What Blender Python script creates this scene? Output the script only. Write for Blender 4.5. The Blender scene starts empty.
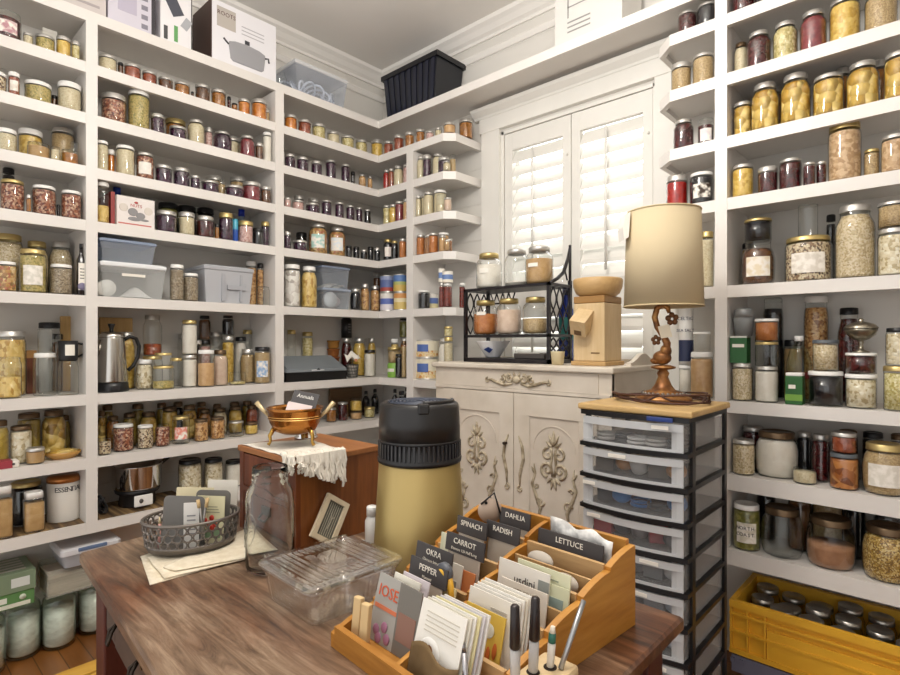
import bpy, bmesh, math, random
from mathutils import Vector, Matrix
random.seed(7)
S = bpy.context.scene
C = S.collection
PI = math.pi
# ---------------------------------------------------------------- camera
H = 1.17; FP = 549.7; HY = 342.6; YAW = 0.7452
SN, CS = math.sin(YAW), math.cos(YAW)
def ray(px):
    u = (px - 450) / FP
    return -SN + CS * u, CS + SN * u, u
def onX(px, X):
    ax, ay, u = ray(px); t = X / ax
    return t * ay, t
def onY(px, Y):
    ax, ay, u = ray(px); t = Y / ay
    return t * ax, t
def zat(py, t): return H + (HY - py) / FP * t
def onZ(px, py, z):
    ax, ay, u = ray(px); t = (H - z) * FP / (py - HY)
    return t * ax, t * ay, t
XL = -2.40; YB = 2.0057; WX = -2.65; WY = 2.2535
ZL = {0: 2.42, 1: 2.224, 2: 2.032, 3: 1.833, 4: 1.630, 5: 1.347, 6: 0.975, 7: 0.735, 8: 0.491}
ZR = {0: 2.285, 1: 2.083, 2: 1.869, 3: 1.660, 4: 1.363, 5: 0.973, 6: 0.724, 7: 0.472}
# ---------------------------------------------------------------- materials
def lin(h):
    h = h.lstrip('#')
    v = [int(h[i:i+2], 16) / 255 for i in (0, 2, 4)]
    return tuple((x / 12.92 if x <= .04045 else ((x + .055) / 1.055) ** 2.4) for x in v) + (1,)
MC = {}
def new(name):
    m = bpy.data.materials.new(name); m.use_nodes = True
    nt = m.node_tree; nt.nodes.clear()
    o = nt.nodes.new('ShaderNodeOutputMaterial')
    return m, nt, o
def princ(nt, o, rough=.5, metal=0, col=None):
    b = nt.nodes.new('ShaderNodeBsdfPrincipled')
    b.inputs['Roughness'].default_value = rough; b.inputs['Metallic'].default_value = metal
    if col: b.inputs['Base Color'].default_value = lin(col)
    nt.links.new(b.outputs[0], o.inputs[0]); return b
def plain(col, rough=.5, metal=0):
    k = ('p', col, rough, metal)
    if k not in MC:
        m, nt, o = new('paint ' + col); princ(nt, o, rough, metal, col); MC[k] = m
    return MC[k]
def coords(nt, scale=(1, 1, 1), kind='Object'):
    t = nt.nodes.new('ShaderNodeTexCoord'); mp = nt.nodes.new('ShaderNodeMapping')
    mp.inputs['Scale'].default_value = scale
    nt.links.new(t.outputs[kind], mp.inputs[0]); return mp.outputs[0]
def ramp(nt, fac, stops):
    r = nt.nodes.new('ShaderNodeValToRGB'); e = r.color_ramp.elements
    while len(e) < len(stops): e.new(.5)
    for i, (p, c) in enumerate(stops): e[i].position = p; e[i].color = lin(c)
    nt.links.new(fac, r.inputs[0]); return r.outputs[0]
def bump(nt, b, h, strength=.3, dist=.002):
    n = nt.nodes.new('ShaderNodeBump'); n.inputs['Strength'].default_value = strength
    n.inputs['Distance'].default_value = dist
    nt.links.new(h, n.inputs['Height']); nt.links.new(n.outputs[0], b.inputs['Normal'])
def mottled(name, stops, scale=8, rough=.5, metal=0, stretch=(1, 1, 1), bmp=0, detail=4, kind='Object'):
    k = ('m', name)
    if k in MC: return MC[k]
    m, nt, o = new(name); b = princ(nt, o, rough, metal)
    n = nt.nodes.new('ShaderNodeTexNoise'); n.inputs['Scale'].default_value = scale
    n.inputs['Detail'].default_value = detail
    nt.links.new(coords(nt, stretch, kind), n.inputs['Vector'])
    nt.links.new(ramp(nt, n.outputs[0], stops), b.inputs['Base Color'])
    if bmp: bump(nt, b, n.outputs[0], bmp, .004)
    MC[k] = m; return m
def wood(name, dark, light, axis='x', scale=14, rough=.45, ring=3, mid=None):
    k = ('w', name)
    if k in MC: return MC[k]
    m, nt, o = new(name); b = princ(nt, o, rough)
    st = {'x': (.09, 1, 1), 'y': (1, .09, 1), 'z': (1, 1, .09)}[axis]
    v = coords(nt, st)
    n = nt.nodes.new('ShaderNodeTexNoise'); n.inputs['Scale'].default_value = scale
    n.inputs['Detail'].default_value = 8; n.inputs['Roughness'].default_value = .65; n.inputs['Distortion'].default_value = .6
    nt.links.new(v, n.inputs['Vector'])
    n2 = nt.nodes.new('ShaderNodeTexNoise'); n2.inputs['Scale'].default_value = scale * 9
    n2.inputs['Detail'].default_value = 4; nt.links.new(v, n2.inputs['Vector'])
    mx = nt.nodes.new('ShaderNodeMath'); mx.operation = 'MULTIPLY_ADD'; mx.inputs[1].default_value = .3
    nt.links.new(n2.outputs[0], mx.inputs[0])
    ms = nt.nodes.new('ShaderNodeMath'); ms.operation = 'MULTIPLY'; ms.inputs[1].default_value = .75
    nt.links.new(n.outputs[0], ms.inputs[0]); nt.links.new(ms.outputs[0], mx.inputs[2])
    stops = [(.32, dark), (.68, light)] if not mid else [(.34, dark), (.5, mid), (.68, light)]
    nt.links.new(ramp(nt, mx.outputs[0], stops), b.inputs['Base Color'])
    bump(nt, b, n2.outputs[0], .15, .001)
    MC[k] = m; return m
def grains(name, cols, scale=150, rough=.6, bmp=.8, stretch=(1, 1, 1), dist=.003, coat=.25):
    """cells of several colours: beans, oats, slices"""
    k = ('g', name)
    if k in MC: return MC[k]
    m, nt, o = new(name); b = princ(nt, o, rough); b.inputs['Coat Weight'].default_value = coat; b.inputs['Coat Roughness'].default_value = .08
    v = nt.nodes.new('ShaderNodeTexVoronoi'); v.inputs['Scale'].default_value = scale * (1.25 if scale > 60 else 1)
    nt.links.new(coords(nt, stretch), v.inputs['Vector'])
    sp = nt.nodes.new('ShaderNodeSeparateColor'); nt.links.new(v.outputs['Color'], sp.inputs[0])
    n = len(cols)
    r = nt.nodes.new('ShaderNodeValToRGB'); r.color_ramp.interpolation = 'CONSTANT'; e = r.color_ramp.elements
    while len(e) < n: e.new(.5)
    for i, c in enumerate(cols): e[i].position = i / n; e[i].color = lin(c)
    nt.links.new(sp.outputs[0], r.inputs[0])
    nt.links.new(r.outputs[0], b.inputs['Base Color'])
    inv = nt.nodes.new('ShaderNodeMath'); inv.operation = 'SUBTRACT'; inv.inputs[0].default_value = 1
    nt.links.new(v.outputs['Distance'], inv.inputs[1])
    bump(nt, b, inv.outputs[0], bmp, dist)
    MC[k] = m; return m
def jam(name, col, col2):
    k = ('j', name)
    if k in MC: return MC[k]
    m, nt, o = new(name); b = princ(nt, o, .25); b.inputs['Coat Weight'].default_value = .5; b.inputs['Coat Roughness'].default_value = .05
    n = nt.nodes.new('ShaderNodeTexNoise'); n.inputs['Scale'].default_value = 60; n.inputs['Detail'].default_value = 3
    nt.links.new(coords(nt), n.inputs['Vector'])
    nt.links.new(ramp(nt, n.outputs[0], [(.35, col), (.7, col2)]), b.inputs['Base Color'])
    MC[k] = m; return m
def glass(name, tint='#fcfdfc', edge=.28, gloss_col='#ffffff', strength=.8, pw_=2.6, edge_col='#6f7670'):
    """clear container glass: see-through face-on, reflecting towards the edges"""
    k = ('gl', name)
    if k in MC: return MC[k]
    m, nt, o = new(name)
    tr = nt.nodes.new('ShaderNodeBsdfTransparent'); tr.inputs[0].default_value = lin(tint)
    gl = nt.nodes.new('ShaderNodeBsdfGlossy'); gl.inputs['Roughness'].default_value = .04; gl.inputs[0].default_value = lin(gloss_col)
    lw = nt.nodes.new('ShaderNodeLayerWeight'); lw.inputs[0].default_value = .5
    pw = nt.nodes.new('ShaderNodeMath'); pw.operation = 'POWER'; pw.inputs[1].default_value = pw_
    nt.links.new(lw.outputs['Facing'], pw.inputs[0])
    mu = nt.nodes.new('ShaderNodeMath'); mu.operation = 'MULTIPLY_ADD'; mu.inputs[1].default_value = strength*.8; mu.inputs[2].default_value = edge*.12
    nt.links.new(pw.outputs[0], mu.inputs[0])
    # light crosses more glass where the wall is seen edge-on
    er = ramp(nt, lw.outputs['Facing'], [(.0, tint), (.62, tint), (.97, edge_col)]); nt.links.new(er, tr.inputs[0])
    mx = nt.nodes.new('ShaderNodeMixShader')
    nt.links.new(mu.outputs[0], mx.inputs[0]); nt.links.new(tr.outputs[0], mx.inputs[1]); nt.links.new(gl.outputs[0], mx.inputs[2])
    nt.links.new(mx.outputs[0], o.inputs[0]); MC[k] = m; return m
def thickglass(name, col):
    k = ('tg', name)
    if k not in MC:
        m, nt, o = new(name); b = nt.nodes.new('ShaderNodeBsdfGlass'); b.inputs['Color'].default_value = lin(col); b.inputs['IOR'].default_value = 1.45; b.inputs['Roughness'].default_value = 0
        nt.links.new(b.outputs[0], o.inputs[0]); MC[k] = m
    return MC[k]
def plastic_clear(name, col, alpha=.5, rough=.25):
    k = ('pc', name)
    if k in MC: return MC[k]
    m, nt, o = new(name)
    tr = nt.nodes.new('ShaderNodeBsdfTransparent'); tr.inputs[0].default_value = lin(col)
    b = nt.nodes.new('ShaderNodeBsdfPrincipled'); b.inputs['Base Color'].default_value = lin(col); b.inputs['Roughness'].default_value = rough
    mx = nt.nodes.new('ShaderNodeMixShader'); mx.inputs[0].default_value = alpha
    nt.links.new(tr.outputs[0], mx.inputs[1]); nt.links.new(b.outputs[0], mx.inputs[2]); nt.links.new(mx.outputs[0], o.inputs[0])
    MC[k] = m; return m
WHITE = mottled('white shelf paint', [(.3, '#dcd8d3'), (.7, '#e3dfda')], 3, .4)
WALLP = None
SILVER = plain('#cfcdc8', .35, .75); CHROME = plain('#d8d8d8', .08, 1); STEEL = plain('#c9c6c0', .22, 1)
GOLDM = plain('#cdb77c', .35, .75); BLACK = plain('#121214', .35); BLACKM = plain('#1b1a1c', .5)
WHITEP = plain('#ecebe7', .35); PAPER = plain('#ece8de', .8); CREAMP = plain('#e6dcc6', .7)
GREYP = plain('#8d9096', .45); BRONZE = plain('#6a5640', .35, .7)
GLASS = glass('jar glass'); GLASSH = glass('thick clear glass', '#fcfdfc', .33, '#ffffff', .9, 2.0, '#747c76')
REFR = thickglass('refracting clear glass', '#fdfefd')
DISHG = glass('fluted dish glass', '#ffffff', .5, '#ffffff', 1.0, 1.7, '#aab3ad')
REALG = glass('moulded clear glass', '#ffffff', .45, '#fbfdfc', .85, 2.0, '#7a837c')
# ---------------------------------------------------------------- mesh builder
class MB:
    def __init__(s): s.v = []; s.f = []; s.sm = []
    def add(s, vs, fs, smooth=False, M=None):
        b = len(s.v)
        s.v += [tuple(M @ Vector(v)) if M is not None else tuple(v) for v in vs]
        s.f += [tuple(b + i for i in f) for f in fs]; s.sm += [smooth] * len(fs)
        return s
    def box(s, x0, x1, y0, y1, z0, z1, M=None, bev=0):
        if bev:
            bm = bmesh.new(); bmesh.ops.create_cube(bm, size=1)
            bmesh.ops.scale(bm, vec=(x1-x0, y1-y0, z1-z0), verts=bm.verts)
            bmesh.ops.translate(bm, vec=((x0+x1)/2, (y0+y1)/2, (z0+z1)/2), verts=bm.verts)
            bmesh.ops.bevel(bm, geom=bm.edges[:], offset=bev, segments=2, affect='EDGES', profile=.5)
            bm.verts.index_update()
            r = s.add([v.co[:] for v in bm.verts], [[v.index for v in f.verts] for f in bm.faces], False, M)
            bm.free(); return r
        vs = [(x0,y0,z0),(x1,y0,z0),(x1,y1,z0),(x0,y1,z0),(x0,y0,z1),(x1,y0,z1),(x1,y1,z1),(x0,y1,z1)]
        return s.add(vs, [(3,2,1,0),(4,5,6,7),(0,1,5,4),(1,2,6,5),(2,3,7,6),(3,0,4,7)], False, M)
    def lathe(s, prof, seg=24, c=(0,0,0), M=None, smooth=True, sx=1, sy=1, a0=0, a1=2*PI, squ=0):
        vs = []; fs = []; n = len(prof); full = abs(a1 - a0 - 2*PI) < 1e-6
        m = seg if full else seg + 1
        for i in range(m):
            a = a0 + (a1 - a0) * i / seg
            ca, sa = math.cos(a), math.sin(a)
            k = 1
            if squ: k = 1 / max((abs(ca)**squ + abs(sa)**squ) ** (1/squ), 1e-6)
            for r, z in prof: vs.append((c[0] + r*ca*k*sx, c[1] + r*sa*k*sy, c[2] + z))
        for i in range(seg):
            j = (i + 1) % m
            for q in range(n - 1):
                a, b, d, e = i*n+q, j*n+q, j*n+q+1, i*n+q+1
                if prof[q][0] < 1e-7: fs.append((a, d, e))
                elif prof[q+1][0] < 1e-7: fs.append((a, b, d))
                else: fs.append((a, b, d, e))
        return s.add(vs, fs, smooth, M)
    def tube(s, pts, r, seg=8, M=None, closed=False, caps=True, rs=None):
        pts = [Vector(p) for p in pts]; n = len(pts); vs = []; fs = []
        up = Vector((0,0,1)); prev = None
        for i, p in enumerate(pts):
            if closed: d = pts[(i+1) % n] - pts[i-1]
            else: d = pts[min(i+1, n-1)] - pts[max(i-1, 0)]
            d.normalize()
            if prev is None:
                a = d.cross(up)
                if a.length < 1e-3: a = d.cross(Vector((1,0,0)))
            else:
                a = prev - d * prev.dot(d)
                if a.length < 1e-4: a = d.cross(up)
            a.normalize(); prev = a; b = d.cross(a)
            rr = rs[i] if rs else r
            for k in range(seg):
                t = 2*PI*k/seg; q = p + (a*math.cos(t) + b*math.sin(t)) * rr; vs.append(q[:])
        for i in range(n if closed else n-1):
            j = (i+1) % n
            for k in range(seg):
                l = (k+1) % seg
                fs.append((i*seg+k, i*seg+l, j*seg+l, j*seg+k))
        if caps and not closed:
            fs.append(tuple(range(seg-1, -1, -1))); fs.append(tuple((n-1)*seg + k for k in range(seg)))
        return s.add(vs, fs, seg > 5, M)
    def prism(s, poly, z0, z1, M=None):
        n = len(poly)
        vs = [(x, y, z0) for x, y in poly] + [(x, y, z1) for x, y in poly]
        fs = [tuple(range(n-1, -1, -1)), tuple(range(n, 2*n))] + [(i, (i+1) % n, n+(i+1) % n, n+i) for i in range(n)]
        return s.add(vs, fs, False, M)
    def grid(s, fn, nu, nv, smooth=True, M=None):
        vs = [fn(i/nu, j/nv) for i in range(nu+1) for j in range(nv+1)]
        fs = [(i*(nv+1)+j, (i+1)*(nv+1)+j, (i+1)*(nv+1)+j+1, i*(nv+1)+j+1) for i in range(nu) for j in range(nv)]
        return s.add(vs, fs, smooth, M)
    def ball(s, c, r, seg=12, rings=8, sc=(1,1,1), M=None):
        pr = [(max(r*math.sin(PI*i/rings), 0), -r*math.cos(PI*i/rings)) for i in range(rings+1)]
        pr[0] = (0, -r); pr[-1] = (0, r)
        T = Matrix.Translation(c) @ Matrix.Diagonal((*sc, 1))
        return s.lathe(pr, seg, M=(M @ T) if M is not None else T)
    def obj(s, name, mat, parent=None, loc=(0,0,0), rz=0, solid=0, fixn=True):
        me = bpy.data.meshes.new(name); me.from_pydata(s.v, [], s.f)
        me.polygons.foreach_set('use_smooth', s.sm)
        if fixn:
            bm = bmesh.new(); bm.from_mesh(me); bmesh.ops.recalc_face_normals(bm, faces=bm.faces); bm.to_mesh(me); bm.free()
        me.update()
        o = bpy.data.objects.new(name, me); C.objects.link(o)
        if mat: me.materials.append(mat)
        o.location = loc; o.rotation_euler = (0, 0, rz)
        if parent is not None: o.parent = parent
        if solid:
            md = o.modifiers.new('thickness', 'SOLIDIFY'); md.thickness = solid
        return o
def tag(o, label, cat, group=None, kind=None):
    if label: o['label'] = label
    if cat: o['category'] = cat
    if group: o['group'] = group
    if kind: o['kind'] = kind
    return o
def thing(name, label, cat, loc=(0,0,0), rz=0, group=None):
    o = bpy.data.objects.new(name, None); C.objects.link(o); o.empty_display_size = .05
    o.location = loc; o.rotation_euler = (0, 0, rz)
    return tag(o, label, cat, group)
def struct(name, mb, mat, parent=None):
    o = mb.obj(name, mat, parent)
    if parent is None: o['kind'] = 'structure'
    return o
def text(name, body, size, mat, parent, M, ext=.0003, align='CENTER'):
    cu = bpy.data.curves.new(name, 'FONT'); cu.body = body; cu.size = size; cu.extrude = ext
    cu.align_x = align; cu.align_y = 'CENTER'; cu.resolution_u = 2
    tmp = bpy.data.objects.new(name, cu)
    me = bpy.data.meshes.new_from_object(tmp); bpy.data.objects.remove(tmp); bpy.data.curves.remove(cu)
    me.materials.clear(); me.materials.append(mat)
    o = bpy.data.objects.new(name, me); C.objects.link(o); o.parent = parent; o.matrix_local = M
    return o
def FACE(x, y, z, rz=0, tilt=0):
    """text frame on an upright face: local x along x, facing -y"""
    return Matrix.Translation((x, y, z)) @ Matrix.Rotation(rz, 4, 'Z') @ Matrix.Rotation(PI/2 - tilt, 4, 'X')
# ---------------------------------------------------------------- room
cam = bpy.data.cameras.new('camera'); co = bpy.data.objects.new('camera', cam); C.objects.link(co)
co.location = (0, 0, H); co.rotation_euler = (PI/2, 0, YAW)
cam.sensor_width = 36; cam.lens = FP / 900 * 36; cam.shift_y = 5.1 / 900; cam.clip_start = .02
S.camera = co
ZC = 2.83
# painted boards
m, nt, o = new('painted horizontal boards'); b = princ(nt, o, .45, 0, '#d6d3cd')
cx = nt.nodes.new('ShaderNodeTexCoord'); sx = nt.nodes.new('ShaderNodeSeparateXYZ'); nt.links.new(cx.outputs['Object'], sx.inputs[0])
ad = nt.nodes.new('ShaderNodeMath'); ad.operation = 'MULTIPLY'; ad.inputs[1].default_value = 1/.19; nt.links.new(sx.outputs[2], ad.inputs[0])
fr = nt.nodes.new('ShaderNodeMath'); fr.operation = 'FRACT'; nt.links.new(ad.outputs[0], fr.inputs[0])
gt = nt.nodes.new('ShaderNodeMath'); gt.operation = 'GREATER_THAN'; gt.inputs[1].default_value = .035; nt.links.new(fr.outputs[0], gt.inputs[0])
bump(nt, b, gt.outputs[0], 1, .006)
WALLP = m
PLAST = mottled('wall plaster', [(.3, '#cfcac2'), (.7, '#d5d1ca')], 2, .6)
CEIL = mottled('ceiling paint', [(.3, '#e2dfda'), (.7, '#e8e5e1')], 1.5, .7)
struct('wall_left', MB().box(-2.75, WX, -.9, 2.36, 0, ZC), WALLP)
WO = (-1.72, -.915, .98, 2.25)
wb = MB()
wb.box(WX, WO[0], WY, WY+.1, 0, ZC); wb.box(WO[1], 1.6, WY, WY+.1, 0, ZC)
wb.box(WO[0], WO[1], WY, WY+.1, 0, WO[2]); wb.box(WO[0], WO[1], WY, WY+.1, WO[3], ZC)
struct('wall_back', wb, WALLP)
struct('wall_right', MB().box(1.6, 1.7, -.9, 2.36, 0, ZC), WALLP)
struct('ceiling', MB().box(-2.75, 1.7, -.9, 2.36, ZC, ZC+.08), CEIL)
FLOORM = None
m, nt, o = new('varnished floor boards'); b = princ(nt, o, .3)
v = coords(nt)
br = nt.nodes.new('ShaderNodeTexBrick'); br.inputs['Scale'].default_value = 1; br.inputs['Brick Width'].default_value = 1.4; br.inputs['Row Height'].default_value = .075
br.inputs['Mortar Size'].default_value = .0015; br.inputs['Color1'].default_value = lin('#a06a35'); br.inputs['Color2'].default_value = lin('#8a5526'); br.inputs['Mortar'].default_value = lin('#3c220e')
nt.links.new(v, br.inputs['Vector'])
n = nt.nodes.new('ShaderNodeTexNoise'); n.inputs['Scale'].default_value = 16; n.inputs['Detail'].default_value = 6
nt.links.new(coords(nt, (.1, 1, 1)), n.inputs['Vector'])
mx = nt.nodes.new('ShaderNodeMix'); mx.data_type = 'RGBA'; mx.blend_type = 'MULTIPLY'; mx.inputs[0].default_value = .6
nt.links.new(br.outputs[0], mx.inputs[6]); nt.links.new(ramp(nt, n.outputs[0], [(.3, '#9a8a78'), (.7, '#ffffff')]), mx.inputs[7])
nt.links.new(mx.outputs[2], b.inputs['Base Color'])
struct('floor', MB().box(-2.75, 1.7, -1.1, 2.36, -.05, 0), m)
# crown and picture rail mouldings
cp = [(0,0),(.075,0),(.07,-.018),(.05,-.03),(.03,-.05),(.012,-.06),(.012,-.075),(0,-.075)]
def moulding(prof, axis, a0, a1, base, z, sgn):
    mb = MB(); vs = []
    for a in (a0, a1):
        for d, dz in prof:
            vs.append((base + sgn*d, a, z+dz) if axis == 'y' else (a, base + sgn*d, z+dz))
    n = len(prof)
    mb.add(vs, [(i, (i+1) % n, n+(i+1) % n, n+i) for i in range(n)] + [tuple(range(n)), tuple(range(2*n-1, n-1, -1))])
    return mb
struct('trim_crown_left', moulding(cp, 'y', -.9, WY, WX, ZC, 1), CEIL)
struct('trim_crown_back', moulding(cp, 'x', WX, 1.6, WY, ZC, -1), CEIL)
rp = [(0,0),(.02,0),(.024,-.008),(.016,-.02),(.008,-.03),(0,-.03)]
struct('trim_rail_left', moulding(rp, 'y', -.9, WY, WX, 2.70, 1), CEIL)
struct('trim_rail_back', moulding(rp, 'x', WX, 1.6, WY, 2.70, -1), CEIL)
# ---------------------------------------------------------------- window
WN = mottled('window paint', [(.3, '#dedcd6'), (.7, '#e6e4de')], 3, .35)
w = MB()
w.box(-1.835, -1.72, WY-.022, WY, .98, 2.262); w.box(-.915, -.80, WY-.022, WY, .98, 2.262)
w.box(-1.845, -.79, WY-.026, WY, 2.262, 2.335)
w.box(WO[0], WO[0]+.015, WY-.0005, WY+.1, WO[2], WO[3]); w.box(WO[1]-.015, WO[1], WY-.0005, WY+.1, WO[2], WO[3])
w.box(WO[0], WO[1], WY-.0005, WY+.1, WO[3]-.015, WO[3]); w.box(WO[0]-.05, WO[1]+.05, WY-.05, WY+.1, WO[2]-.03, WO[2])
w.add([(x, WY-d, z) for x in (-1.875, -.76) for d, z in ((0,2.335),(.03,2.335),(.034,2.345),(.06,2.365),(.07,2.3785),(0,2.3785))],
      [tuple(range(6)), tuple(range(11,5,-1))] + [(i, (i+1) % 6, 6+(i+1) % 6, 6+i) for i in range(6)])
win = struct('window_1', w, WN)
sash = MB()
for z0, z1 in ((.98, 1.03), (1.59, 1.64), (2.19, 2.235)): sash.box(-1.705, -.93, WY+.07, WY+.095, z0, z1)
for x0, x1 in ((-1.705, -1.66), (-1.335, -1.305), (-.975, -.93)): sash.box(x0, x1, WY+.0705, WY+.0945, .98, 2.235)
sash.obj('window_sash', WN, win)
MB().box(-1.69, -.95, WY+.082, WY+.085, 1.0, 2.21).obj('window_pane', glass('window pane', '#fdfeff', .25, '#ffffff', .5), win)
def shutter(x0, x1, lx0, lx1, label):
    t = thing('plantation_shutter', label, 'shutter', ((x0+x1)/2, WY+.02, .985), 0)
    cxx = (x0+x1)/2; f = MB(); z = lambda q: q - .985
    f.box(x0+.003-cxx, lx0-cxx, -.014, .014, z(.985), z(2.232)); f.box(lx1-cxx, x1-.003-cxx, -.014, .014, z(.985), z(2.232))
    f.box(lx0-cxx, lx1-cxx, -.013, .013, z(2.145), z(2.232)); f.box(lx0-cxx, lx1-cxx, -.013, .013, z(1.294), z(1.459)); f.box(lx0-cxx, lx1-cxx, -.013, .013, z(.985), z(1.075))
    f.obj('frame', WN, t)
    l = MB()
    def slats(za, zb):
        nonlocal l
        k = round((zb - za) / .0705)
        for i in range(k):
            zc = za + (i + .5) * (zb - za) / k
            M = Matrix.Translation((0, .004, z(zc))) @ Matrix.Rotation(math.radians(60), 4, 'X')
            pr = [(-.042, 0), (-.02, .004), (.02, .004), (.042, 0), (.02, -.004), (-.02, -.004)]
            vs = [(x, y, zz) for x in (lx0-cxx+.002, lx1-cxx-.002) for y, zz in pr]
            l.add(vs, [tuple(range(6)), tuple(range(11,5,-1))] + [(q, (q+1) % 6, 6+(q+1) % 6, 6+q) for q in range(6)], False, M)
    slats(1.459, 2.145); l.obj('upper_slats', WN, t); l = MB(); slats(1.075, 1.294); l.obj('lower_slats', WN, t)
    r = MB(); xm = (lx0+lx1)/2 - cxx - .008
    r.tube([(xm, -.04, z(1.49)), (xm, -.04, z(2.12))], .006, 8); r.tube([(xm, -.04, z(1.11)), (xm, -.04, z(1.27))], .006, 8)
    for i in range(9): r.tube([(xm, -.04, z(1.5+i*.0705)), (xm, -.02, z(1.5+i*.0705))], .0015, 5)
    r.obj('tilt_rod', WN, t)
    MB().ball((x1-cxx-.02, -.018, z(2.05)), .006).obj('knob', WN, t)
shutter(-1.704, -1.318, -1.655, -1.364, 'white louvred shutter panel on the window, beside the corner shelves')
shutter(-1.318, -.931, -1.272, -.976, 'white louvred shutter panel on the window, beside the lampshade')
# ---------------------------------------------------------------- shelving
def strip(mb, pts, z0, z1, wd):
    """a trim board of width wd along the front polyline pts (room side on the right of travel)"""
    n = len(pts); P = [Vector(p) for p in pts]; off = []
    for i in range(n):
        ds = []
        if i > 0: ds.append((P[i]-P[i-1]).normalized())
        if i < n-1: ds.append((P[i+1]-P[i]).normalized())
        ns = [Vector((-d.y, d.x)) for d in ds]
        nn = sum(ns, Vector((0,0))).normalized(); k = wd / max(nn.dot(ns[0]), .4)
        off.append(P[i] + nn*k)
    for i in range(n-1):
        mb.prism([P[i][:], P[i+1][:], off[i+1][:], off[i][:]], z0, z1)
YE = -.35   # far end of the left run, outside the frame
unit = thing('wall_shelving', 'white painted shelving on the left wall, three bays of narrow jar shelves', 'shelving', (WX, YE, 0))
def loc(o, base): o.data.transform(Matrix.Translation((-base[0], -base[1], -base[2]))); return o
LB0 = (WX, YE, 0)
TH = .04
for k in range(1, 9):
    z = ZL[k]
    s = loc(MB().box(WX+.001, XL-.02, YE, WY-.001, z-.02, z).obj('shelf', WHITE, unit), LB0)
    mb = MB(); strip(mb, [(XL, YE), (XL, YB)], z-TH, z, .02); s2 = loc(mb.obj('edge_trim', WHITE, s), LB0)
for y0, y1 in ((YE-.0, YE+.038), (.5887, .6266), (1.3671, 1.4119)):
    loc(MB().box(WX+.001, XL+.002, y0, y1, ZL[8]-TH, 2.3785).obj('upright', WHITE, unit), LB0)
LBB = (-1.852, WY, 0)
unit2 = thing('wall_shelving', 'white painted corner shelving on the window wall, shelves clipped at the window end', 'shelving', LBB)
CH = [(XL+.001, YB), (-1.898, YB), (-1.852, YB+.046), (-1.852, WY-.001)]
for k in range(1, 9):
    z = ZL[k]
    s = loc(MB().prism([(XL-.019, YB+.0195), (-1.905, YB+.0195), (-1.8715, YB+.054), (-1.8715, WY-.001), (XL-.019, WY-.001)], z-.02, z).obj('shelf', WHITE, unit2), LBB)
    mb = MB(); strip(mb, CH, z-TH, z, .02); loc(mb.obj('edge_trim', WHITE, s), LBB)
loc(MB().box(-2.1655, -2.114, YB-.002, WY-.001, ZL[8]-TH, ZL[1]-TH).obj('upright', WHITE, unit2), LBB)
LBR = (-.6, WY, 0)
unit3 = thing('wall_shelving', 'white painted shelving to the window\'s right, shelf ends clipped beside the shutters', 'shelving', LBR)
XR1 = .42
CHR = [(-.828, WY-.001), (-.828, YB+.062), (-.766, YB), (XR1, YB)]
for k in range(0, 8):
    z = ZR[k]
    if k <= 5:
        s = loc(MB().prism([(-.8085, WY-.001), (-.8085, YB+.07), (-.758, YB+.0195), (XR1, YB+.0195), (XR1, WY-.001)], z-.02, z).obj('shelf', WHITE, unit3), LBR)
        mb = MB(); strip(mb, CHR, z-TH, z, .02)
    else:
        s = loc(MB().box(-.6116, XR1, YB+.0195, WY-.001, z-.025, z).obj('shelf', WHITE, unit3), LBR)
        mb = MB(); strip(mb, [(-.6116, YB), (XR1, YB)], z-.052, z, .02)
    loc(mb.obj('edge_trim', WHITE, s), LBR)
loc(MB().box(-.6116, -.5729, YB-.002, WY-.001, ZR[7]-.055, 2.3785).obj('upright', WHITE, unit3), LBR)
loc(MB().box(XR1, XR1+.038, YB-.002, WY-.001, ZR[7]-.055, 2.3785).obj('upright', WHITE, unit3), LBR)
cs = MB()
cs.prism([(WX+.001, YE), (XL-.02, YE), (XL-.02, YB+.02), (.45, YB+.02), (.45, WY-.001), (WX+.001, WY-.001)], 2.399, 2.42)
cap = thing('top_shelf', 'long white top shelf running over the left wall shelving and across the window', 'shelf', (0,0,0))
q = cs.obj('board', WHITE, cap)
mb = MB(); strip(mb, [(XL, YE), (XL, YB), (.45, YB)], 2.379, 2.42, .02); mb.obj('edge_trim', WHITE, cap)
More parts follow.
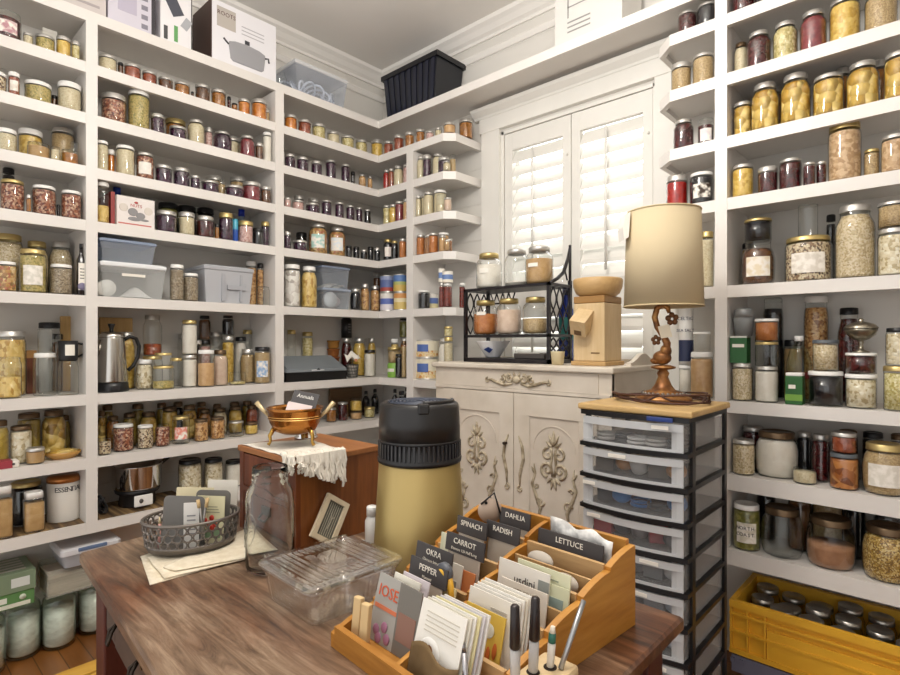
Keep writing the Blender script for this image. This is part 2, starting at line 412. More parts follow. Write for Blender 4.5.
# ---------------------------------------------------------------- jars
CT = {
 'pj': ('dark purple jam', lambda: jam('purple jam', '#2a1526', '#4a2540')), 'dj': ('dark red jam', lambda: jam('dark red jam', '#300c0e', '#591a1c')),
 'rj': ('bright red jelly', lambda: jam('red jelly', '#8f1614', '#b8261c')), 'mj': ('maroon jam', lambda: jam('maroon jam', '#6b232c', '#8d3d42')),
 'oj': ('orange marmalade', lambda: jam('marmalade', '#b9651c', '#dc9136')), 'am': ('amber preserve', lambda: jam('amber preserve', '#84511c', '#b3762f')),
 'br': ('brown chutney', lambda: jam('brown chutney', '#4a2d1b', '#6e4626')), 'dk': ('near black syrup', lambda: jam('black syrup', '#0d0c10', '#1d1a20')),
 'ro': ('reddish brown relish', lambda: jam('red relish', '#7a3620', '#a8593a')),
 'cr': ('cream coloured grain', lambda: grains('cream grain', ['#d8c9a4', '#e2d6b6', '#cdbb92', '#dccfae'], 260)),
 'wh': ('white flour', lambda: mottled('white flour', [(.3, '#ddd5c8'), (.7, '#ebe5da')], 30, .9)),
 'be': ('beige grain', lambda: grains('beige grain', ['#b59a6c', '#c8ad80', '#a88a5d', '#bea274'], 260)),
 'ta': ('tan powder', lambda: mottled('tan powder', [(.3, '#a98454'), (.7, '#bd9a6a')], 40, .9)),
 'co': ('pinkish brown powder', lambda: mottled('cocoa powder', [(.3, '#94694c'), (.7, '#aa7e5e')], 40, .9)),
 'pf': ('pale pink flour', lambda: mottled('pink flour', [(.3, '#cdb09a'), (.7, '#dbc3b0')], 40, .9)),
 'ye': ('yellow chunks', lambda: grains('yellow chunks', ['#d1ab4b', '#e0c067', '#c39a3a', '#d9b65c'], 70, .35, .5)),
 'pe': ('yellow peach halves', lambda: grains('peach halves', ['#d9b55c', '#e3c678', '#c79d3e', '#dcbb66', '#b98d33'], 30, .3, 1, dist=.03)),
 'pk': ('yellow green pickles', lambda: grains('pickles', ['#9d8433', '#b39b45', '#8a712a', '#a78f3d'], 55, .3, .5)),
 'gr': ('split peas', lambda: grains('split peas', ['#b3a05e', '#c8b26f', '#8f8746', '#bba766'], 190)),
 'bm': ('speckled red beans', lambda: grains('mixed beans', ['#7a3b25', '#b0856a', '#5e2a1d', '#9a5738', '#caa78c'], 130)),
 'bs': ('pale speckled beans', lambda: grains('speckled beans', ['#c9b695', '#8a6d52', '#ddceb2', '#59463a', '#d3c2a3'], 150)),
 'sp': ('brown flax seed', lambda: grains('flax seed', ['#8d7a5e', '#a8957a', '#6b5a46', '#bcae98'], 280)),
 'oa': ('rolled oats', lambda: grains('rolled oats', ['#c9b48c', '#d8c6a2', '#b8a279', '#ddcdb0'], 170)),
 'pa': ('yellow pasta', lambda: grains('pasta', ['#d2b060', '#e2c680', '#b98f3e', '#dbba6c'], 75, .5, .8, (1, 1, .6))),
 'pn': ('shelled nuts', lambda: grains('nuts', ['#b5824a', '#cb9b62', '#8f5d2f', '#d6ae78'], 105)),
 'os': ('orange ground spice', lambda: mottled('orange spice', [(.3, '#a65f2a'), (.7, '#c07c43')], 50, .9)),
 'bp': ('brown ground spice', lambda: mottled('brown spice', [(.3, '#8e6240'), (.7, '#a67a55')], 50, .9)),
 'tp': ('light tan ground spice', lambda: mottled('tan spice', [(.3, '#bd9262'), (.7, '#cfa97b')], 50, .9)),
 'rs': ('dried red beans', lambda: grains('red beans', ['#6d2219', '#84301f', '#551811', '#7a2a1d'], 140)),
 'pi': ('pink salt', lambda: grains('pink salt', ['#c79a92', '#d9b3ab', '#b58078', '#e2c6bf'], 190)),
 'yg': ('pale yellow relish', lambda: grains('yellow relish', ['#c4b377', '#d2c48d', '#b0a060', '#dacd9d'], 110, .35)),
 'wc': ('white wrapped candy', lambda: grains('wrapped candy', ['#d9d2cb', '#e8e3dd', '#b9b0a8', '#f0ece6'], 45, .4, .8)),
 'cc': ('cream coloured chips', lambda: grains('cream chips', ['#d9cbab', '#e8dfc8', '#b9a67e', '#e0d3b5'], 95, .5, .8)),
 'cl': ('nothing, an empty clear', None),
 'ck': ('dried orange slices', lambda: grains('dried slices', ['#a4602a', '#bd7b3f', '#7c4119', '#c48b52'], 48, .5, .9)),
 'gs': ('mixed golden seeds', lambda: grains('golden seeds', ['#b08a3c', '#cfae63', '#7d5a24', '#9c7830', '#d9c084'], 210)),
 'wk': ('woven beige crackers', lambda: grains('crackers', ['#c3a078', '#d3b38d', '#b08b63'], 90, .7, .6)),
 'yb': ('pale yellow beads', lambda: grains('yellow beads', ['#cbbd7b', '#d9cd93', '#b9a861', '#e3d9a9'], 150)),
 'fc': ('coloured cereal hoops', lambda: grains('cereal', ['#b98a4a', '#caa468', '#8d6a3a', '#d9bd86', '#a37746', '#b06a4a'], 85)),
 'go': ('green olives', lambda: grains('olives', ['#7d7a35', '#8f8b45', '#6d6a2c'], 60, .3)),
}
LID = {'s': ('silver', SILVER), 'g': ('gold', GOLDM), 'w': ('white', WHITEP), 'k': ('black', BLACK), 'n': ('bronze', BRONZE), 'y': ('grey', plain('#5b6166', .45)), 'c': ('glass', GLASS)}
PROF = {  # outline: (radius, height) fractions; lid from..to and its radius; wall
 'j': ([(.0,0),(.90,0),(.97,.03),(1,.12),(1,.74),(.95,.82),(.93,.97)], .80, 1.0, .985),
 'w': ([(.0,0),(.90,0),(.98,.02),(1,.07),(1,.80),(.95,.86),(.88,.89),(.88,.98)], .89, 1.0, .93),
 'm': ([(.0,0),(.88,0),(.97,.02),(1,.06),(1,.66),(.96,.74),(.80,.82),(.74,.85),(.74,.98)], .87, 1.0, .79),
 'r': ([(.0,0),(.78,0),(.90,.03),(.98,.15),(1,.38),(1,.58),(.93,.73),(.80,.82),(.76,.85),(.76,.98)], .86, 1.0, .82),
 'b': ([(.0,0),(.90,0),(.98,.02),(1,.05),(1,.55),(.9,.66),(.45,.78),(.36,.83),(.36,.98)], .86, 1.0, .42),
 'h': ([(.0,0),(.95,0),(1,.03),(1,.95),(.98,.99)], .88, 1.0, 1.03),
}
ITEMS = []; NJ = [0]
def size_word(h): return 'tiny' if h < .055 else 'small' if h < .095 else 'medium' if h < .15 else 'tall'
ORD = ['first','second','third','fourth','fifth','sixth','seventh','eighth','ninth','tenth','eleventh','twelfth','thirteenth','fourteenth','fifteenth','sixteenth','seventeenth','eighteenth']
BAY = {'LB': 'left end bay', 'MB': 'wide middle bay', 'CB': 'corner bay', 'BI': 'nook beside corner', 'BO': 'window end shelves', 'RS': 'shelf end behind lamp', 'RB': 'right hand bay'}
LIM = {'LB': ('L', -.3, .586), 'MB': ('L', .63, 1.364), 'CB': ('L', 1.415, 2.24), 'BI': ('B', -2.39, -2.168), 'BO': ('B', -2.111, -1.875), 'RS': ('B', -.80, -.614), 'RB': ('B', -.570, .41)}
def row(bay, lvl, spec, nolim=False):
    wall, a, b = LIM[bay]
    zs = (ZR if bay[0] == 'R' else ZL)[lvl] + (.0034 if (bay, lvl) == ('LB', 8) else 0)
    prev = None
    for s in spec.split(';'):
        p = s.split()
        if not p: continue
        x0, x1, yt = float(p[0]), float(p[1]), float(p[2]); con, lid, sty = p[3], p[4], p[5]
        fl = p[6:]
        d = dict(bay=bay, lvl=lvl, wall=wall, con=con, lid=lid, sty=sty, z=zs, back=0, on=None, lab=None, fill=1, lo=a, hi=b, nolim=nolim)
        for f in fl:
            if f.startswith('b'): d['back'] = float(f[1:] or .095)
            elif f == '^': d['on'] = prev
            elif f.startswith('l:'): d['lab'] = f[2:]
            elif f.startswith('f'): d['fill'] = float(f[1:])
        px = (x0 + x1) / 2; r = .04
        for _ in range(4):
            if d['on']: dep = d['on']['dep']
            else: dep = min(.012 + r + d['back'], .245 - r)
            if wall == 'L': al, t = onX(px, XL - dep)
            else: al, t = onY(px, YB + dep)
            u = (px - 450) / FP; r = (x1 - x0) * t / math.sqrt(1 + u*u) / (2 * FP); r = min(r, .108)
        d.update(al=al, dep=dep, r=r, t=t); d['z'] = zs if not d['on'] else d['on']['z'] + d['on']['h'] + .0006
        d['h'] = max(zat(yt, t) - d['z'], .03); d['px'] = px
        ITEMS.append(d); prev = d
row('LB', 1, "-9 22 14 dj c j l:b98a92;23 33 34 cr s j;35 55 37 gr s j;56 71 38 ye s j;71.5 80 42 yg s j;81 87 49 cr c j b.06")
row('LB', 2, "-14 7 73 bs w j;8 20 73 ro w j l:d9d0c4;24 52 84 gr w j;51.5 58.5 95 br k j b.04;59 83 85 cr w j")
row('LB', 3, "-4 17 130 cr w j;18 43 131 ye w j b.09;27 50 144 ta c j;51 75 130 be s w b.09;50.5 60 147 cr c j;61 79 151 am c j;77 86 144 cl c j b.05")
row('LB', 4, "0 25 181 bm g w;2 15 168 dk k w b.12;26 31.5 195 am s j;32 57 187 bm w w;57.5 61.5 205 dk k j b.03;62 83 192 bm w w")
row('LB', 5, "-6 23 235 oa g w b.12;26 50 242 oa g m b.12;54 78 243 oa s m b.12;-3 17 262 fc w w;19 47 250 gr g w l:d8d4c8;49.5 73 265 sp w w")
row('LB', 6, "-10 27 331 pa s w b.09;-4 22 357 pa c w f.6;33 57 353 cl w w b.03;36 51 329 cl c h ^;57.5 79 361 cl c w;44 68 323 cl k w b.14;62 74 334 br k w b.17")
row('LB', 7, "-8 11 421 pk n m b.02;17 41 413 pk n w b.11;13.5 37 426 cc n w b.02;44.5 70 411 pe n m b.05;71 85 416 pk n m b.1;21 41 448 ta s j")
row('LB', 8, "10 43 481 dk g w b.1")
row('MB', 1, "98.5 117 57 cr s j;117.5 123.5 63 br k j b.03;124 141 66 ro s j;142 157 73 ro s j;158 173 79 br s j;174 190 84 am s j;191 194 92 br k j b.03;195 210 86 br s j;211 226 91 am s j;227 231 97 dj k j b.04;231.5 237.5 104 am k j;238 250 100 oj s j;251 267 101 oj s j;267.5 274 112 be s j b.02")
row('MB', 2, "101 126.5 96 bm s j;127.5 150 93 gr w w;150.5 164.5 115 pj s j;165 186 121 am g j b.07;169 187 128 pj s j;187.5 205 121 cr s m;205 213 128 pi s j b.04;213 232 133 pj s m;224 240 138 cr s j b.07;240 256 137 mj s m;257 265.5 144 br s j;266 275 134 wh w w")
row('MB', 3, "94 106.5 141 cr w w;107 115 150 oj w j b.04;115.5 135 147 cr w w;136 154 154 bm s w l:e6e2da;155 172 166 pj s j;173 190 169 pj s j;190.5 200 176 pj s j;201 219 182 pj s j;208 224 176 be s j b.09;221 229 179 be c j b.04;224.5 244 187 pj s j;230 246 178 be s j b.1;245.5 264 184 mj s j;264.5 275 188 br s j")
row('MB', 4, "97.5 112 183 pa w w f.5;155.5 177 212 pj s j;158 178 204 go k j b.1;178.5 195 213 cr s j;177 196 207 dk k j b.11;196 214 217 dj s j;197 214 209 dk k j b.11;215 220 224 am k j b.02;220.5 235 214 pj g j;238.5 254 222 pi g j;254.5 266 229 dk k j;266.5 275 223 pj g j b.02")
row('MB', 5, "170.5 185.5 265 sp w w;186 202 274 sp w w;255 266 263 pn w w b.09;258.5 272 287 cl c w b.01;269 275.5 265 pn k w b.08")
row('MB', 6, "124.5 144 360 cc w r b.03;118 139 332 ye s m b.09;142 166 366 gr g w f.4;145 163 353 cl g j ^;142 163 356 cl g w b.105;141 160.5 315 ro s m ^ f.35;166 180 358 cl g w b.03;176 192.5 355 wh s w b.03;176 193 320 wh g w ^;193 211 350 tp w w f.75;198 212 340 cl s j b.14;212.5 228 350 pf n m b.02;204 217 340 pi k w b.16;204 218 316 br k m ^;226 239 336 ye s w b.14;226 240 316 dk k m ^;229.5 246 372 yg c j f.3;237 249 337 cl c w b.13;240 256 349 be s m b.08;257 273 347 be k w l:8fb0d6;259 273 337 wh k m b.13;212 226 332 cl s w b.16;178 190 334 cl s w b.19;190 199 338 br k w b.19;246 256 330 cl g w b.18")
row('MB', 7, "98 111.5 438 bs c j;112.5 134 424 bm w w b.02;137 153.5 425 bs w w b.02;155 170 424 bm c w b.02;172 190 416 cl g w b.02 l:e58f7d;194 208.5 419 pn n w b.02;210 225 417 pn n w b.02;228 244 421 cl s w b.02;245 258 422 ye n j b.03;97.5 106 411 pe n m b.12;106 120 416 am n m b.11;122 137 413 pk n m b.12;140 157 412 ye n m b.12;160 176 407 ye n w b.13;182 197 405 pe n m b.12;198 211 409 am n m b.12;213 227 408 cc n m b.12;229 243 406 ye n m b.12;246 258 405 ro n m b.12;101 114 405 pk n m b.17;131 145 404 pk n m b.2;172 184 402 dk n m b.2;212 222 404 pk n m b.2;157 169 403 pk n m b.2;196 207 402 am n m b.2;228 240 402 dk n m b.2;243 254 401 pk n m b.2")
row('MB', 8, "178 202 459 cc k w b.06;204 223 458 cc k w b.07;225 243 460 wh k w b.08")
row('CB', 1, "284.5 297 116 oj s j;298 311 121 ro s j;312 325.5 125 yg s j;327 339.5 133 cr s j;341 354 137 yg s j;355.5 367 141 yg s j;371 383 141 ye s j")
row('CB', 2, "284.5 295.5 155 pj s j;296.5 308.5 158 pj s j;311 322 162 pj s j;325.5 336 161 pj s w;341 350 165 pj s w;350.5 355 172 dk k j b.03;358.5 366 175 tp s m;367.5 372.5 177 tp s m")
row('CB', 3, "284 291 198 pi s j;292 304 201 pi s j;294 304 196 br s j b.1;306 319.5 204 pj s j;308 320 199 br s j b.1;321.5 331.5 201 pj s w;335 344 203 pj s w;346 354.5 206 pj s w;356 362.5 208 pj s w;364 371 210 dk s w")
row('CB', 4, "284 291 232 pj s j;293 307 241 pj s j;296 307 233 dk k j b.1;308.5 327.5 224 fc s m l:a9d0c8;328.5 345.5 228 fc s m l:dfe6ea;346 352 246 dk k j;353 359.5 247 dk k j b.03;360.5 367.5 250 dk s j;367.5 373.5 247 dk k j b.05;374 380.5 248 dk s j")
row('CB', 5, "283.5 300.5 265 wc w w;301.5 318 267 pa w m;350 361 289 dk s r;360.5 369.5 284 pn s r;370 380 286 pn s r b.01;373 381 273 br s w b.1")
row('CB', 6, "287 296 330 cl g w b.15;302 313 332 yg g w b.16;341 352 338 dj s m b.15;352.5 366 338 ye s m b.13;364 375.5 350 wh k w b.04;367.5 376 338 ye s m b.14")
row('CB', 7, "326 336.5 408 am s w b.09;337.5 348 402 dj s w b.09;350 362 411 tp c j b.07;350 362 398 ye c j ^;364 375 407 yg g j b.07;362 370 391 dk k b b.15;371 379 389 dk k b b.17;303 314 405 br k w b.1;288 300 404 dk k w b.1")
row('BI', 1, "384 393.5 142 ro s j;394 404 136 ro s j;405 414.5 133 am s j", True)
row('BO', 1, "416 425 130 am s j;426 434 132 pi s j;435 442 128 cr s j b.04;443.5 455.5 124 tp s j;459 473 120 am s j b.1", True)
row('BI', 2, "372.5 380 174 ro s m;380.5 388 171 rj s m;388.5 399 168 cr s m;399.5 406 166 pi s w b.03")
row('BO', 2, "413.5 422 158 cr s m;423 433 156 pj s j;434 447.5 151 cr s m;448 454.5 155 be c j b.03;455 469 152 pj s j;469.5 478 154 cr s m")
row('BI', 3, "372 381.5 209 ye s m;382 390 206 yg s w;390.5 400 203 mj s w;400.5 406.5 200 tp s w b.02")
row('BO', 3, "414 419.5 197 cr s w;420 431 194 cr s w;431.5 442.5 191 cr s w;443 457 187 cr w w;458 468 190 cr c w f.5;469 477.5 192 pf s w")
row('BI', 4, "381 390.5 240 dk g m l:e8dcd6;391 398.5 241 dk g m;399 406.5 239 os s w")
row('BO', 4, "413.5 422 236 os s w;422.5 432 235 bp s w;432.5 443 233 os s w;444 455.5 231 tp w w;456 463.5 233 tp s w;464 471 235 bp s w;471.5 477.5 236 tp s w")
row('BO', 5, "439 444.5 283 rs s w;447 456 283 rs w w;460 466 283 rs w w b.11;414 426 291 dk w w")
row('BI', 6, "376 383.5 339 pa w w b.06;389 399.5 338 oj s m b.12;388 400.5 319 go k w ^;393.5 401.5 354 dk k w;401.5 406.5 341 be n w b.01")
row('BO', 6, "434 450 338 wh s m b.02;451.5 461 337 cr g w b.01;452 461 326.5 yg g j ^")
row('BI', 7, "382 390 390 dk k b b.06;391 399 389 dk k b b.06;399.5 406 391 dk k b b.02;384 392 386 dk k b b.15")
row('RS', 0, "683 703 12 dj s w;704.5 727 3 dk s w")
row('RB', 0, "728 751 -5 dj s w;753 776 -14 dk s w")
row('RS', 1, "671 691.5 65 be s j;692.5 714.5 56 be s w")
row('RB', 1, "727.5 742 46 cr n m b.03;745 770.5 34 dj s m;772.5 798 24 yg s m;799.5 827 13 mj s m;829 860.5 1 ye s w;864 898 -6 be s w")
row('RS', 2, "673 694 121 dj s m;697.5 714 120 dj c j b.03 l:d8cfd2")
row('RB', 2, "728 746.5 105 pe s w b.02;747.5 776 86 pe s m;780 811 76 pe s m;812.5 844 77 pe s w;845.5 879.5 64 pe s m;883.5 915 54 pe s w;768 784 84 am s m b.13;834 851 67 am s m b.13;872 888 61 am s m b.13")
row('RS', 3, "666 688 177 rj s j;689.5 714 174 dk w w l:3a2c22")
row('RB', 3, "731.5 753.5 166 ye s w;757.5 778 168 dj s j;779 802 160 dj s w;803 815.5 163 dj s w;816 826.5 162 dj s w b.02;827.5 861.5 125 wk g w;863.5 880 150 be g w b.03;880.5 910 136 wk s w")
row('RS', 4, "700 714 232 cr g w")
row('RB', 4, "728 740 245 gs k w b.13;741 775 242 br c r l:e2d6bc;744 771 220 dk g h ^;784 832 238 bs g w l:d9d2c6;798 818 205 cl c h ^;834.5 875.5 206 oa s m;877 912 229 cc s w;878 912 203 be s h ^;826 836 215 dk k w b.14")
row('RS', 5, "690 713.5 352 tp w w;694 711 332 cl w h ^;679 693 365 wh w h b.06")
row('RB', 5, "729.5 750.5 363 oa s w;754.5 778.5 366 wh s w;755 778 342 cl g h ^;753.5 778.5 319 os w h ^;766 787 298 dk c w b.15;797 822 297 pn w w b.15;806.5 841 371 dk w h;809 835 340 oa y h ^;845 877 374 cc w h;845.5 877 353 dj w h ^;883 915 366 yb g h;884 912 328 cc k w ^;837 861 308 dj k m b.15;786 806 340 ta k w b.15")
row('RB', 6, "729.5 752.5 439 oa s w;731 753 425 dj s w b.12;754 799 431 wh n r b.02;796.5 812 432 dk s w b.11;811.5 830 434 dj s w b.07;792.5 817 468 cr c j;829 859 453 ck y w;830 856 432 ro s j ^;861 908 443 be g r l:ddd8cc;838 858 430 dj n w b.15;770 788 430 dk n w b.17;862 884 432 dk k w b.16;890 910 434 br n w b.16")  # dark rear jars closing this list are added to darken the shelf back
row('RB', 7, "732 760 503 go w w l:d8d2c0;757 800 506 cl n r f.2;805 856 517 co n r f.55;860.5 915 525 gs n r;788 812 492 br s w b.12;818 850 497 be n w b.13;872 905 503 dk n r b.16;836 858 486 dk n w b.16;756 776 484 dk n w b.16")  # dark jars ending the list are added, standing in for shade behind
# --- settle neighbours so that no two jars share space
OBST = {}
def obst(bay, lvl, px0, px1, d0, d1):
    wall = LIM[bay][0]
    dm = d0 + .008
    al = sorted((onX(p, XL - dm)[0] if wall == 'L' else onY(p, YB + dm)[0]) for p in (px0, px1))
    OBST.setdefault((wall, bay[0] == 'R', lvl), []).append((al[0], al[1], d0, d1))
obst('MB', 6, 98, 142, .012, .135); obst('MB', 6, 96, 135, .205, .245); obst('LB', 6, 64, 84, .2, .245); obst('LB', 6, 26, 37, .185, .235)
obst('MB', 5, 98, 172, .008, .235); obst('MB', 5, 201.5, 257, .004, .235); obst('CB', 6, 284, 349, .0, .138); obst('CB', 6, 348, 364.5, .04, .118)
obst('CB', 5, 320, 352.5, .01, .225); obst('LB', 7, 46, 84, .02, .112); obst('LB', 7, -8, 20, 0, .06); obst('LB', 5, 76, 86, .028, .06); obst('LB', 8, -8, 48, 0, .1); obst('LB', 8, 49, 86, .05, .24)
obst('MB', 4, 111, 155, .01, .115); obst('MB', 4, 233.5, 239.5, .028, .058); obst('MB', 4, 236, 247, .135, .2); obst('BI', 5, 379.5, 406, .01, .085); obst('BO', 5, 413, 421, .165, .225); obst('BO', 5, 421, 431, .18, .24); obst('BO', 5, 426, 437, .085, .15)
obst('BI', 6, 384, 394.5, .012, .065); obst('BO', 6, 414, 432, .01, .12); obst('BO', 6, 430, 436.5, .188, .232); obst('RB', 5, 784, 803.5, .012, .062); obst('RB', 5, 782, 811, .072, .15); obst('CB', 7, 329, 363, .22, .24); obst('CB', 6, 326, 343, .165, .245); obst('LB', 1, 39, 56, .15, .2); obst('MB', 8, 105, 170, .02, .24)
groups = {}
for d in ITEMS:
    if d['on'] is None: groups.setdefault((d['wall'], d['bay'][0] == 'R', d['lvl']), []).append(d)
def clampd(a):
    a['dep'] = min(max(a['dep'], a['r'] + .006), .2455 - a['r'])
    if not a['nolim']: a['al'] = min(max(a['al'], a['lo'] + a['r'] + .001), a['hi'] - a['r'] - .001)
for key, g in groups.items():
    ob = OBST.get(key, [])
    for it in range(700):
        moved = False
        for i in range(len(g)):
            a = g[i]
            for (x0, x1, d0, d1) in ob:
                nx, nd = min(max(a['al'], x0), x1), min(max(a['dep'], d0), d1)
                vx, vd = a['al'] - nx, a['dep'] - nd; L = math.hypot(vx, vd)
                ov = a['r'] + .0012 - L
                if ov > 1e-5:
                    moved = True
                    if L < 1e-6:
                        opt = [(a['al'] - x0 + a['r'], -1, 0), (x1 - a['al'] + a['r'], 1, 0), (d1 - a['dep'] + a['r'], 0, 1)]
                        m_ = min(opt); a['al'] += m_[1] * .004; a['dep'] += m_[2] * .004
                    else:
                        a['al'] += vx / L * ov; a['dep'] += vd / L * ov
                    if it > 20: a['r'] *= .996
            clampd(a)
            for j in range(i+1, len(g)):
                b = g[j]
                da, dd = b['al'] - a['al'], b['dep'] - a['dep']; L = math.hypot(da, dd)
                ov = a['r'] + b['r'] + .0012 - L
                if ov > 1e-5:
                    moved = True
                    if it < 40 and abs(a['back'] - b['back']) > .03:
                        q = a if a['back'] > b['back'] else b
                        nd = min(q['dep'] + ov*.8 + .0005, .2455 - q['r'])
                        if nd > q['dep'] + 1e-5: q['dep'] = nd; continue
                    if L < 1e-6: da, L = 1, 1
                    a['al'] -= da/L*ov*.5; b['al'] += da/L*ov*.5
                    if it > 12: a['dep'] -= dd/L*ov*.3; b['dep'] += dd/L*ov*.3
                    k = .9988 if it < 160 else .994; a['r'] *= k; b['r'] *= k
            clampd(a)
        if not moved: break
    if moved: print('unsettled', key)
for d in ITEMS:
    if d['on'] is not None:
        o = d['on']; d['al'], d['dep'] = o['al'], o['dep']; d['z'] = o['z'] + o['h'] + .0006; d['r'] = min(d['r'], o['r']*1.02)
    d['XY'] = (XL - d['dep'], d['al']) if d['wall'] == 'L' else (d['al'], YB + d['dep'])
# keep under the shelf above
for d in ITEMS:
    zz = ZR if d['bay'][0] == 'R' else ZL
    top = (zz.get(d['lvl'] - 1, 2.379) if d['lvl'] > 1 or d['bay'][0] == 'R' and d['lvl'] > 0 else 2.379) - .022
    if d['bay'][0] == 'R' and d['lvl'] == 0: top = 2.39
    d['h'] = min(d['h'], top - .004 - d['z'])
LABELM = {}
def build_jar(d):
    r, h, sty = d['r'], d['h'], d['sty']; seg = 20 if r < .03 else 28
    P, l0, l1, lr = PROF[sty]
    if d['h'] / d['r'] < 1.6 and sty in 'wm': P, l0, l1, lr = PROF['j']
    if h > .11 and l1 - l0 > .1: l0 = max(l0, 1 - .022 / h)
    x, y = d['XY']; name = 'storage_jar' if h > .1 else 'jam_jar'
    if sty == 'm' and h > .1: name = 'mason_jar'
    if sty == 'b': name = 'bottle'
    body = [(a*r, b*h) for a, b in P]
    o = MB().lathe(body, seg).obj(name, GLASS, None, (x, y, d['z'] + .0004), random.random()*.6)
    d['o'] = o
    if CT[d['con']][1] and d['con'] != 'cl':
        top = (.95 * l0) * d['fill'] * h
        if sty == 'b': top *= .98
        pr = [(0, .004*1)]
        for a, b in P:
            if a > 0 and b*h < top: pr.append((a*r*.955 - .0006, max(b*h, .0045)))
        rr = None
        for (a0, b0), (a1, b1) in zip(P, P[1:]):
            if b0*h <= top <= b1*h and b1 > b0: rr = (a0 + (a1-a0)*(top - b0*h)/((b1-b0)*h)) * r*.955 - .0006
        pr.append((rr or pr[-1][0], top)); pr.append((0, top + .002))
        MB().lathe(pr, seg).obj('contents', CT[d['con']][1](), o)
    if d['lid'] == 'c':
        rr = P[-1][0]*r
        MB().lathe([(0, h), (rr*.8, h), (rr*1.02, h*.985), (rr*1.02, h*.955), (rr*.9, h*.955)], seg).obj('lid', GLASS, o)
    else:
        lr2 = lr*r; z0, z1 = l0*h, h
        b = min(.003, (z1-z0)*.2)
        pr = [(lr2*.97, z0), (lr2*1.01, z0), (lr2*1.01, z0+b), (lr2, z0+b*1.5), (lr2, z1-b), (lr2-b, z1), (lr2*.82, z1), (lr2*.80, z1-b*.5), (0, z1-b*.5)]
        MB().lathe(pr, seg).obj('lid', LID[d['lid']][1], o)
    if d['lab']:
        c = d['lab']; ang = math.atan2(-y, -x) - o.rotation_euler.z
        m = MB().lathe([(r*1.004+.0004, h*.18), (r*1.004+.0004, h*.62)], 10, a0=ang-.75, a1=ang+.75).obj('label', mottled('label ' + c, [(.42, '#' + c), (.58, '#f0ebe2')], 55, .7), o)
cnt = {}
for d in sorted(ITEMS, key=lambda q: q['px']):
    k = (d['bay'], d['lvl'], 'b' if d['back'] >= .065 else 's' if d['on'] else 'f'); cnt[k] = cnt.get(k, 0) + 1; d['n'] = cnt[k]
for d in ITEMS: d['tot'] = cnt[(d['bay'], d['lvl'], 'b' if d['back'] >= .065 else 's' if d['on'] else 'f')]
def base_desc(d):
    c = CT[d['con']][0]; lw = LID[d['lid']][0]; sw = size_word(d['h']); nn = 'bottle' if d['sty'] == 'b' else 'jar'
    if d['con'] == 'cl': return f"{sw} empty clear glass {nn}"
    return f"{sw} {lw} lidded {nn} of {c}"
for d in ITEMS:
    build_jar(d)
    sh = ORD[d['lvl'] - 1] if d['bay'][0] != 'R' else ORD[d['lvl']]
    s = base_desc(d)
    if d['on']:
        pos = f", stacked on a jar"
        if d['tot'] > 1: pos = f", {ORD[d['n']-1]} stacked one from left"
    else:
        pos = (f", {ORD[d['n']-1]} from left" if d['tot'] > 1 else '') + (" behind" if d['back'] >= .065 else '')
    tail = f", {sh} shelf, {BAY[d['bay']]}"
    L = s + pos + tail
    if len(L.replace(',', '').split()) > 16: L = s.replace(LID[d['lid']][0] + ' lidded ', '', 1) + pos + tail
    if len(L.replace(',', '').split()) > 16: L = s.replace(LID[d['lid']][0] + ' lidded ', '', 1).replace(size_word(d['h']) + ' ', '') + pos + tail
    tag(d['o'], L, 'bottle' if d['sty'] == 'b' else 'jar', {'LB': 'jars in the left end bay', 'MB': 'jars in the wide middle bay', 'CB': 'jars in the corner bay', 'BI': 'jars in the corner nook', 'BO': 'jars at the window end', 'RS': 'jars on the shelf ends behind the lamp', 'RB': 'jars in the right hand bay'}[d['bay']])
for d in ITEMS:
    if d['bay'] == 'RB' and d['lvl'] == 7 and d['con'] == 'go':
        o = d['o']; r = d['r']; x, y = d['XY']; ang = math.atan2(-y, -x) - o.rotation_euler.z
        for k, (wd_, zz) in enumerate((('NORTH', .50), ('COAST', .36))):
            for i, ch in enumerate(wd_):
                a = ang + (i - 2) * .27 - .1
                text('lettering', ch, .016, plain('#23211f', .6), o, Matrix.Translation((math.cos(a)*(r*1.004+.0009), math.sin(a)*(r*1.004+.0009), d['h']*zz)) @ Matrix.Rotation(a + PI/2, 4, 'Z') @ Matrix.Rotation(PI/2, 4, 'X'))
print('JARS', len(ITEMS))
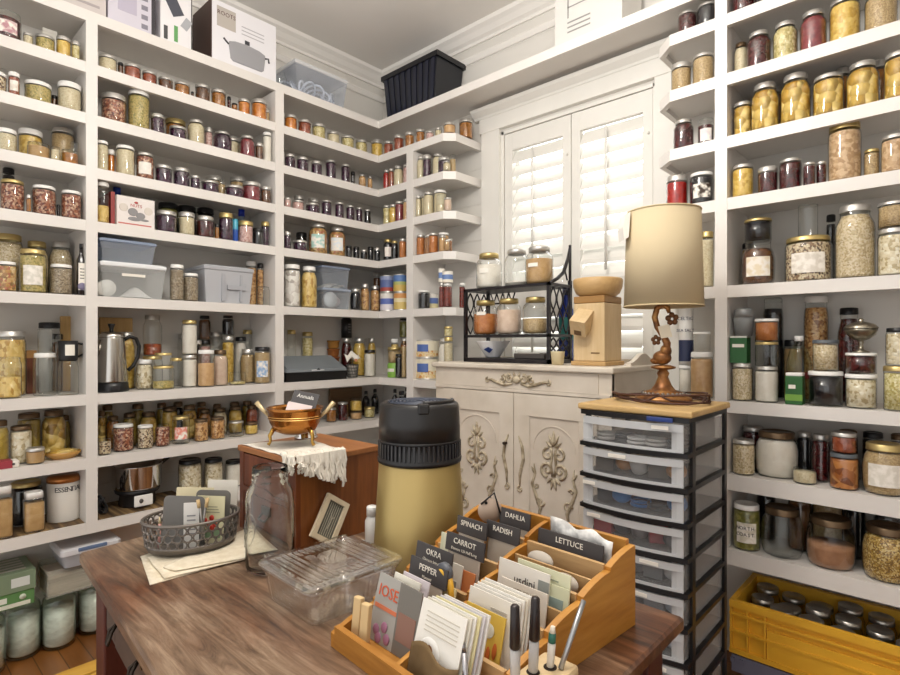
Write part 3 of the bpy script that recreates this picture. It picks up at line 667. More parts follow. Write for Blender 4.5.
# ---------------------------------------------------------------- other things on the shelves
def spot(wall, px0, px1, dep):
    """front-centre of a thing that spans two pixels on a shelf, dep behind its front edge"""
    if wall == 'L':
        y0, t0 = onX(px0, XL - dep); y1, t1 = onX(px1, XL - dep)
        return (XL - dep, (y0+y1)/2), abs(y1-y0), (t0+t1)/2, PI/2
    x0, t0 = onY(px0, YB + dep); x1, t1 = onY(px1, YB + dep)
    return ((x0+x1)/2, YB + dep), abs(x1-x0), (t0+t1)/2, 0
def sthing(name, label, cat, wall, px0, px1, dep, z, group=None):
    p, w, t, rz = spot(wall, px0, px1, dep)
    return thing(name, label, cat, (p[0], p[1], z + .0006), rz, group), w, t
INK = plain('#3c3a3c', .7); INKR = plain('#a8463c', .7); REDB = plain('#7d2a25', .6); GREEN = plain('#2f6a35', .5)
def bin_(name, label, wall, px0, px1, ytop, dep, z, depth, mbody, mlid, lidh=.018, taper=.9, group=None, rim=.006):
    t, w, tt = sthing(name, label, 'storage bin', wall, px0, px1, dep, z, group)
    h = zat(ytop, tt) - z; w *= .985
    b = MB(); k = taper; hb = h - lidh
    a = w/2 - rim; c = a*k; d0 = depth*(1-k)/2
    vs = [(-c, d0, 0), (c, d0, 0), (c, depth-d0, 0), (-c, depth-d0, 0), (-a, 0, hb), (a, 0, hb), (a, depth, hb), (-a, depth, hb)]
    b.add(vs, [(3,2,1,0), (0,1,5,4), (1,2,6,5), (2,3,7,6), (3,0,4,7)])
    b.obj('body', mbody, t, solid=-.002)
    l = MB().box(-w/2, w/2, -rim, depth+rim, hb+.0003, h, bev=min(.005, lidh*.35))
    l.box(-w/2+.012, w/2-.012, .006, depth-.006, h, h+.003)
    l.obj('lid', mlid, t)
    return t, w, h
# --- left end bay
t, w, tt = sthing('paper_bag', 'white rolled paper bag on the top shelf behind small jars, left end bay', 'paper bag', 'L', 40, 53, .17, ZL[1])
m = MB(); hh = .14
m.add([(-.026,-.012,0),(.026,-.012,0),(.026,.012,0),(-.026,.012,0),(-.012,.002,hh),(.034,.002,hh),(.034,.012,hh),(-.012,.012,hh)], [(3,2,1,0),(4,5,6,7),(0,1,5,4),(1,2,6,5),(2,3,7,6),(3,0,4,7)]); m.obj('sack', PAPER, t)
MB().box(-.012, .034, 0, .014, hh, hh+.012).obj('folded_top', PAPER, t)
t, w, tt = sthing('syrup_bottle', 'dark square bottle with white label beside the upright, fifth shelf, left bay', 'bottle', 'L', 76.5, 85.5, .03, ZL[5])
h = zat(244, tt) - ZL[5]; r = w/2*.92
MB().lathe([(0,0),(.95*r,0),(r,.01*h),(r,.68*h),(.5*r,.78*h),(.38*r,.82*h),(.38*r,.9*h)], 20, squ=6).obj('body', plain('#1c1413', .15), t)
MB().lathe([(0,.9*h),(.44*r,.9*h),(.44*r,h),(0,h)], 16).obj('cap', BLACK, t)
lb = MB().box(-r*.86, r*.86, -r*1.0-.001, -r*.98, .1*h, .62*h).obj('label', PAPER, t)
for k in range(4): MB().box(-r*.5, r*.5, -r-.0016, -r-.001, (.5-.06*k)*h, (.515-.06*k)*h).obj('print', INK, lb)
MB().lathe([(0,0),(.014,0),(.014,.0006),(0,.0006)], 16, M=Matrix.Translation((0,-r-.001,.17*h)) @ Matrix.Rotation(PI/2,4,'X')).obj('seal', plain('#7d7791',.6), lb)
BAMBOO = wood('pale board wood', '#b48d52', '#d3b176', 'z', 20)
t, w, tt = sthing('cutting_board', 'pale wooden board standing against the upright behind jars, sixth shelf, left bay', 'cutting board', 'L', 68, 81, .225, ZL[6])
MB().box(-.05, .06, -.012, .004, 0, .30, bev=.004).obj('board', BAMBOO, t)
t, w, tt = sthing('cutting_board', 'pale wooden board standing behind the steel percolator', 'cutting board', 'L', 99, 132, .225, ZL[6])
MB().box(-w/2, w/2, -.012, .004, 0, .30, bev=.004).obj('board', BAMBOO, t)
t, w, tt = sthing('wooden_box', 'small brown wooden box behind the jars, sixth shelf, left bay', 'box', 'L', 27, 36, .19, ZL[6])
m = MB().box(-w/2, w/2, 0, .04, 0, .135).obj('box', wood('small box wood', '#5d2d18', '#7b4022', 'z'), t)
MB().box(-w/2-.002, w/2+.002, -.002, .042, .1355, .165).obj('lid', wood('small box lid', '#a5753c', '#bd8c50', 'x'), t)
# mug with a white label
d6 = [d for d in ITEMS if d['bay'] == 'LB' and d['lvl'] == 6 and d['px'] > 66][0]
t = thing('mug', 'black mug with white square label, stacked on an empty jar in the left bay', 'mug', (d6['XY'][0], d6['XY'][1], d6['z'] + d6['h'] + .001), PI/2)
MB().lathe([(0,0),(.028,0),(.03,.004),(.031,.075),(.028,.075),(.027,.006),(0,.005)], 24).obj('cup', BLACKM, t)
MB().lathe([(.0315,.02),(.0315,.06)], 8, a0=-2.1, a1=-1.1).obj('label', PAPER, t)
MB().tube([(.03,0,.065),(.047,0,.062),(.055,0,.045),(.05,0,.025),(.031,0,.014)], .004).obj('handle', BLACKM, t)
# small tin label, paper and dish on 7
t, w, tt = sthing('paper_packet', 'white paper packet with a red end lying on seventh shelf, left bay', 'packet', 'L', -6, 20, .008, ZL[7])
MB().box(-w/2, w/2, 0, .05, 0, .024, bev=.006).obj('packet', PAPER, t)
MB().box(-w/2, -w/2+.05, -.001, .051, -.0, .025).obj('red_end', plain('#9d3a45', .6), t)
MB().box(w/2-.022, w/2-.014, -.0015, -.0008, .009, .016).obj('printed_mark', INK, t)
t, w, tt = sthing('serving_dish', 'shallow amber glass dish in front of the peach jar, left bay', 'dish', 'L', 47, 82, .045, ZL[7])
r = .05
MB().lathe([(0,0),(.6*r,0),(.95*r,.016),(r,.026),(.95*r,.026),(.6*r,.006),(0,.005)], 30, c=(0,.022,0), sx=1.15, sy=.8).obj('bowl', plain('#b98c48', .25), t)
MB().lathe([(0,.010),(.8*r,.012),(.9*r,.028),(.6*r,.034),(0,.036)], 24, c=(0,.022,0), sx=1.1, sy=.75).obj('dried_fruit', CT['pe'][1](), t)
for px0, px1, yt, lab in ((-8, 15, 488, 'square clear canister of tan powder with white lid, at the shelf edge'), (24, 47, 494, 'smaller square clear canister of tan powder, white lid, beside enamel tin')):
    t, w, tt = sthing('square_canister', lab, 'canister', 'L', px0, px1, .012, ZL[8]+.0034, 'square canisters on the bottom shelf')
    h = zat(yt, tt) - ZL[8]; r = w/2*.9
    MB().lathe([(0,0),(.95*r,0),(r,.006),(r,.80*h),(.8*r,.86*h)], 28, c=(0,r,0), squ=5).obj('jar', GLASS, t)
    MB().lathe([(0,.003),(.94*r,.003),(.95*r,.01),(.95*r,.72*h),(0,.73*h)], 28, c=(0,r,0), squ=5).obj('powder', CT['ta'][1](), t)
    MB().lathe([(.84*r,.84*h),(.86*r,.84*h),(.86*r,.98*h),(.8*r,h),(.6*r,h),(.58*r,.97*h),(0,.97*h)], 28, c=(0,r,0), squ=5).obj('lid', WHITEP, t)
t, w, tt = sthing('enamel_canister', 'cream enamel canister with copper lid and lettering beside the upright', 'canister', 'L', 49, 85.5, .06, ZL[8]+.0034)
h = zat(478, tt) - ZL[8]; h = min(h, .19); r = min(w/2*.93, .09)
MB().lathe([(0,0),(r*.98,0),(r,.004),(r,.86*h),(r*.97,.87*h)], 40, c=(0,r,0)).obj('body', plain('#dcd8d0', .35), t)
MB().lathe([(r*1.0,.862*h),(r*1.03,.865*h),(r*1.03,.95*h),(r*.9,h),(0,h)], 40, c=(0,r,0)).obj('lid', plain('#b5763f', .3, .7), t)
for i, ch in enumerate('ESSENTIALS'):
    a = (-PI/2) + .2 + (i - 4.5)*.19
    text('lettering', ch, .026, INK, t, Matrix.Translation((math.cos(a)*(r+.0008), r + math.sin(a)*(r+.0008), .72*h)) @ Matrix.Rotation(a + PI/2, 4, 'Z') @ Matrix.Rotation(PI/2, 4, 'X'))
MAT_ = mottled('woven bamboo strips', [(.35, '#3a2b1e'), (.5, '#6d5538'), (.65, '#9c8156')], 45, .7, stretch=(1, .05, 1), bmp=.4)
for bay, y0, y1, lab in (('L', .20, .5875, 'woven bamboo mat under the enamel canister and square jars, bottom shelf'), ('L', .628, .985, 'woven bamboo mat under the steel saucepan, bottom shelf')):
    t = thing('bamboo_mat', lab, 'mat', (XL-.125, (y0+y1)/2, ZL[8]+.0004), PI/2)
    MB().box(-(y1-y0)/2, (y1-y0)/2, -.112, .115, 0, .0025).obj('mat', MAT_, t)
# --- middle bay
t, w, tt = sthing('bottle', 'clear bottle with blue cap behind the nut grinder box', 'bottle', 'L', 112, 122, .15, ZL[4])
h = zat(183, tt) - ZL[4]; h = min(h, .178)
MB().lathe([(0,0),(.026,0),(.028,.01),(.028,.6*h),(.012,.78*h),(.011,.84*h)], 20).obj('body', plastic_clear('clear bottle', '#cfdbe4', .35), t)
MB().lathe([(0,.84*h),(.014,.84*h),(.014,h),(0,h)], 16).obj('cap', plain('#2744a0', .4), t)
t, w, tt = sthing('recipe_book', 'thin red book standing beside the white nut grinder box', 'book', 'L', 111, 114.5, .03, ZL[4])
MB().box(-w/2, w/2, 0, .15, 0, .125).obj('pages', PAPER, t)
m = MB(); m.box(-w/2-.001, w/2+.0005, -.0025, -.0003, 0, .13); m.box(-w/2-.001, -w/2-.0002, 0, .152, 0, .13); m.obj('cover', plain('#8e2f2c', .5), t)
t, w, tt = sthing('nut_grinder_box', 'white carton printed with a grey nut mill and red lines, fourth shelf', 'box', 'L', 117, 154.5, .012, ZL[4])
h = zat(198, tt) - ZL[4]
b = MB().box(-w/2, w/2, 0, .10, 0, h).obj('carton', plain('#e2dcd8', .6), t)
MB().box(-w/2+.004, w/2-.012, -.001, -.0003, .008, .013).obj('red_line', plain('#c4716a', .6), b)
text('red_lettering', 'NUTS', .017, plain('#b34a48', .6), b, FACE(0, -.0008, h*.72))
MB().ball((0, 0, 0), .006, 8, 6, M=Matrix.Translation((0,-.0015,h*.83)) @ Matrix.Diagonal((1.2,.15,.8,1))).obj('red_emblem', plain('#b34a48', .6), b)
gm = MB(); gm.ball((-.012, -.001, h*.5), .018, 12, 8, (1, .06, .9)); gm.ball((.016, -.001, h*.40), .017, 12, 8, (1, .06, .8)); gm.ball((-.006, -.001, h*.27), .016, 12, 8, (1.5, .06, .5)); gm.ball((.03, -.001, h*.27), .012, 12, 8, (1.4, .06, .4)); gm.obj('printed_picture', plain('#8b8a8b', .7), b)
MB().ball((-.045, -.0004, h*.62), .016, 12, 8, (1, .03, 1)).obj('pale_pattern', plain('#d4ccc2', .7), b); MB().ball((.045, -.0004, h*.6), .016, 12, 8, (1, .03, 1)).obj('pale_pattern', plain('#d4ccc2', .7), b)
t, w, tt = sthing('drink_can', 'tall blue and turquoise can standing among jam jars, middle bay', 'can', 'L', 234, 239, .03, ZL[4])
h = zat(219, tt) - ZL[4]; r = max(w/2, .013)
MB().lathe([(0,0),(r*.9,0),(r,.006),(r,.55*h)], 18, c=(0,r,0)).obj('lower_band', plain('#2450a8', .3), t)
MB().lathe([(r,.55*h),(r,.93*h),(r*.85,h),(0,h)], 18, c=(0,r,0)).obj('upper_band', plain('#49a9c4', .3), t)
t, w, tt = sthing('bottle', 'clear water bottle with bright blue cap behind jars, middle bay', 'bottle', 'L', 237, 246, .14, ZL[4])
h = min(zat(210, tt) - ZL[4], .18)
MB().lathe([(0,0),(.024,0),(.026,.01),(.026,.62*h),(.013,.78*h),(.012,.82*h)], 20).obj('body', plastic_clear('clear bottle', '#cfdbe4', .35), t)
MB().lathe([(0,.82*h),(.0145,.82*h),(.0145,h),(0,h)], 16).obj('cap', plain('#2038b4', .35), t)
CLR = plastic_clear('clear bin plastic', '#f8f9f9', .14); BLUEP = plastic_clear('bluish lid plastic', '#b4c4de', .6); WLID = plain('#e4e6e8', .4)
t1, w1, h1 = bin_('storage_bin', 'clear bin with white lid holding bagged goods, lower of two stacked bins', 'L', 99, 167, 264, .014, ZL[5], .2, CLR, WLID)
MB().lathe([(0,0),(.03,0),(.032,.004),(.032,.05),(0,.05)], 20, M=Matrix.Translation((-.09,.07,.036)) @ Matrix.Rotation(PI/2,4,'X')).obj('white_tub', WHITEP, t1)
m = MB(); m.grid(lambda u, v: (-.035+.12*u, .03+.09*v, .006+.03*math.sin(PI*u)*math.sin(PI*v)*(1+.5*math.sin(9*u+7*v))), 14, 10); m.obj('wrapped_food', plain('#e9e7e4', .4), t1)
MB().box(-.045, .04, -.0018, -.0006, h1*.62, h1*.70).obj('label', PAPER, t1)
t2, w2, h2 = bin_('storage_bin', 'clear shallow container with blue lid, stacked on the white lidded bin', 'L', 98.5, 157, 241, .02, ZL[5]+h1+.004, .17, plastic_clear('pale blue container', '#f0f4f9', .13), BLUEP, .012)
t3, w3, h3 = bin_('storage_bin', 'opaque grey tote bin with overhanging lid, between jars on fifth shelf', 'L', 203, 254, 267, .016, ZL[5], .2, plain('#b3b5ba', .45), plain('#aeb0b6', .45), .02)
m = MB(); m.box(-.01, .075, -.006, .0, h3*.38, h3*.5); m.box(-.035, -.02, -.004, .01, .01, h3*.8); m.box(.05, .06, -.004, .01, .01, h3*.8); m.obj('moulded_ribs', plain('#a9abb1', .45), t3)
# percolator
t, w, tt = sthing('percolator', 'polished steel coffee percolator with black handle, knob and base', 'percolator', 'L', 98.5, 124, .075, ZL[6])
k = .95*(zat(329, tt) - ZL[6])/.225
M = Matrix.Scale(k, 4)
MB().lathe([(0,0),(.056,0),(.058,.006),(.056,.032),(.05,.036),(0,.036)], 32, M=M).obj('base', BLACK, t)
MB().lathe([(0,.036),(.053,.036),(.054,.04),(.043,.2),(.042,.21),(.0,.212)], 40, M=M).obj('body', STEEL, t)
MB().lathe([(.0445,.205),(.045,.214),(.03,.224),(.01,.228),(0,.228)], 32, M=M).obj('lid', STEEL, t)
MB().lathe([(0,.228),(.007,.228),(.007,.238),(.012,.252),(.012,.256),(0,.257)], 16, M=M).obj('knob', BLACK, t)
MB().tube([(.043,0,.196),(.062,0,.208),(.085,0,.2),(.096,0,.17),(.092,0,.13),(.075,0,.095),(.056,0,.078)], .007, 10, M=M).obj('handle', BLACK, t)
MB().tube([(-.046,0,.14),(-.06,0,.165),(-.07,0,.195)], .011, 10, M=M).obj('spout', STEEL, t)
MB().box(-.012, .012, -.0575, -.055, .01, .024, M=M).obj('control_panel', plain('#2b2b2d', .3), t)
# saucepan in the bottom of the middle bay
p, w, tt, rz = spot('L', 113, 166, .13)
t = thing('saucepan', 'shiny steel pan on a dark trivet, bottom shelf of the middle bay', 'pan', (XL-.128, p[1]-.012, ZL[8]+.0036), PI/2); t.scale = (.93, .93, 1.12)
MB().lathe([(0,.062),(.09,.062),(.098,.07),(.099,.146),(.103,.149),(.1,.151),(.096,.147),(.094,.074),(0,.066)], 56).obj('pan', CHROME, t)
MB().lathe([(0,0),(.07,0),(.075,.006),(.07,.04),(.088,.05),(.092,.0615),(0,.0615)], 40).obj('hot_plate', BLACKM, t)
m = MB(); m.tube([(.1, .01, .135), (.13, .03, .146), (.165, .05, .156)], .008, 8); m.obj('handle', BLACKM, t)
m = MB().box(-.045, .03, -.104, -.098, .010, .05, bev=.004); m.obj('white_tag', WHITEP, t)
MB().lathe([(0,0),(.008,0),(.008,.004),(0,.004)], 16, M=Matrix.Translation((-.018,-.104,.03)) @ Matrix.Rotation(PI/2,4,'X')).obj('tag_stud', plain('#54504c', .4), t)
t = thing('power_cord', 'black cord bundled at the end of the bottom shelf beside the pan', 'cord', (XL-.09, .662, ZL[8]+.0045), PI/2)
m = MB(); pts = []
for i in range(60): a = i*.55; pts.append((.012*math.cos(a*1.3)+.008*math.sin(a*.31), (.028*math.sin(a*.37)), .035+.03*math.sin(a)))
m.tube(pts, .0035, 6); m.obj('cord', BLACKM, t)
# --- corner bay
t4, w4, h4 = bin_('storage_bin', 'clear bin with grey blue lid, lower of the two in the corner bay', 'L', 322, 351, 289, .02, ZL[5], .19, plastic_clear('smoky container', '#f0f3f6', .14), plastic_clear('greyblue lid', '#b3bfd2', .75), .012, .92)
MB().ball((.02, .08, .045), .045, 14, 8, (1.2, 1, .8)).obj('wrapped_bread', plain('#d9cbc6', .6), t4)
MB().lathe([(0,0),(.04,0),(.04,.02),(0,.02)], 20, M=Matrix.Translation((-.03,.03,.05)) @ Matrix.Rotation(PI/2,4,'X')).obj('white_disc', WHITEP, t4)
t5, w5, h5 = bin_('storage_bin', 'clear blue lidded bin of flat crackers, stacked in the corner bay', 'L', 321, 350, 267, .03, ZL[5]+h4+.004, .17, plastic_clear('pale blue container', '#f0f4f9', .13), BLUEP, .01, .9)
m = MB()
for i in range(7): m.box(-.06+.015*i, -.02+.015*i, .02+.01*(i%3), .1, .004+.006*(i%4), .009+.006*(i%4))
m.obj('crackers', plain('#e0d6c4', .7), t5)
# vacuum sealer
t, w, tt = sthing('vacuum_sealer', 'grey and black vacuum sealer with sloping lid, lying on the corner shelf', 'kitchen appliance', 'L', 285.5, 347, .008, ZL[6])
k = w*.98
m = MB(); m.add([(-k/2,0,0),(k/2,0,0),(k/2,.125,0),(-k/2,.125,0),(-k/2,0,.045),(k/2,0,.045),(k/2,.125,.06),(-k/2,.125,.06)], [(3,2,1,0),(4,5,6,7),(0,1,5,4),(1,2,6,5),(2,3,7,6),(3,0,4,7)]); m.obj('base', BLACK, t)
m = MB(); m.add([(-k/2,-.006,.047),(k/2,-.006,.047),(k/2,.128,.062),(-k/2,.128,.062),(-k/2+.008,-.004,.062),(k/2-.008,-.004,.062),(k/2-.012,.125,.125),(-k/2+.012,.125,.125)], [(3,2,1,0),(4,5,6,7),(0,1,5,4),(1,2,6,5),(2,3,7,6),(3,0,4,7)]); m.obj('lid', plain('#7f868b', .35), t)
MB().box(-.04, .035, -.0075, -.005, .05, .058).obj('latch', plain('#c9cdd0', .3), t)
m = MB(); m.add([(-.012,-.008,.055),(.012,-.008,.055),(0,-.008,.065)], [(0,1,2)]); m.obj('arrow_mark', BLACK, t, solid=.001)
# terracotta pots, basket, black tall tin
for i, lab in enumerate(['terracotta bowl at the bottom of three nested on the corner shelf', 'terracotta bowl in the middle of three nested on the corner shelf', 'terracotta bowl on top of three nested on the corner shelf']):
    p, w, tt, rz = spot('L', 327, 342, .21)
    t = thing('terracotta_bowl', lab, 'bowl', (XL-.205, p[1]-.012, ZL[6]+.07+.046*i), 0, 'nested terracotta bowls')
    MB().lathe([(0,0),(.024,0),(.030,.006),(.034,.045),(.036,.045),(.036,.036),(.036,.045),(.031,.045),(.026,.008),(0,.006)], 26).obj('bowl', plain(['#a85f33','#b5713c','#b98440'][i], .55), t)
t = thing('upturned_crock', 'dark crock under the nested terracotta bowls', 'crock', (XL-.205, p[1]-.012, ZL[6]+.0006)); MB().lathe([(0,0),(.034,0),(.036,.01),(.03,.06),(.022,.068),(0,.0685)], 24).obj('crock', BLACKM, t)
dd = [d for d in ITEMS if d['bay'] == 'CB' and d['lvl'] == 6 and d['con'] == 'dj'][0]
t = thing('tall_tin', 'tall black tin with faint lettering, stacked on a jar in the corner bay', 'tin', (dd['XY'][0], dd['XY'][1], dd['z']+dd['h']+.001), PI/2)
hh = min(zat(318, dd['t']) - (dd['z']+dd['h']), 1.32 - dd['z'] - dd['h'])
MB().lathe([(0,0),(.03,0),(.03,hh*.92),(.024,hh*.94),(.024,hh),(0,hh)], 24).obj('tin', BLACK, t)
m = MB()
for i in range(4): m.lathe([(.0304, hh*(.25+.13*i)), (.0304, hh*(.31+.13*i))], 8, a0=-1.9, a1=-1.1)
m.obj('faded_print', plain('#6b6a6c', .6), t)
t, w, tt = sthing('wire_basket', 'black wire basket heaped with white paper beside the vacuum sealer', 'basket', 'L', 348.5, 363.5, .045, ZL[6])
R_ = .034; m = MB()
for k in range(5): zz = .003+.017*k; rr = R_*(.8+.05*k); m.tube([(rr*math.cos(a), R_+rr*math.sin(a), zz) for a in [i*PI/12 for i in range(24)]], .0022, 5, closed=True)
for i in range(22): a = i*2*PI/22; m.tube([(R_*.8*math.cos(a), R_+R_*.8*math.sin(a), .003), (R_*math.cos(a+.3), R_+R_*math.sin(a+.3), .073)], .002, 5)
m.obj('wire_frame', plain('#4a4a48', .5), t)
m = MB(); m.lathe([(0,.004),(R_*.74,.004),(R_*.9,.07),(0,.07)], 18, c=(0,R_,0)); m.obj('cloth_lining', plain('#cfc8bd', .8), t)
t = thing('crumpled_paper', 'crumpled white paper with orange print heaped in the wire basket', 'paper', (t.location[0], t.location[1], ZL[6]+.0745), PI/2)
m = MB(); m.grid(lambda u, v: (-.05+.1*u, .03*v+ -.005+.02, .012+.035*abs(math.sin(5*u+2*v))*(1-abs(u-.5))+.03*v), 12, 8); m.obj('paper', PAPER, t, solid=.001)
MB().box(.0, .018, .012, .014, .016, .03).obj('orange_print', plain('#d99368', .7), t)
# board leaning behind small jars on shelf 7 of the corner bay
t, w, tt = sthing('wooden_board', 'weathered brown plank standing behind small jars under the vacuum sealer', 'board', 'L', 330, 362, .222, ZL[7])
MB().box(-w/2, w/2, 0, .014, 0, .17).obj('plank', wood('weathered plank', '#5b4632', '#8a7052', 'x'), t)
# --- cans and boxes in the back nook
def can(px0, px1, dep, z, ztop, label, bands, group='food cans in the corner', lid=SILVER):
    p, w, tt, rz = spot('B', px0, px1, dep + .03); r = w/2
    t = thing('food_can', label, 'can', (p[0], YB+dep+r, z+.0006), 0, group); h = ztop - z
    MB().lathe([(0,0),(r*.97,0),(r*.97,.003),(r*.95,.005),(r*.95,h-.005),(r*.97,h-.003),(r*.97,h),(r*.9,h),(r*.88,h-.003),(0,h-.003)], 26).obj('tin', lid, t)
    z0 = .006
    for c, f in bands:
        z1 = z0 + (h-.012)*f
        MB().lathe([(r*.965, z0), (r*.965, z1)], 26).obj('label', plain('#'+c, .4) if isinstance(c, str) else c, t); z0 = z1
    return t, r, h
BI5 = ZL[5]
def zpy(py, px, dep): return zat(py, onY(px, YB+dep)[1])
zA = zpy(293, 386, .05); zB = zpy(276, 386, .05)
can(380.6, 391, .012, BI5, zA, 'blue and white can under a tall blue can in the corner nook', [('d8d4dc', .35), ('5d6fb5', .35), ('e2ded8', .3)])
can(380.6, 391, .012, zA+.001, zB, 'dark blue can with red corner, stacked in the corner nook', [('a84a40', .25), ('5a6a9c', .5), ('8d98b8', .25)])
zA = zpy(293, 399, .05); zB = zpy(275, 399, .05)
can(394, 405, .012, BI5, zA, 'yellow can with orange patch, lower one beside the upright', [('cdb46c', .45), ('dfd2ac', .25), ('c98f52', .3)])
can(394, 404, .012, zA+.001, zB, 'yellow can with blue top band, stacked beside the upright', [('c9ab5a', .4), ('a8b06a', .2), ('587ab0', .4)])
def ctop(d): return d['z'] + d['h'] + .001
bo5 = [d for d in ITEMS if d['bay'] == 'BO' and d['lvl'] == 5]
t, w, tt = sthing('tea_tin', 'tall dark green tin standing behind cans just right of the upright', 'tin', 'B', 413.5, 420.5, .17, BI5)
hh = zpy(272, 417, .17) - BI5
m = MB().box(-w/2, w/2, 0, .05, 0, hh*.9).obj('tin', plain('#16201a', .4), t); MB().box(-w/2-.001, w/2+.001, -.001, .051, hh*.9, hh).obj('lid', BLACK, t)
MB().box(w*.2, w*.4, -.0012, -.0004, hh*.2, hh*.7).obj('label', plain('#47694a', .5), t)
zc = zpy(292, 432, .05)
tc, rc, hc = can(426.8, 436, .09, BI5, zc, 'white can with blue band, in front of the red carton', [('e4d9a8', .35), ('5f77b4', .4), ('e6e2da', .25)])
t, w, tt = sthing('tomato_carton', 'red carton with tomato picture standing behind cans', 'carton', 'B', 422, 430, .185, BI5)
hh = zpy(269, 426, .185) - BI5
MB().box(-w/2, w/2, 0, .05, 0, hh).obj('carton', plain('#a83a30', .5), t); MB().box(-w*.32, w*.32, -.001, -.0003, hh*.3, hh*.92).obj('picture_panel', plain('#d9d6c2', .5), t)
MB().ball((0, -.001, hh*.28), w*.25, 12, 8, (1, .1, 1)).obj('printed_tomato', plain('#c23a26', .4), t)
rb = [d for d in bo5 if d['con'] == 'rs']
zb0, zb1 = ctop(rb[0]), ctop(rb[1])
z0 = max(zb0, zb1)
for (px0, px1, yt, lab) in ((432.5, 444.5, 269, 'tall white can with blue band, stacked high above the red beans'), (446, 455, 271, 'cream can with blue band, stacked above the red beans near window')):
    t, w, tt = sthing('food_can', lab, 'can', 'B', px0, px1, .02, BI5, 'food cans in the corner'); r = w/2*.96
    base = rb[0] if px0 < 440 else rb[1]
    t.location = (base['XY'][0], base['XY'][1], ctop(base)); hh = zpy(yt, (px0+px1)/2, .03) - ctop(base); r = min(r, base['r']*1.25)
    MB().lathe([(0,0),(r*.97,0),(r*.95,.005),(r*.95,hh-.005),(r*.97,hh),(r*.88,hh-.003),(0,hh-.003)], 26).obj('tin', SILVER, t)
    for a, b, c in ((.03,.3,'e6e0d2'),(.3,.7,'6a86b8'),(.7,.97,'ece7dc')): MB().lathe([(r*.97, a*hh), (r*.97, b*hh)], 26).obj('label', plain('#'+c, .4), t)
BI6 = ZL[6]
zA = zpy(358, 423, .05); zB = zpy(340, 423, .05)
MIX = mottled('printed vegetables', [(.4, '#d9b877'), (.5, '#e4d8b8'), (.6, '#c9904f')], 60, .4)
for z0, z1, lab in ((BI6, zA, 'large cream food can with blue label, lower one beside the cabinet'), (zA+.001, zB, 'large cream food can with blue label, stacked upper one beside the cabinet')):
    t, r, h = can(414.5, 431.5, .012, z0, z1, lab, [(MIX, .4), ('e2dcc6', .6)], 'large food cans by the cabinet')
    a = -PI/2 + .25
    MB().lathe([(r*.985, h*.35), (r*.985, h*.75)], 12, a0=a-.5, a1=a+.6).obj('blue_panel', plain('#4d68a8', .4), t)
t, w, tt = sthing('green_tin', 'lime green label jar with white band below a nut jar in the corner nook', 'jar', 'B', 384.5, 394, .014, BI6)
hh = zpy(363, 389, .03) - BI6; r = w/2
MB().lathe([(0,0),(r*.95,0),(r,.004),(r,hh*.9),(r*.9,hh*.95),(r*.9,hh),(0,hh)], 26, c=(0,r,0)).obj('jar', plain('#86b64c', .4), t)
MB().lathe([(r*1.01,hh*.4),(r*1.01,hh*.62)], 12, c=(0,r,0), a0=-2.4, a1=-.8).obj('label_band', plain('#e7e6da', .5), t)
z0 = BI6 + hh + .0012; zt = zpy(347, 389, .03); h2 = zt - z0
t = thing('storage_jar', 'short jar of tan grain stacked on the lime green label jar', 'jar', (t.location[0], t.location[1]+r, z0))
MB().lathe([(0,0),(r*.9,0),(r*.95,.006),(r*.95,h2*.8)], 26).obj('jar', GLASS, t); MB().lathe([(0,.002),(r*.88,.002),(r*.88,h2*.72),(0,h2*.72)], 26).obj('contents', CT['be'][1](), t)
MB().lathe([(r*.94,h2*.78),(r*.96,h2*.78),(r*.96,h2),(0,h2)], 26).obj('lid', GOLDM, t)
t, w, tt = sthing('tomato_carton', 'red and white carton between the cream cans and the garlic jar', 'carton', 'B', 430.5, 436, .19, BI6)
hh = zpy(338, 433, .19) - BI6
MB().box(-w/2, w/2, 0, .04, 0, hh).obj('carton', plain('#a83a30', .5), t); MB().box(-w*.3, w*.3, -.001, -.0003, hh*.3, hh*.8).obj('picture_panel', plain('#d9d6c2', .5), t)
# --- right hand bay extras
R5 = ZR[5]
t, w, tt = sthing('tea_box', 'green tin with white label, stacked on the oats jar by the upright', 'tin', 'B', 728.5, 745, .02, R5)
q = [d for d in ITEMS if d['bay'] == 'RB' and d['lvl'] == 5][0]; zq = ctop(q); hh = zat(336, q['t']) - zq
t.location = (q['XY'][0]-.006, q['XY'][1]-.026, zq)
MB().box(-w/2, w/2, 0, .05, 0, hh*.93).obj('tin', plain('#1f5a26', .35), t); MB().box(-w/2-.001, w/2+.001, -.001, .051, hh*.93, hh).obj('lid', plain('#cfd0c8', .4), t)
MB().box(-w*.36, w*.36, -.001, -.0003, hh*.58, hh*.7).obj('label', PAPER, t)
t2 = thing('measuring_cup', 'upturned grey tumbler standing on the green tin', 'tumbler', (q['XY'][0]+.004, q['XY'][1], zq+hh+.001))
h2 = min(zat(309, q['t']) - zq - hh, ZR[4]-.03-zq-hh)
MB().lathe([(.0,h2),(.022,h2),(.026,h2*.94),(.03,h2*.66),(.032,h2*.62),(.026,0),(.024,0),(.03,h2*.6),(.02,h2*.9),(0,h2*.9)], 26).obj('cup', plastic_clear('smoky tumbler', '#9fa3a3', .6), t2)
MB().lathe([(0,h2*.66+.001),(.0312,h2*.66),(.027,h2*.95),(.02,h2*1.01),(0,h2*1.01)], 26).obj('cap', plain('#8d9091', .35, .4), t2)
t, w, tt = sthing('spice_tin', 'green rectangular tin with white lid and label on shelf edge', 'tin', 'B', 785, 802.5, .014, R5)
hh = zat(373, tt) - R5
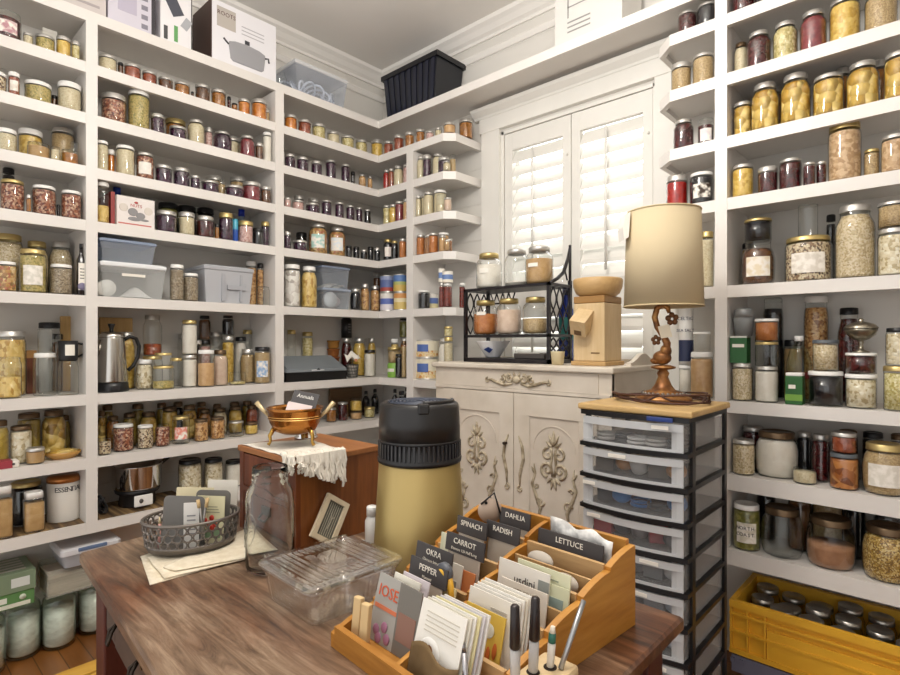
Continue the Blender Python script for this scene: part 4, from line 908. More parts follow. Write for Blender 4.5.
MB().box(-w/2, w/2, 0, .045, 0, hh*.9, bev=.002).obj('tin', plain('#215a24', .35), t); MB().box(-w/2+.001, w/2-.001, .001, .044, hh*.9, hh, bev=.002).obj('lid', WHITEP, t)
MB().box(-w*.3, w*.1, -.001, -.0003, hh*.5, hh*.62).obj('label', PAPER, t)
MB().box(-w*.5, w*.5, -.0008, -.0002, hh*.12, hh*.32).obj('printed_leaves', plain('#6f9a3d', .5), t)
t, w, tt = sthing('flask_bottle', 'round shouldered clear bottle with white cap behind the green spice tin', 'bottle', 'B', 783.5, 810, .075, R5)
zt = zat(336, tt); z0 = zat(385, tt); r = min(w/2, .045); hh = zt - R5
MB().lathe([(0,0),(.95*r,0),(r,.006),(r,.45*hh),(.96*r,.6*hh),(.7*r,.78*hh),(.3*r,.88*hh),(.26*r,.93*hh)], 30, c=(0,r,0), sy=.8).obj('body', glass('greenish glass', '#eef3ea', .28), t)
MB().lathe([(0,.92*hh),(.36*r,.92*hh),(.36*r,hh),(0,hh)], 20, c=(0,r,0)).obj('cap', WHITEP, t)
MB().lathe([(r*1.01,.36*hh),(r*1.01,.46*hh)], 24, c=(0,r,0), sy=.8, a0=-2.9, a1=-.2).obj('label', plain('#6b2322', .5), t)
# pewter goblet on the dark jam stack
q = [d for d in ITEMS if d['bay'] == 'RB' and d['lvl'] == 5 and d['con'] == 'dj' and d['on']][0]
t = thing('pewter_goblet', 'tarnished silver lidded goblet standing on a stacked jam jar', 'goblet', (q['XY'][0], q['XY'][1], ctop(q)))
hh = zat(318, q['t']) - ctop(q)
MB().lathe([(0,0),(.022,0),(.022,.003),(.007,.01),(.005,.24*hh),(.008,.30*hh),(.006,.34*hh),(.022,.40*hh),(.036,.52*hh),(.041,.64*hh),(.041,.70*hh),(0,.70*hh)], 28).obj('cup', plain('#8d8778', .3, .9), t)
MB().lathe([(.043,.702*hh),(.043,.73*hh),(.034,.82*hh),(.016,.88*hh),(.006,.90*hh),(.008,.95*hh),(.005,.985*hh),(0,hh)], 28).obj('lid', plain('#a39c8c', .28, .9), t)
# salt tub and clear cups behind the lamp
R5b = R5
q = [d for d in ITEMS if d['bay'] == 'RS' and d['lvl'] == 5 and d['sty'] == 'h' and d['con'] == 'wh'][0]
zq = ctop(q); hh = zat(306, q['t']) - zq; r = q['r']*1.05
t = thing('salt_canister', 'white canister with dark blue lettered label standing behind the lamp stem', 'canister', (q['XY'][0], q['XY'][1], zq)); hh = max(hh, .11)
MB().lathe([(0,0),(r,0),(r,hh*.96),(r*.9,hh),(0,hh)], 28).obj('tub', WHITEP, t)
MB().lathe([(r*1.01,hh*.06),(r*1.01,hh*.42)], 24, a0=-3.0, a1=.2).obj('blue_label', plain('#28304f', .5), t)
for i, (wd_, zz) in enumerate((('CELTIC', .78), ('SEA SALT', .58))):
    text('lettering', wd_, .015 if i else .017, plain('#28304f', .5), t, Matrix.Translation((.25*r, -r*1.012, hh*zz)) @ Matrix.Rotation(.12, 4, 'Z') @ Matrix.Rotation(PI/2, 4, 'X'))
# --- things along the top shelf
ZT = 2.42
def tbox(name, label, wall, px0, px1, ytop, dep, depth, mat, cat='box'):
    t, w, tt = sthing(name, label, cat, wall, px0, px1, dep, ZT)
    h = min(zat(ytop, tt) - ZT, ZC - .09 - ZT)
    c = MB().box(-w/2, w/2, 0, depth, 0, h).obj('carton', mat, t)
    return t, w, h, c
t, w, h, c = tbox('carton', 'grey printed carton at the far left of the top shelf', 'L', 62, 106, -40, .02, .2, plain('#c9c1be', .6))
m = MB()
for i in range(4): m.box(-w*.4, w*.35, -.001, -.0003, h*(.15+.18*i), h*(.2+.18*i))
m.obj('printed_lines', plain('#a79f9f', .7), c)
t, w, h, c = tbox('carton', 'pale lilac carton with dark side stripe, on the top shelf', 'L', 108, 155, -30, .02, .2, plain('#cfcbd6', .6))
m = MB()
for i in range(5): m.box(w*.2, w*.34, -.001, -.0003, h*(.08+.16*i), h*(.16+.16*i))
m.obj('printed_stripe', plain('#85828e', .7), c)
MB().box(w*.42, w*.5, -.0012, -.0002, 0, h).obj('dark_edge', plain('#3b393d', .6), c)
m = MB(); m.box(-w*.3, w*.1, -.001, -.0003, h*.25, h*.6); m.obj('pale_print', plain('#b9b3c4', .7), c)
t, w, h, c = tbox('blender_carton', 'white carton with a grey tool picture and green strip', 'L', 160.5, 192, -20, .02, .18, plain('#e6e4e6', .6))
m = MB(); m.box(0, .05, -.0012, -.0003, 0, .12, M=Matrix.Translation((-w*.1,0,h*.42)) @ Matrix.Rotation(-.5,4,'Y')); m.obj('printed_tool', plain('#4b4d57', .6), c)
m = MB(); m.box(0, .03, -.0014, -.0003, 0, .05, M=Matrix.Translation((w*.12,0,h*.33)) @ Matrix.Rotation(.5,4,'Y')); m.obj('printed_blade', plain('#a9abb0', .6), c)
MB().box(-w*.08, w*.04, -.001, -.0003, h*.06, h*.3).obj('green_strip', plain('#5f9a5c', .6), c)
MB().box(-w*.4, -w*.28, -.001, -.0003, h*.05, h*.25).obj('dark_lettering', plain('#4a4a4c', .6), c)
MB().box(w*.47, w*.5, -.001, .0, 0, h).obj('dark_edge', plain('#38363a', .6), c)
t, w, h, c = tbox('cookware_carton', 'white carton showing a steel pot, with dark flap open to one side', 'L', 212, 276, 13, .03, .2, plain('#e6e5e9', .6))
h = min(h, .3)
pp = MB(); pp.lathe([(0,0),(.07,0),(.082,.01),(.09,.075),(.088,.085),(.06,.095),(.0,.1)], 28, M=Matrix.Translation((.01,-.0005,h*.12)) @ Matrix.Diagonal((1,.02,1,1))); pp.obj('printed_pot', plain('#9a9a9e', .45), c)
m = MB(); m.box(-.003, .02, -.0022, -.0005, h*.12+.1, h*.12+.118); m.tube([(.098,-.0015,h*.12+.07),(.115,-.0015,h*.12+.075),(.118,-.0015,h*.12+.055)], .004, 6); m.tube([(-.08,-.0015,h*.12+.07),(-.096,-.0015,h*.12+.082),(-.104,-.0015,h*.12+.09)], .004, 6); m.obj('printed_handles', plain('#3f3f44', .5), c)
pnl = MB().box(-w*.43, -w*.15, -.001, -.0003, h*.6, h*.92).obj('printed_panel', plain('#b9b2aa', .6), c)
text('lettering', 'ROOTS', .026, plain('#5a3b3a', .6), c, FACE(-w*.29, -.0014, h*.82))
m = MB()
for i in range(3): m.box(-w*.06, w*.3, -.001, -.0004, h*(.62+.06*i), h*(.635+.06*i))
m.obj('printed_lines', plain('#b5b3b8', .6), c)
m = MB(); m.box(-w/2-.002, -w/2-.0005, .0, .2, 0, h); m.obj('dark_side', plain('#4f3a33', .6), c)
t, w, tt = sthing('mason_jar', 'empty clear glass jar standing between cookware carton and clear bin', 'jar', 'L', 278, 289, .06, ZT)
h = zat(70, tt) - ZT; r = w/2
MB().lathe([(0,0),(.9*r,0),(r,.006),(r,.7*h),(.75*r,.82*h),(.75*r,h)], 24, c=(0,r,0)).obj('jar', GLASS, t)
MB().lathe([(.02,.004),(.9*r,.004),(.92*r,.3*h),(0,.3*h)], 24, c=(0,r,0)).obj('contents', plain('#a9b6a8', .6), t)
tb, wb_, hb_ = bin_('storage_bin', 'clear bin of coiled tubing with white lid, on top shelf by corner', 'L', 294, 348, 70, .03, ZT, .19, plastic_clear('clear tote', '#f4f6f9', .12), plastic_clear('white tote lid', '#f6f7f9', .6), .02, .88)
m = MB()
for i in range(9): cxx = -.13+.032*i; m.tube([(cxx+.045*math.cos(a), .09+.05*math.sin(a*.9+i), .06+.045*math.sin(a)) for a in [k*2*PI/16 for k in range(16)]], .006, 6, closed=True)
m.obj('coiled_tubing', plain('#dfe3ee', .25), tb)
# black tote and foam board on the back part of the top shelf
p, w, tt, rz = spot('B', 381, 437, .02)
t = thing('black_tote', 'large black ribbed tote bin on the top shelf in the corner', 'storage bin', (p[0], p[1]+.012, ZT+.0010), 0)
hb = min(zat(60, tt)-ZT, .25); a = w/2*.95; c = a*.88; dp = .2
m = MB(); m.add([(-c,.01,0),(c,.01,0),(c,dp-.01,0),(-c,dp-.01,0),(-a,0,hb),(a,0,hb),(a,dp,hb),(-a,dp,hb)], [(3,2,1,0),(0,1,5,4),(1,2,6,5),(2,3,7,6),(3,0,4,7)])
m.obj('body', plain('#16181f', .3), t, solid=-.003)
m = MB()
for i in range(9): x = -c + 2*c*(i+.5)/9; m.add([(x-.012,.009,.02),(x+.012,.009,.02),(x*a/c+.012,-.001,hb*.93),(x*a/c-.012,-.001,hb*.93),(x-.012,.003,.02),(x+.012,.003,.02),(x*a/c+.012,-.007,hb*.93),(x*a/c-.012,-.007,hb*.93)], [(4,5,6,7),(0,1,5,4),(1,2,6,5),(2,3,7,6),(3,0,4,7)])
m.obj('ribs', plain('#1b1f30', .3), t)
m = MB(); k = .012
for x0, x1, y0, y1 in ((-a-k, a+k, -k, 0), (-a-k, a+k, dp, dp+k), (-a-k, -a, 0, dp), (a, a+k, 0, dp)): m.box(x0, x1, y0, y1, hb-.022, hb+.004)
m.obj('rim', plain('#121318', .3), t)
t, w, tt = sthing('white_carton', 'greyish white carton with faint print on the shelf above the window', 'box', 'B', 555, 622, .03, ZT)
h = .25
c = MB().box(-w/2, w/2, 0, .18, 0, h).obj('carton', plain('#d3d1cd', .6), t)
m = MB(); m.box(-w*.3, -w*.28, -.001, -.0003, h*.45, h); m.box(-w*.3, w*.4, -.001, -.0003, h*.62, h*.64)
for i in range(3): m.box(-w*.3, w*.05, -.001, -.0003, h*(.2+.08*i), h*(.225+.08*i))
m.obj('printed_lines', plain('#8f8e8d', .6), c)
# ---------------------------------------------------------------- painted cabinet under the window
CAB = mottled('worn cream paint', [(.3, '#c4b9a9'), (.5, '#d4cabb'), (.7, '#dcd3c6')], 6, .5, detail=8)
CABX = mottled('worn cream paint inset', [(.3, '#cabfb0'), (.7, '#d8cec0')], 9, .5)
GILT = mottled('antiqued carving', [(.35, '#8d7f67'), (.6, '#c6b9a0')], 40, .5, .1)
CX0, CX1, CY0, CY1, CZ = -1.748, -.89, 1.80, 2.195, 1.083
cab = thing('sideboard', 'cream painted sideboard with carved gilt scrolls on both doors', 'cabinet', ((CX0+CX1)/2, CY0, 0))
hw = (CX1-CX0)/2; D = CY1-CY0
m = MB().box(-hw, hw, .006, D, .06, 1.06); m.box(-hw, -hw+.05, .0, .02, 0, 1.06); m.box(hw-.05, hw, .0, .02, 0, 1.06)
m.box(-hw, -hw+.06, .02, .08, 0, .06); m.box(hw-.06, hw, .02, .08, 0, .06); m.box(-hw, -hw+.06, D-.06, D, 0, .06); m.box(hw-.06, hw, D-.06, D, 0, .06)
m.box(-hw, hw, 0, .02, .06, .13)
m.obj('body', CAB, cab)
MB().box(-hw-.014, hw+.014, -.018, D, 1.06, CZ, bev=.006).obj('top', CAB, cab)
fz = MB().box(-hw+.05, hw-.05, -.004, .01, .985, 1.058); fz.box(-hw+.002, hw-.002, -.008, .01, .972, .984); fz.obj('frieze', CABX, cab)
def scroll(mb, c, r, turns, a0, sgn, th=.006, y=-.006):
    pts = []; n = int(14*turns); rs = []
    for i in range(n+1):
        k = i/n; a = a0 + sgn*k*turns*2*PI; rr = r*(1-.85*k)
        pts.append((c[0]+rr*math.cos(a), y, c[1]+rr*math.sin(a))); rs.append(th*(1-.5*k))
    mb.tube(pts, th, 6, rs=rs)
def leaf(mb, p, q, w, y=-.006):
    p = Vector((p[0], y, p[1])); q = Vector((q[0], y, q[1])); d = (q-p); nn = Vector((-d.z, 0, d.x)).normalized()
    pts = [p+d*k for k in (0,.25,.5,.75,1)]
    mb.tube([v[:] for v in pts], w, 6, rs=[w*.4, w, w*.9, w*.6, w*.1])
# carving on the frieze
m = MB(); xc = .025; zc = 1.022
m.ball((xc, -.008, zc), .016, 10, 8, (1.3, .5, 1))
for s in (-1, 1):
    scroll(m, (xc+s*.033, zc+.002), .02, 1.3, PI/2 if s > 0 else PI/2, -s)
    scroll(m, (xc+s*.072, zc-.004), .016, 1.2, PI/2, s)
    m.tube([(xc+s*.02,-.006,zc-.016),(xc+s*.06,-.006,zc-.024),(xc+s*.10,-.006,zc-.014),(xc+s*.13,-.006,zc-.004),(xc+s*.152,-.006,zc-.006)], .006, 6, rs=[.004,.007,.007,.006,.003])
    scroll(m, (xc+s*.148, zc-.008), .012, 1.2, PI/2, -s, .004)
    for k in range(3): leaf(m, (xc+s*(.01+.02*k), zc+.012), (xc+s*(.016+.026*k), zc+.032-.006*k), .006)
m.obj('frieze_carving', GILT, cab)
# doors
for side, x0, x1 in (('left', -hw+.052, .012), ('right', .016, hw-.052)):
    dm = MB(); z0, z1 = .14, .968
    pr = .07
    dm.box(x0, x0+pr, -.010, .006, z0, z1); dm.box(x1-pr, x1, -.010, .006, z0, z1); dm.box(x0+pr, x1-pr, -.010, .006, z1-.085, z1); dm.box(x0+pr, x1-pr, -.010, .006, z0, z0+.09)
    d = dm.obj('door', CAB, cab)
    MB().box(x0+pr, x1-pr, -.004, .006, z0+.09, z1-.085).obj('door_panel', CABX, d)
    m = MB(); xm = (x0+x1)/2; w = x1-x0-2*pr
    for k in range(3):  # beading round the panel
        e = .0035
    m.tube([(x0+pr,-.006,z0+.09),(x1-pr,-.006,z0+.09),(x1-pr,-.006,z1-.085),(x0+pr,-.006,z1-.085)], .004, 5, closed=True)
    m.obj('panel_bead', CABX, d)
    # arched line of the panel
    m = MB(); m.tube([(xm+w*.42*math.cos(a), -.004, z1-.21+w*.42*math.sin(a)) for a in [PI*i/20 for i in range(21)]], .003, 5); m.obj('arch_line', CABX, d)
    g = MB(); zc = .722
    # central palmette
    leaf(g, (xm, zc+.055), (xm, zc+.115), .009); 
    for s in (-1, 1):
        leaf(g, (xm+s*.004, zc+.06), (xm+s*.022, zc+.098), .007); leaf(g, (xm+s*.006, zc+.05), (xm+s*.034, zc+.072), .007)
        scroll(g, (xm+s*.024, zc+.022), .026, 1.1, PI*.5, -s, .006); scroll(g, (xm+s*.028, zc-.035), .03, 1.4, -PI*.5, s, .007)
        g.tube([(xm+s*.004,-.006,zc-.06),(xm+s*.012,-.006,zc-.02),(xm+s*.006,-.006,zc+.02),(xm+s*.012,-.006,zc+.055)], .005, 6)
        leaf(g, (xm+s*.006, zc-.066), (xm+s*.03, zc-.088), .007); leaf(g, (xm+s*.002, zc-.07), (xm+s*.012, zc-.112), .007)
        # side sprays low in the panel
        bx = xm+s*w*.40; 
        g.tube([(bx,-.006,zc-.02),(bx-s*.006,-.006,zc-.06),(bx+s*.008,-.006,zc-.10),(bx-s*.012,-.006,zc-.15),(bx-s*.03,-.006,zc-.19),(bx-s*.02,-.006,zc-.24)], .006, 6, rs=[.002,.005,.006,.007,.007,.004])
        scroll(g, (bx-s*.028, zc-.165), .02, 1.2, 0, s, .005); scroll(g, (bx-s*.012, zc-.105), .012, 1.1, PI, -s, .004)
        leaf(g, (bx-s*.006, zc-.06), (bx+s*.012, zc-.035), .006)
        scroll(g, (bx-s*.03, zc-.25), .024, 1.2, PI/2, s, .006)
    g.obj('door_carving', GILT, d)
    # scroll beside the meeting stiles
    xs = x1-.035 if side == 'left' else x0+.035; s = -1 if side == 'left' else 1
    h_ = MB(); h_.tube([(xs-s*.012,-.013,.80),(xs+s*.006,-.013,.76),(xs+s*.012,-.013,.71),(xs-s*.004,-.013,.65),(xs-s*.006,-.013,.60)], .006, 6, rs=[.003,.006,.007,.006,.003])
    scroll(h_, (xs-s*.004, .59), .014, 1.2, PI/2, s, .005, -.013); h_.obj('stile_carving', GILT, d)
MB().tube([(-.022,-.011,.765),(-.022,-.03,.765)], .006, 8).obj('key', plain('#3d3128', .4, .8), cab)
m = MB(); n = 16
pts = [(-hw+.0+.0*i, 0) for i in range(1)]
gl = [(hw-.0, .0)]
gal = []
for i in range(n+1):
    k = i/n; gal.append((k, .012+.05*(math.sin(PI*min(k*1.15,1))**2)*(.4+.6*k)))
vs = []; fs = []
for k, zz in gal:
    y = .14+(D-.14)*k
    vs += [(hw-.012, y, CZ), (hw+.006, y, CZ), (hw+.006, y, CZ+zz), (hw-.012, y, CZ+zz)]
for i in range(n):
    for a in range(4): fs.append((4*i+a, 4*i+(a+1) % 4, 4*(i+1)+(a+1) % 4, 4*(i+1)+a))
fs += [(3,2,1,0), tuple(4*n+i for i in range(4))]
m.add(vs, fs); m.obj('side_gallery', CAB, cab)
MB().box(-hw+.06, hw-.012, D-.016, D, CZ, CZ+.018).obj('back_gallery', CAB, cab)
ZC_ = CZ + .0006
# ---------------------------------------------------------------- black rack with jars on the cabinet
RX0, RX1, RY0, RY1 = -1.655, -1.20, 1.885, 2.065
IRON = plain('#1b1619', .35)
rk = thing('jar_rack', 'black two tier rack with lattice sides standing on the sideboard', 'rack', ((RX0+RX1)/2, RY0, ZC_)); hw2 = (RX1-RX0)/2; dr = RY1-RY0
z1, z2 = 1.205-ZC_, 1.4125-ZC_
MB().box(-hw2, hw2, 0, dr, 0, .018).obj('base', IRON, rk)
MB().box(-hw2, hw2, 0, dr, z1-.012, z1).obj('middle_shelf', IRON, rk)
MB().box(-hw2, hw2, 0, dr, z2-.012, z2).obj('upper_shelf', IRON, rk)
for s in (-1, 1):
    m = MB(); x = s*(hw2-.006)
    m.box(x-.006, x+.006, 0, .016, 0, z2); m.box(x-.006, x+.006, dr-.016, dr, 0, z2+.02)
    for (za, zb) in ((z1+.004, z2-.016), (.02, z1-.016))[:1 if s < 0 else 2]:
        nn = 3
        for k in range(nn):
            ya = .016+(dr-.032)*k/nn; yb = .016+(dr-.032)*(k+1)/nn; ym = (ya+yb)/2; q = (zb-za)
            for sg in (-1, 1):
                m.tube([(x, ym+sg*(yb-ya)*.45*math.sin(PI*2*t_), za+q*t_) for t_ in [i/14 for i in range(15)]], .0035, 6)
    if s > 0:
        m.tube([(x,.02,z2+.0),(x,.07,z2+.02),(x,.12,z2+.05),(x,.155,z2+.11),(x,dr-.006,z2+.17)], .007, 8, rs=[.007,.008,.008,.007,.005])
        m.tube([(x,dr-.008,z2),(x,dr-.008,z2+.17)], .006, 8); m.tube([(x,.09,z2+.03),(x,.13,z2+.06),(x,.15,z2+.02)], .004, 6)
    m.obj('side_panel', IRON, rk)
m = MB()
for i in range(4): x = -hw2+.02+.035*i; m.tube([(x, dr-.005, z2-.012), (x+.0175, dr-.005, z2-.055), (x+.035, dr-.005, z2-.012)], .0035, 6)
m.box(-hw2, -hw2+.17, dr-.008, dr-.002, z2-.062, z2-.055); m.obj('back_lattice', IRON, rk)
def counterjar(px0, px1, ytop, yc, z, con, fill, label, grp, lid=GOLDM):
    px = (px0+px1)/2; x, t = onY(px, yc); u = (px-450)/FP; r = (px1-px0)*t/math.sqrt(1+u*u)/(2*FP); h = zat(ytop, t) - z
    r = min(r, .0585); x = min(max(x, RX0 + .016 + r), RX1 - .016 - r) if z < 1.3 else min(x, RX1 - .034 - r)
    o = MB().lathe([(0,0),(.82*r,0),(.94*r,.02*h),(r,.1*h),(r,.66*h),(.92*r,.77*h),(.74*r,.84*h),(.70*r,.87*h),(.70*r,.96*h)], 32).obj('storage_jar', GLASSH, None, (x, yc, z+.0008))
    if con: MB().lathe([(0,.02*h),(.78*r,.02*h),(.9*r,.05*h),(.95*r,.12*h),(.95*r,min(fill,.68)*h),(0,fill*h)], 32).obj('contents', CT[con][1](), o)
    MB().lathe([(.70*r,.86*h),(.76*r,.86*h),(.76*r,.97*h),(.70*r,h),(.5*r,h),(.48*r,.985*h),(0,.985*h)], 32).obj('lid', lid, o)
    tag(o, label, 'jar', grp); return o, r, h
G1 = 'jars on the black rack'
yj = 1.955
o, r, h = counterjar(475.5, 502.5, 254, yj, ZC_+z2, 'wh', .66, 'jar of white powder, leftmost on top of the black rack', G1)
MB().lathe([(r*1.004,.42*h),(r*1.004,.55*h)], 10, a0=-1.7, a1=-.9).obj('label', PAPER, o)
counterjar(504.5, 529, 250, yj, ZC_+z2, 'wh', .08, 'nearly empty clear jar in the middle on top of the black rack', G1, SILVER)
o, r, h = counterjar(530.5, 559, 246.5, yj, ZC_+z2, 'ta', .66, 'jar of brown sugar, rightmost on top of the black rack', G1, SILVER)
MB().lathe([(r*1.004,.44*h),(r*1.004,.54*h)], 10, a0=-1.9, a1=-1.1).obj('label', PAPER, o)
o, r, h = counterjar(470.5, 495, 301, yj, ZC_+z1, 'os', .6, 'jar of orange tan powder, leftmost inside the black rack', G1)
MB().lathe([(r*1.004,.56*h),(r*1.004,.66*h)], 10, a0=-1.7, a1=-.9).obj('label', PAPER, o)
counterjar(496.5, 521.5, 299, yj, ZC_+z1, 'pf', .7, 'jar of pinkish flour in the middle inside the black rack', G1)
counterjar(522.5, 548.5, 297.5, yj, ZC_+z1, 'be', .42, 'half full jar of tan grain, rightmost inside the black rack', G1)
x, t = onY(488, 1.96)
bw = thing('china_bowl', 'white bowl with a blue shell pattern inside the rack base', 'bowl', (-1.655+.02+.081, 1.972, ZC_+.0188))
MB().lathe([(0,0),(.03,0),(.034,.006),(.06,.045),(.078,.072),(.08,.075),(.074,.073),(.056,.045),(.03,.012),(0,.01)], 36).obj('bowl', plain('#e4e4e6', .2), bw)
m = MB()
for k in range(7):
    a = -1.25+(k-3)*.1
    m.tube([(.0475*math.cos(-1.25),.0475*math.sin(-1.25),.024),( .064*math.cos(a), .064*math.sin(a), .047 - .003*abs(k-3))], .003, 5)
m.obj('blue_motif', plain('#2b3f78', .4), bw)
x, t = onY(520, 1.96)
td = thing('food_tin', 'flat silver and black tin lying inside the rack base beside the bowl', 'tin', (-1.315, 1.90, ZC_+.0188))
MB().box(-.07, .08, 0, .1, 0, .022, bev=.003).obj('tin', plain('#4b4644', .4, .3), td); MB().box(-.05, .06, .0, .09, .022, .026).obj('lid', plain('#b9b4ad', .35, .5), td)
# cup, mill, bottle
x, t = onY(559.5, 1.865)
cp_ = thing('paper_cup', 'small cream cup standing between the black rack and grain mill', 'cup', (x-.006, 1.862, ZC_))
MB().lathe([(0,0),(.022,0),(.027,.05),(.028,.052),(.0255,.05),(.0205,.003),(0,.002)], 26).obj('cup', plain('#d8cba6', .6), cp_)
x, t = onY(569, 2.125)
bb = thing('blue_bottle', 'tall dark blue bottle with green label behind the rack and mill', 'bottle', (x-.012, 2.12, ZC_)); hh = zat(288, t) - CZ
MB().lathe([(0,0),(.03,0),(.032,.01),(.032,.7*hh),(.014,.82*hh),(.013,.9*hh)], 24).obj('body', plain('#2a3a8c', .2), bb)
MB().lathe([(0,.9*hh),(.016,.9*hh),(.016,hh),(0,hh)], 18).obj('cap', plain('#1f2440', .35), bb)
MB().lathe([(.0325,.3*hh),(.0325,.6*hh)], 20).obj('label', plain('#2f7f7a', .4), bb)
MAPLE = wood('pale maple', '#c3a678', '#d9c199', 'z', 12)
MAPLE2 = wood('pale maple across', '#b08a56', '#c9a774', 'x', 12)
ml = thing('grain_mill', 'pale wooden grain mill with angled spout, standing on the sideboard', 'grain mill', (-1.018, 1.872, ZC_))
MB().box(-.072, .072, -.008, .15, 0, .016, bev=.003).obj('base', MAPLE2, ml)
MB().box(-.064, .064, 0, .142, .016, .235, bev=.004).obj('body', MAPLE, ml)
MB().box(-.064, .064, -.0005, .1425, .2352, .262, bev=.003).obj('collar', wood('darker maple', '#8c6634', '#a47c46', 'x', 12), ml)
MB().lathe([(0,.262),(.065,.262),(.082,.275),(.092,.3),(.094,.325),(.09,.331),(.082,.329),(.076,.3),(.05,.275),(0,.272)], 40, c=(0,.071,0)).obj('hopper', MAPLE2, ml)
M = Matrix.Translation((-.018, -.03, .142)) @ Matrix.Rotation(.62, 4, 'X') @ Matrix.Rotation(.25, 4, 'Y')
sp_ = MB().box(-.03, .03, -.025, .06, -.02, .045, M=M).obj('spout', MAPLE, ml)
MB().box(-.014, .014, -.0262, -.0250, -.016, .004, M=M).obj('spout_mouth', plain('#6a5236', .8), sp_)
MB().box(.01, .045, -.0015, -.0003, .045, .05).obj('printed_mark', plain('#7a5c36', .7), ml)
# ---------------------------------------------------------------- drawer tower
TX0, TX1, TY0, TY1, TZ = -.825, -.512, 1.47, 1.79, .973
tw = thing('drawer_tower', 'tall black framed tower of clear plastic drawers beside the sideboard', 'drawer unit', ((TX0+TX1)/2, TY0, 0)); a = (TX1-TX0)/2; d_ = TY1-TY0
BLK = plain('#141416', .4)
def bow(x): return -.022*(1-(x/a)**2)
def bowpoly(xm, y0=0, back=d_, n=10):
    return [(-xm + 2*xm*i/n, bow(-xm+2*xm*i/n)+y0) for i in range(n+1)] + [(xm, back), (-xm, back)]
MB().prism(bowpoly(a), TZ-.014, TZ).obj('top_frame', BLK, tw); MB().prism(bowpoly(a), .034, .0475).obj('base_frame', BLK, tw)
for x in (-a+.02, a-.02):
    for y in (.03, d_-.03): MB().lathe([(0,0),(.012,0),(.016,.008),(.016,.026),(.006,.0335),(0,.0335)], 14, c=(x,y,0)).obj('caster', BLK, tw)
for x0, x1 in ((-a, -a+.008), (a-.008, a)):
    for y0, y1 in ((.028, .05), (d_-.022, d_)): MB().box(x0, x1, y0, y1, .0476, TZ-.0141).obj('corner_post', BLK, tw)
NDR = 10; PIT = .0911
DRW = plastic_clear('drawer plastic', '#f6f6f6', .16, .3); DRF = plastic_clear('drawer front', '#fafafa', .05, .2)
DRR = plain('#c2c4c6', .35)
FILL = [['#d9d4cd', '#5f5d5c', '#efece8'], ['#5e564f', '#c8873a', '#c9c6c4'], ['#4a4f57', '#2f86d4', '#2a78c8'], ['#b02a38', '#55565c', '#8e8e94'], ['#8a8d90', '#cfd2d2', '#6f7478'], ['#8f949a', '#b9c4d0', '#7d8288'], ['#8b9bb0', '#c9cfd6', '#9098a3'], ['#a0a4a8', '#cfd0d0', '#8a8d92'], ['#8f9398', '#c0c2c4', '#a7a9ab'], ['#9a9c9e', '#b5b7b9', '#808386']]
ORDN = ['top', 'second', 'third', 'fourth', 'fifth', 'sixth', 'seventh', 'eighth', 'ninth', 'bottom']
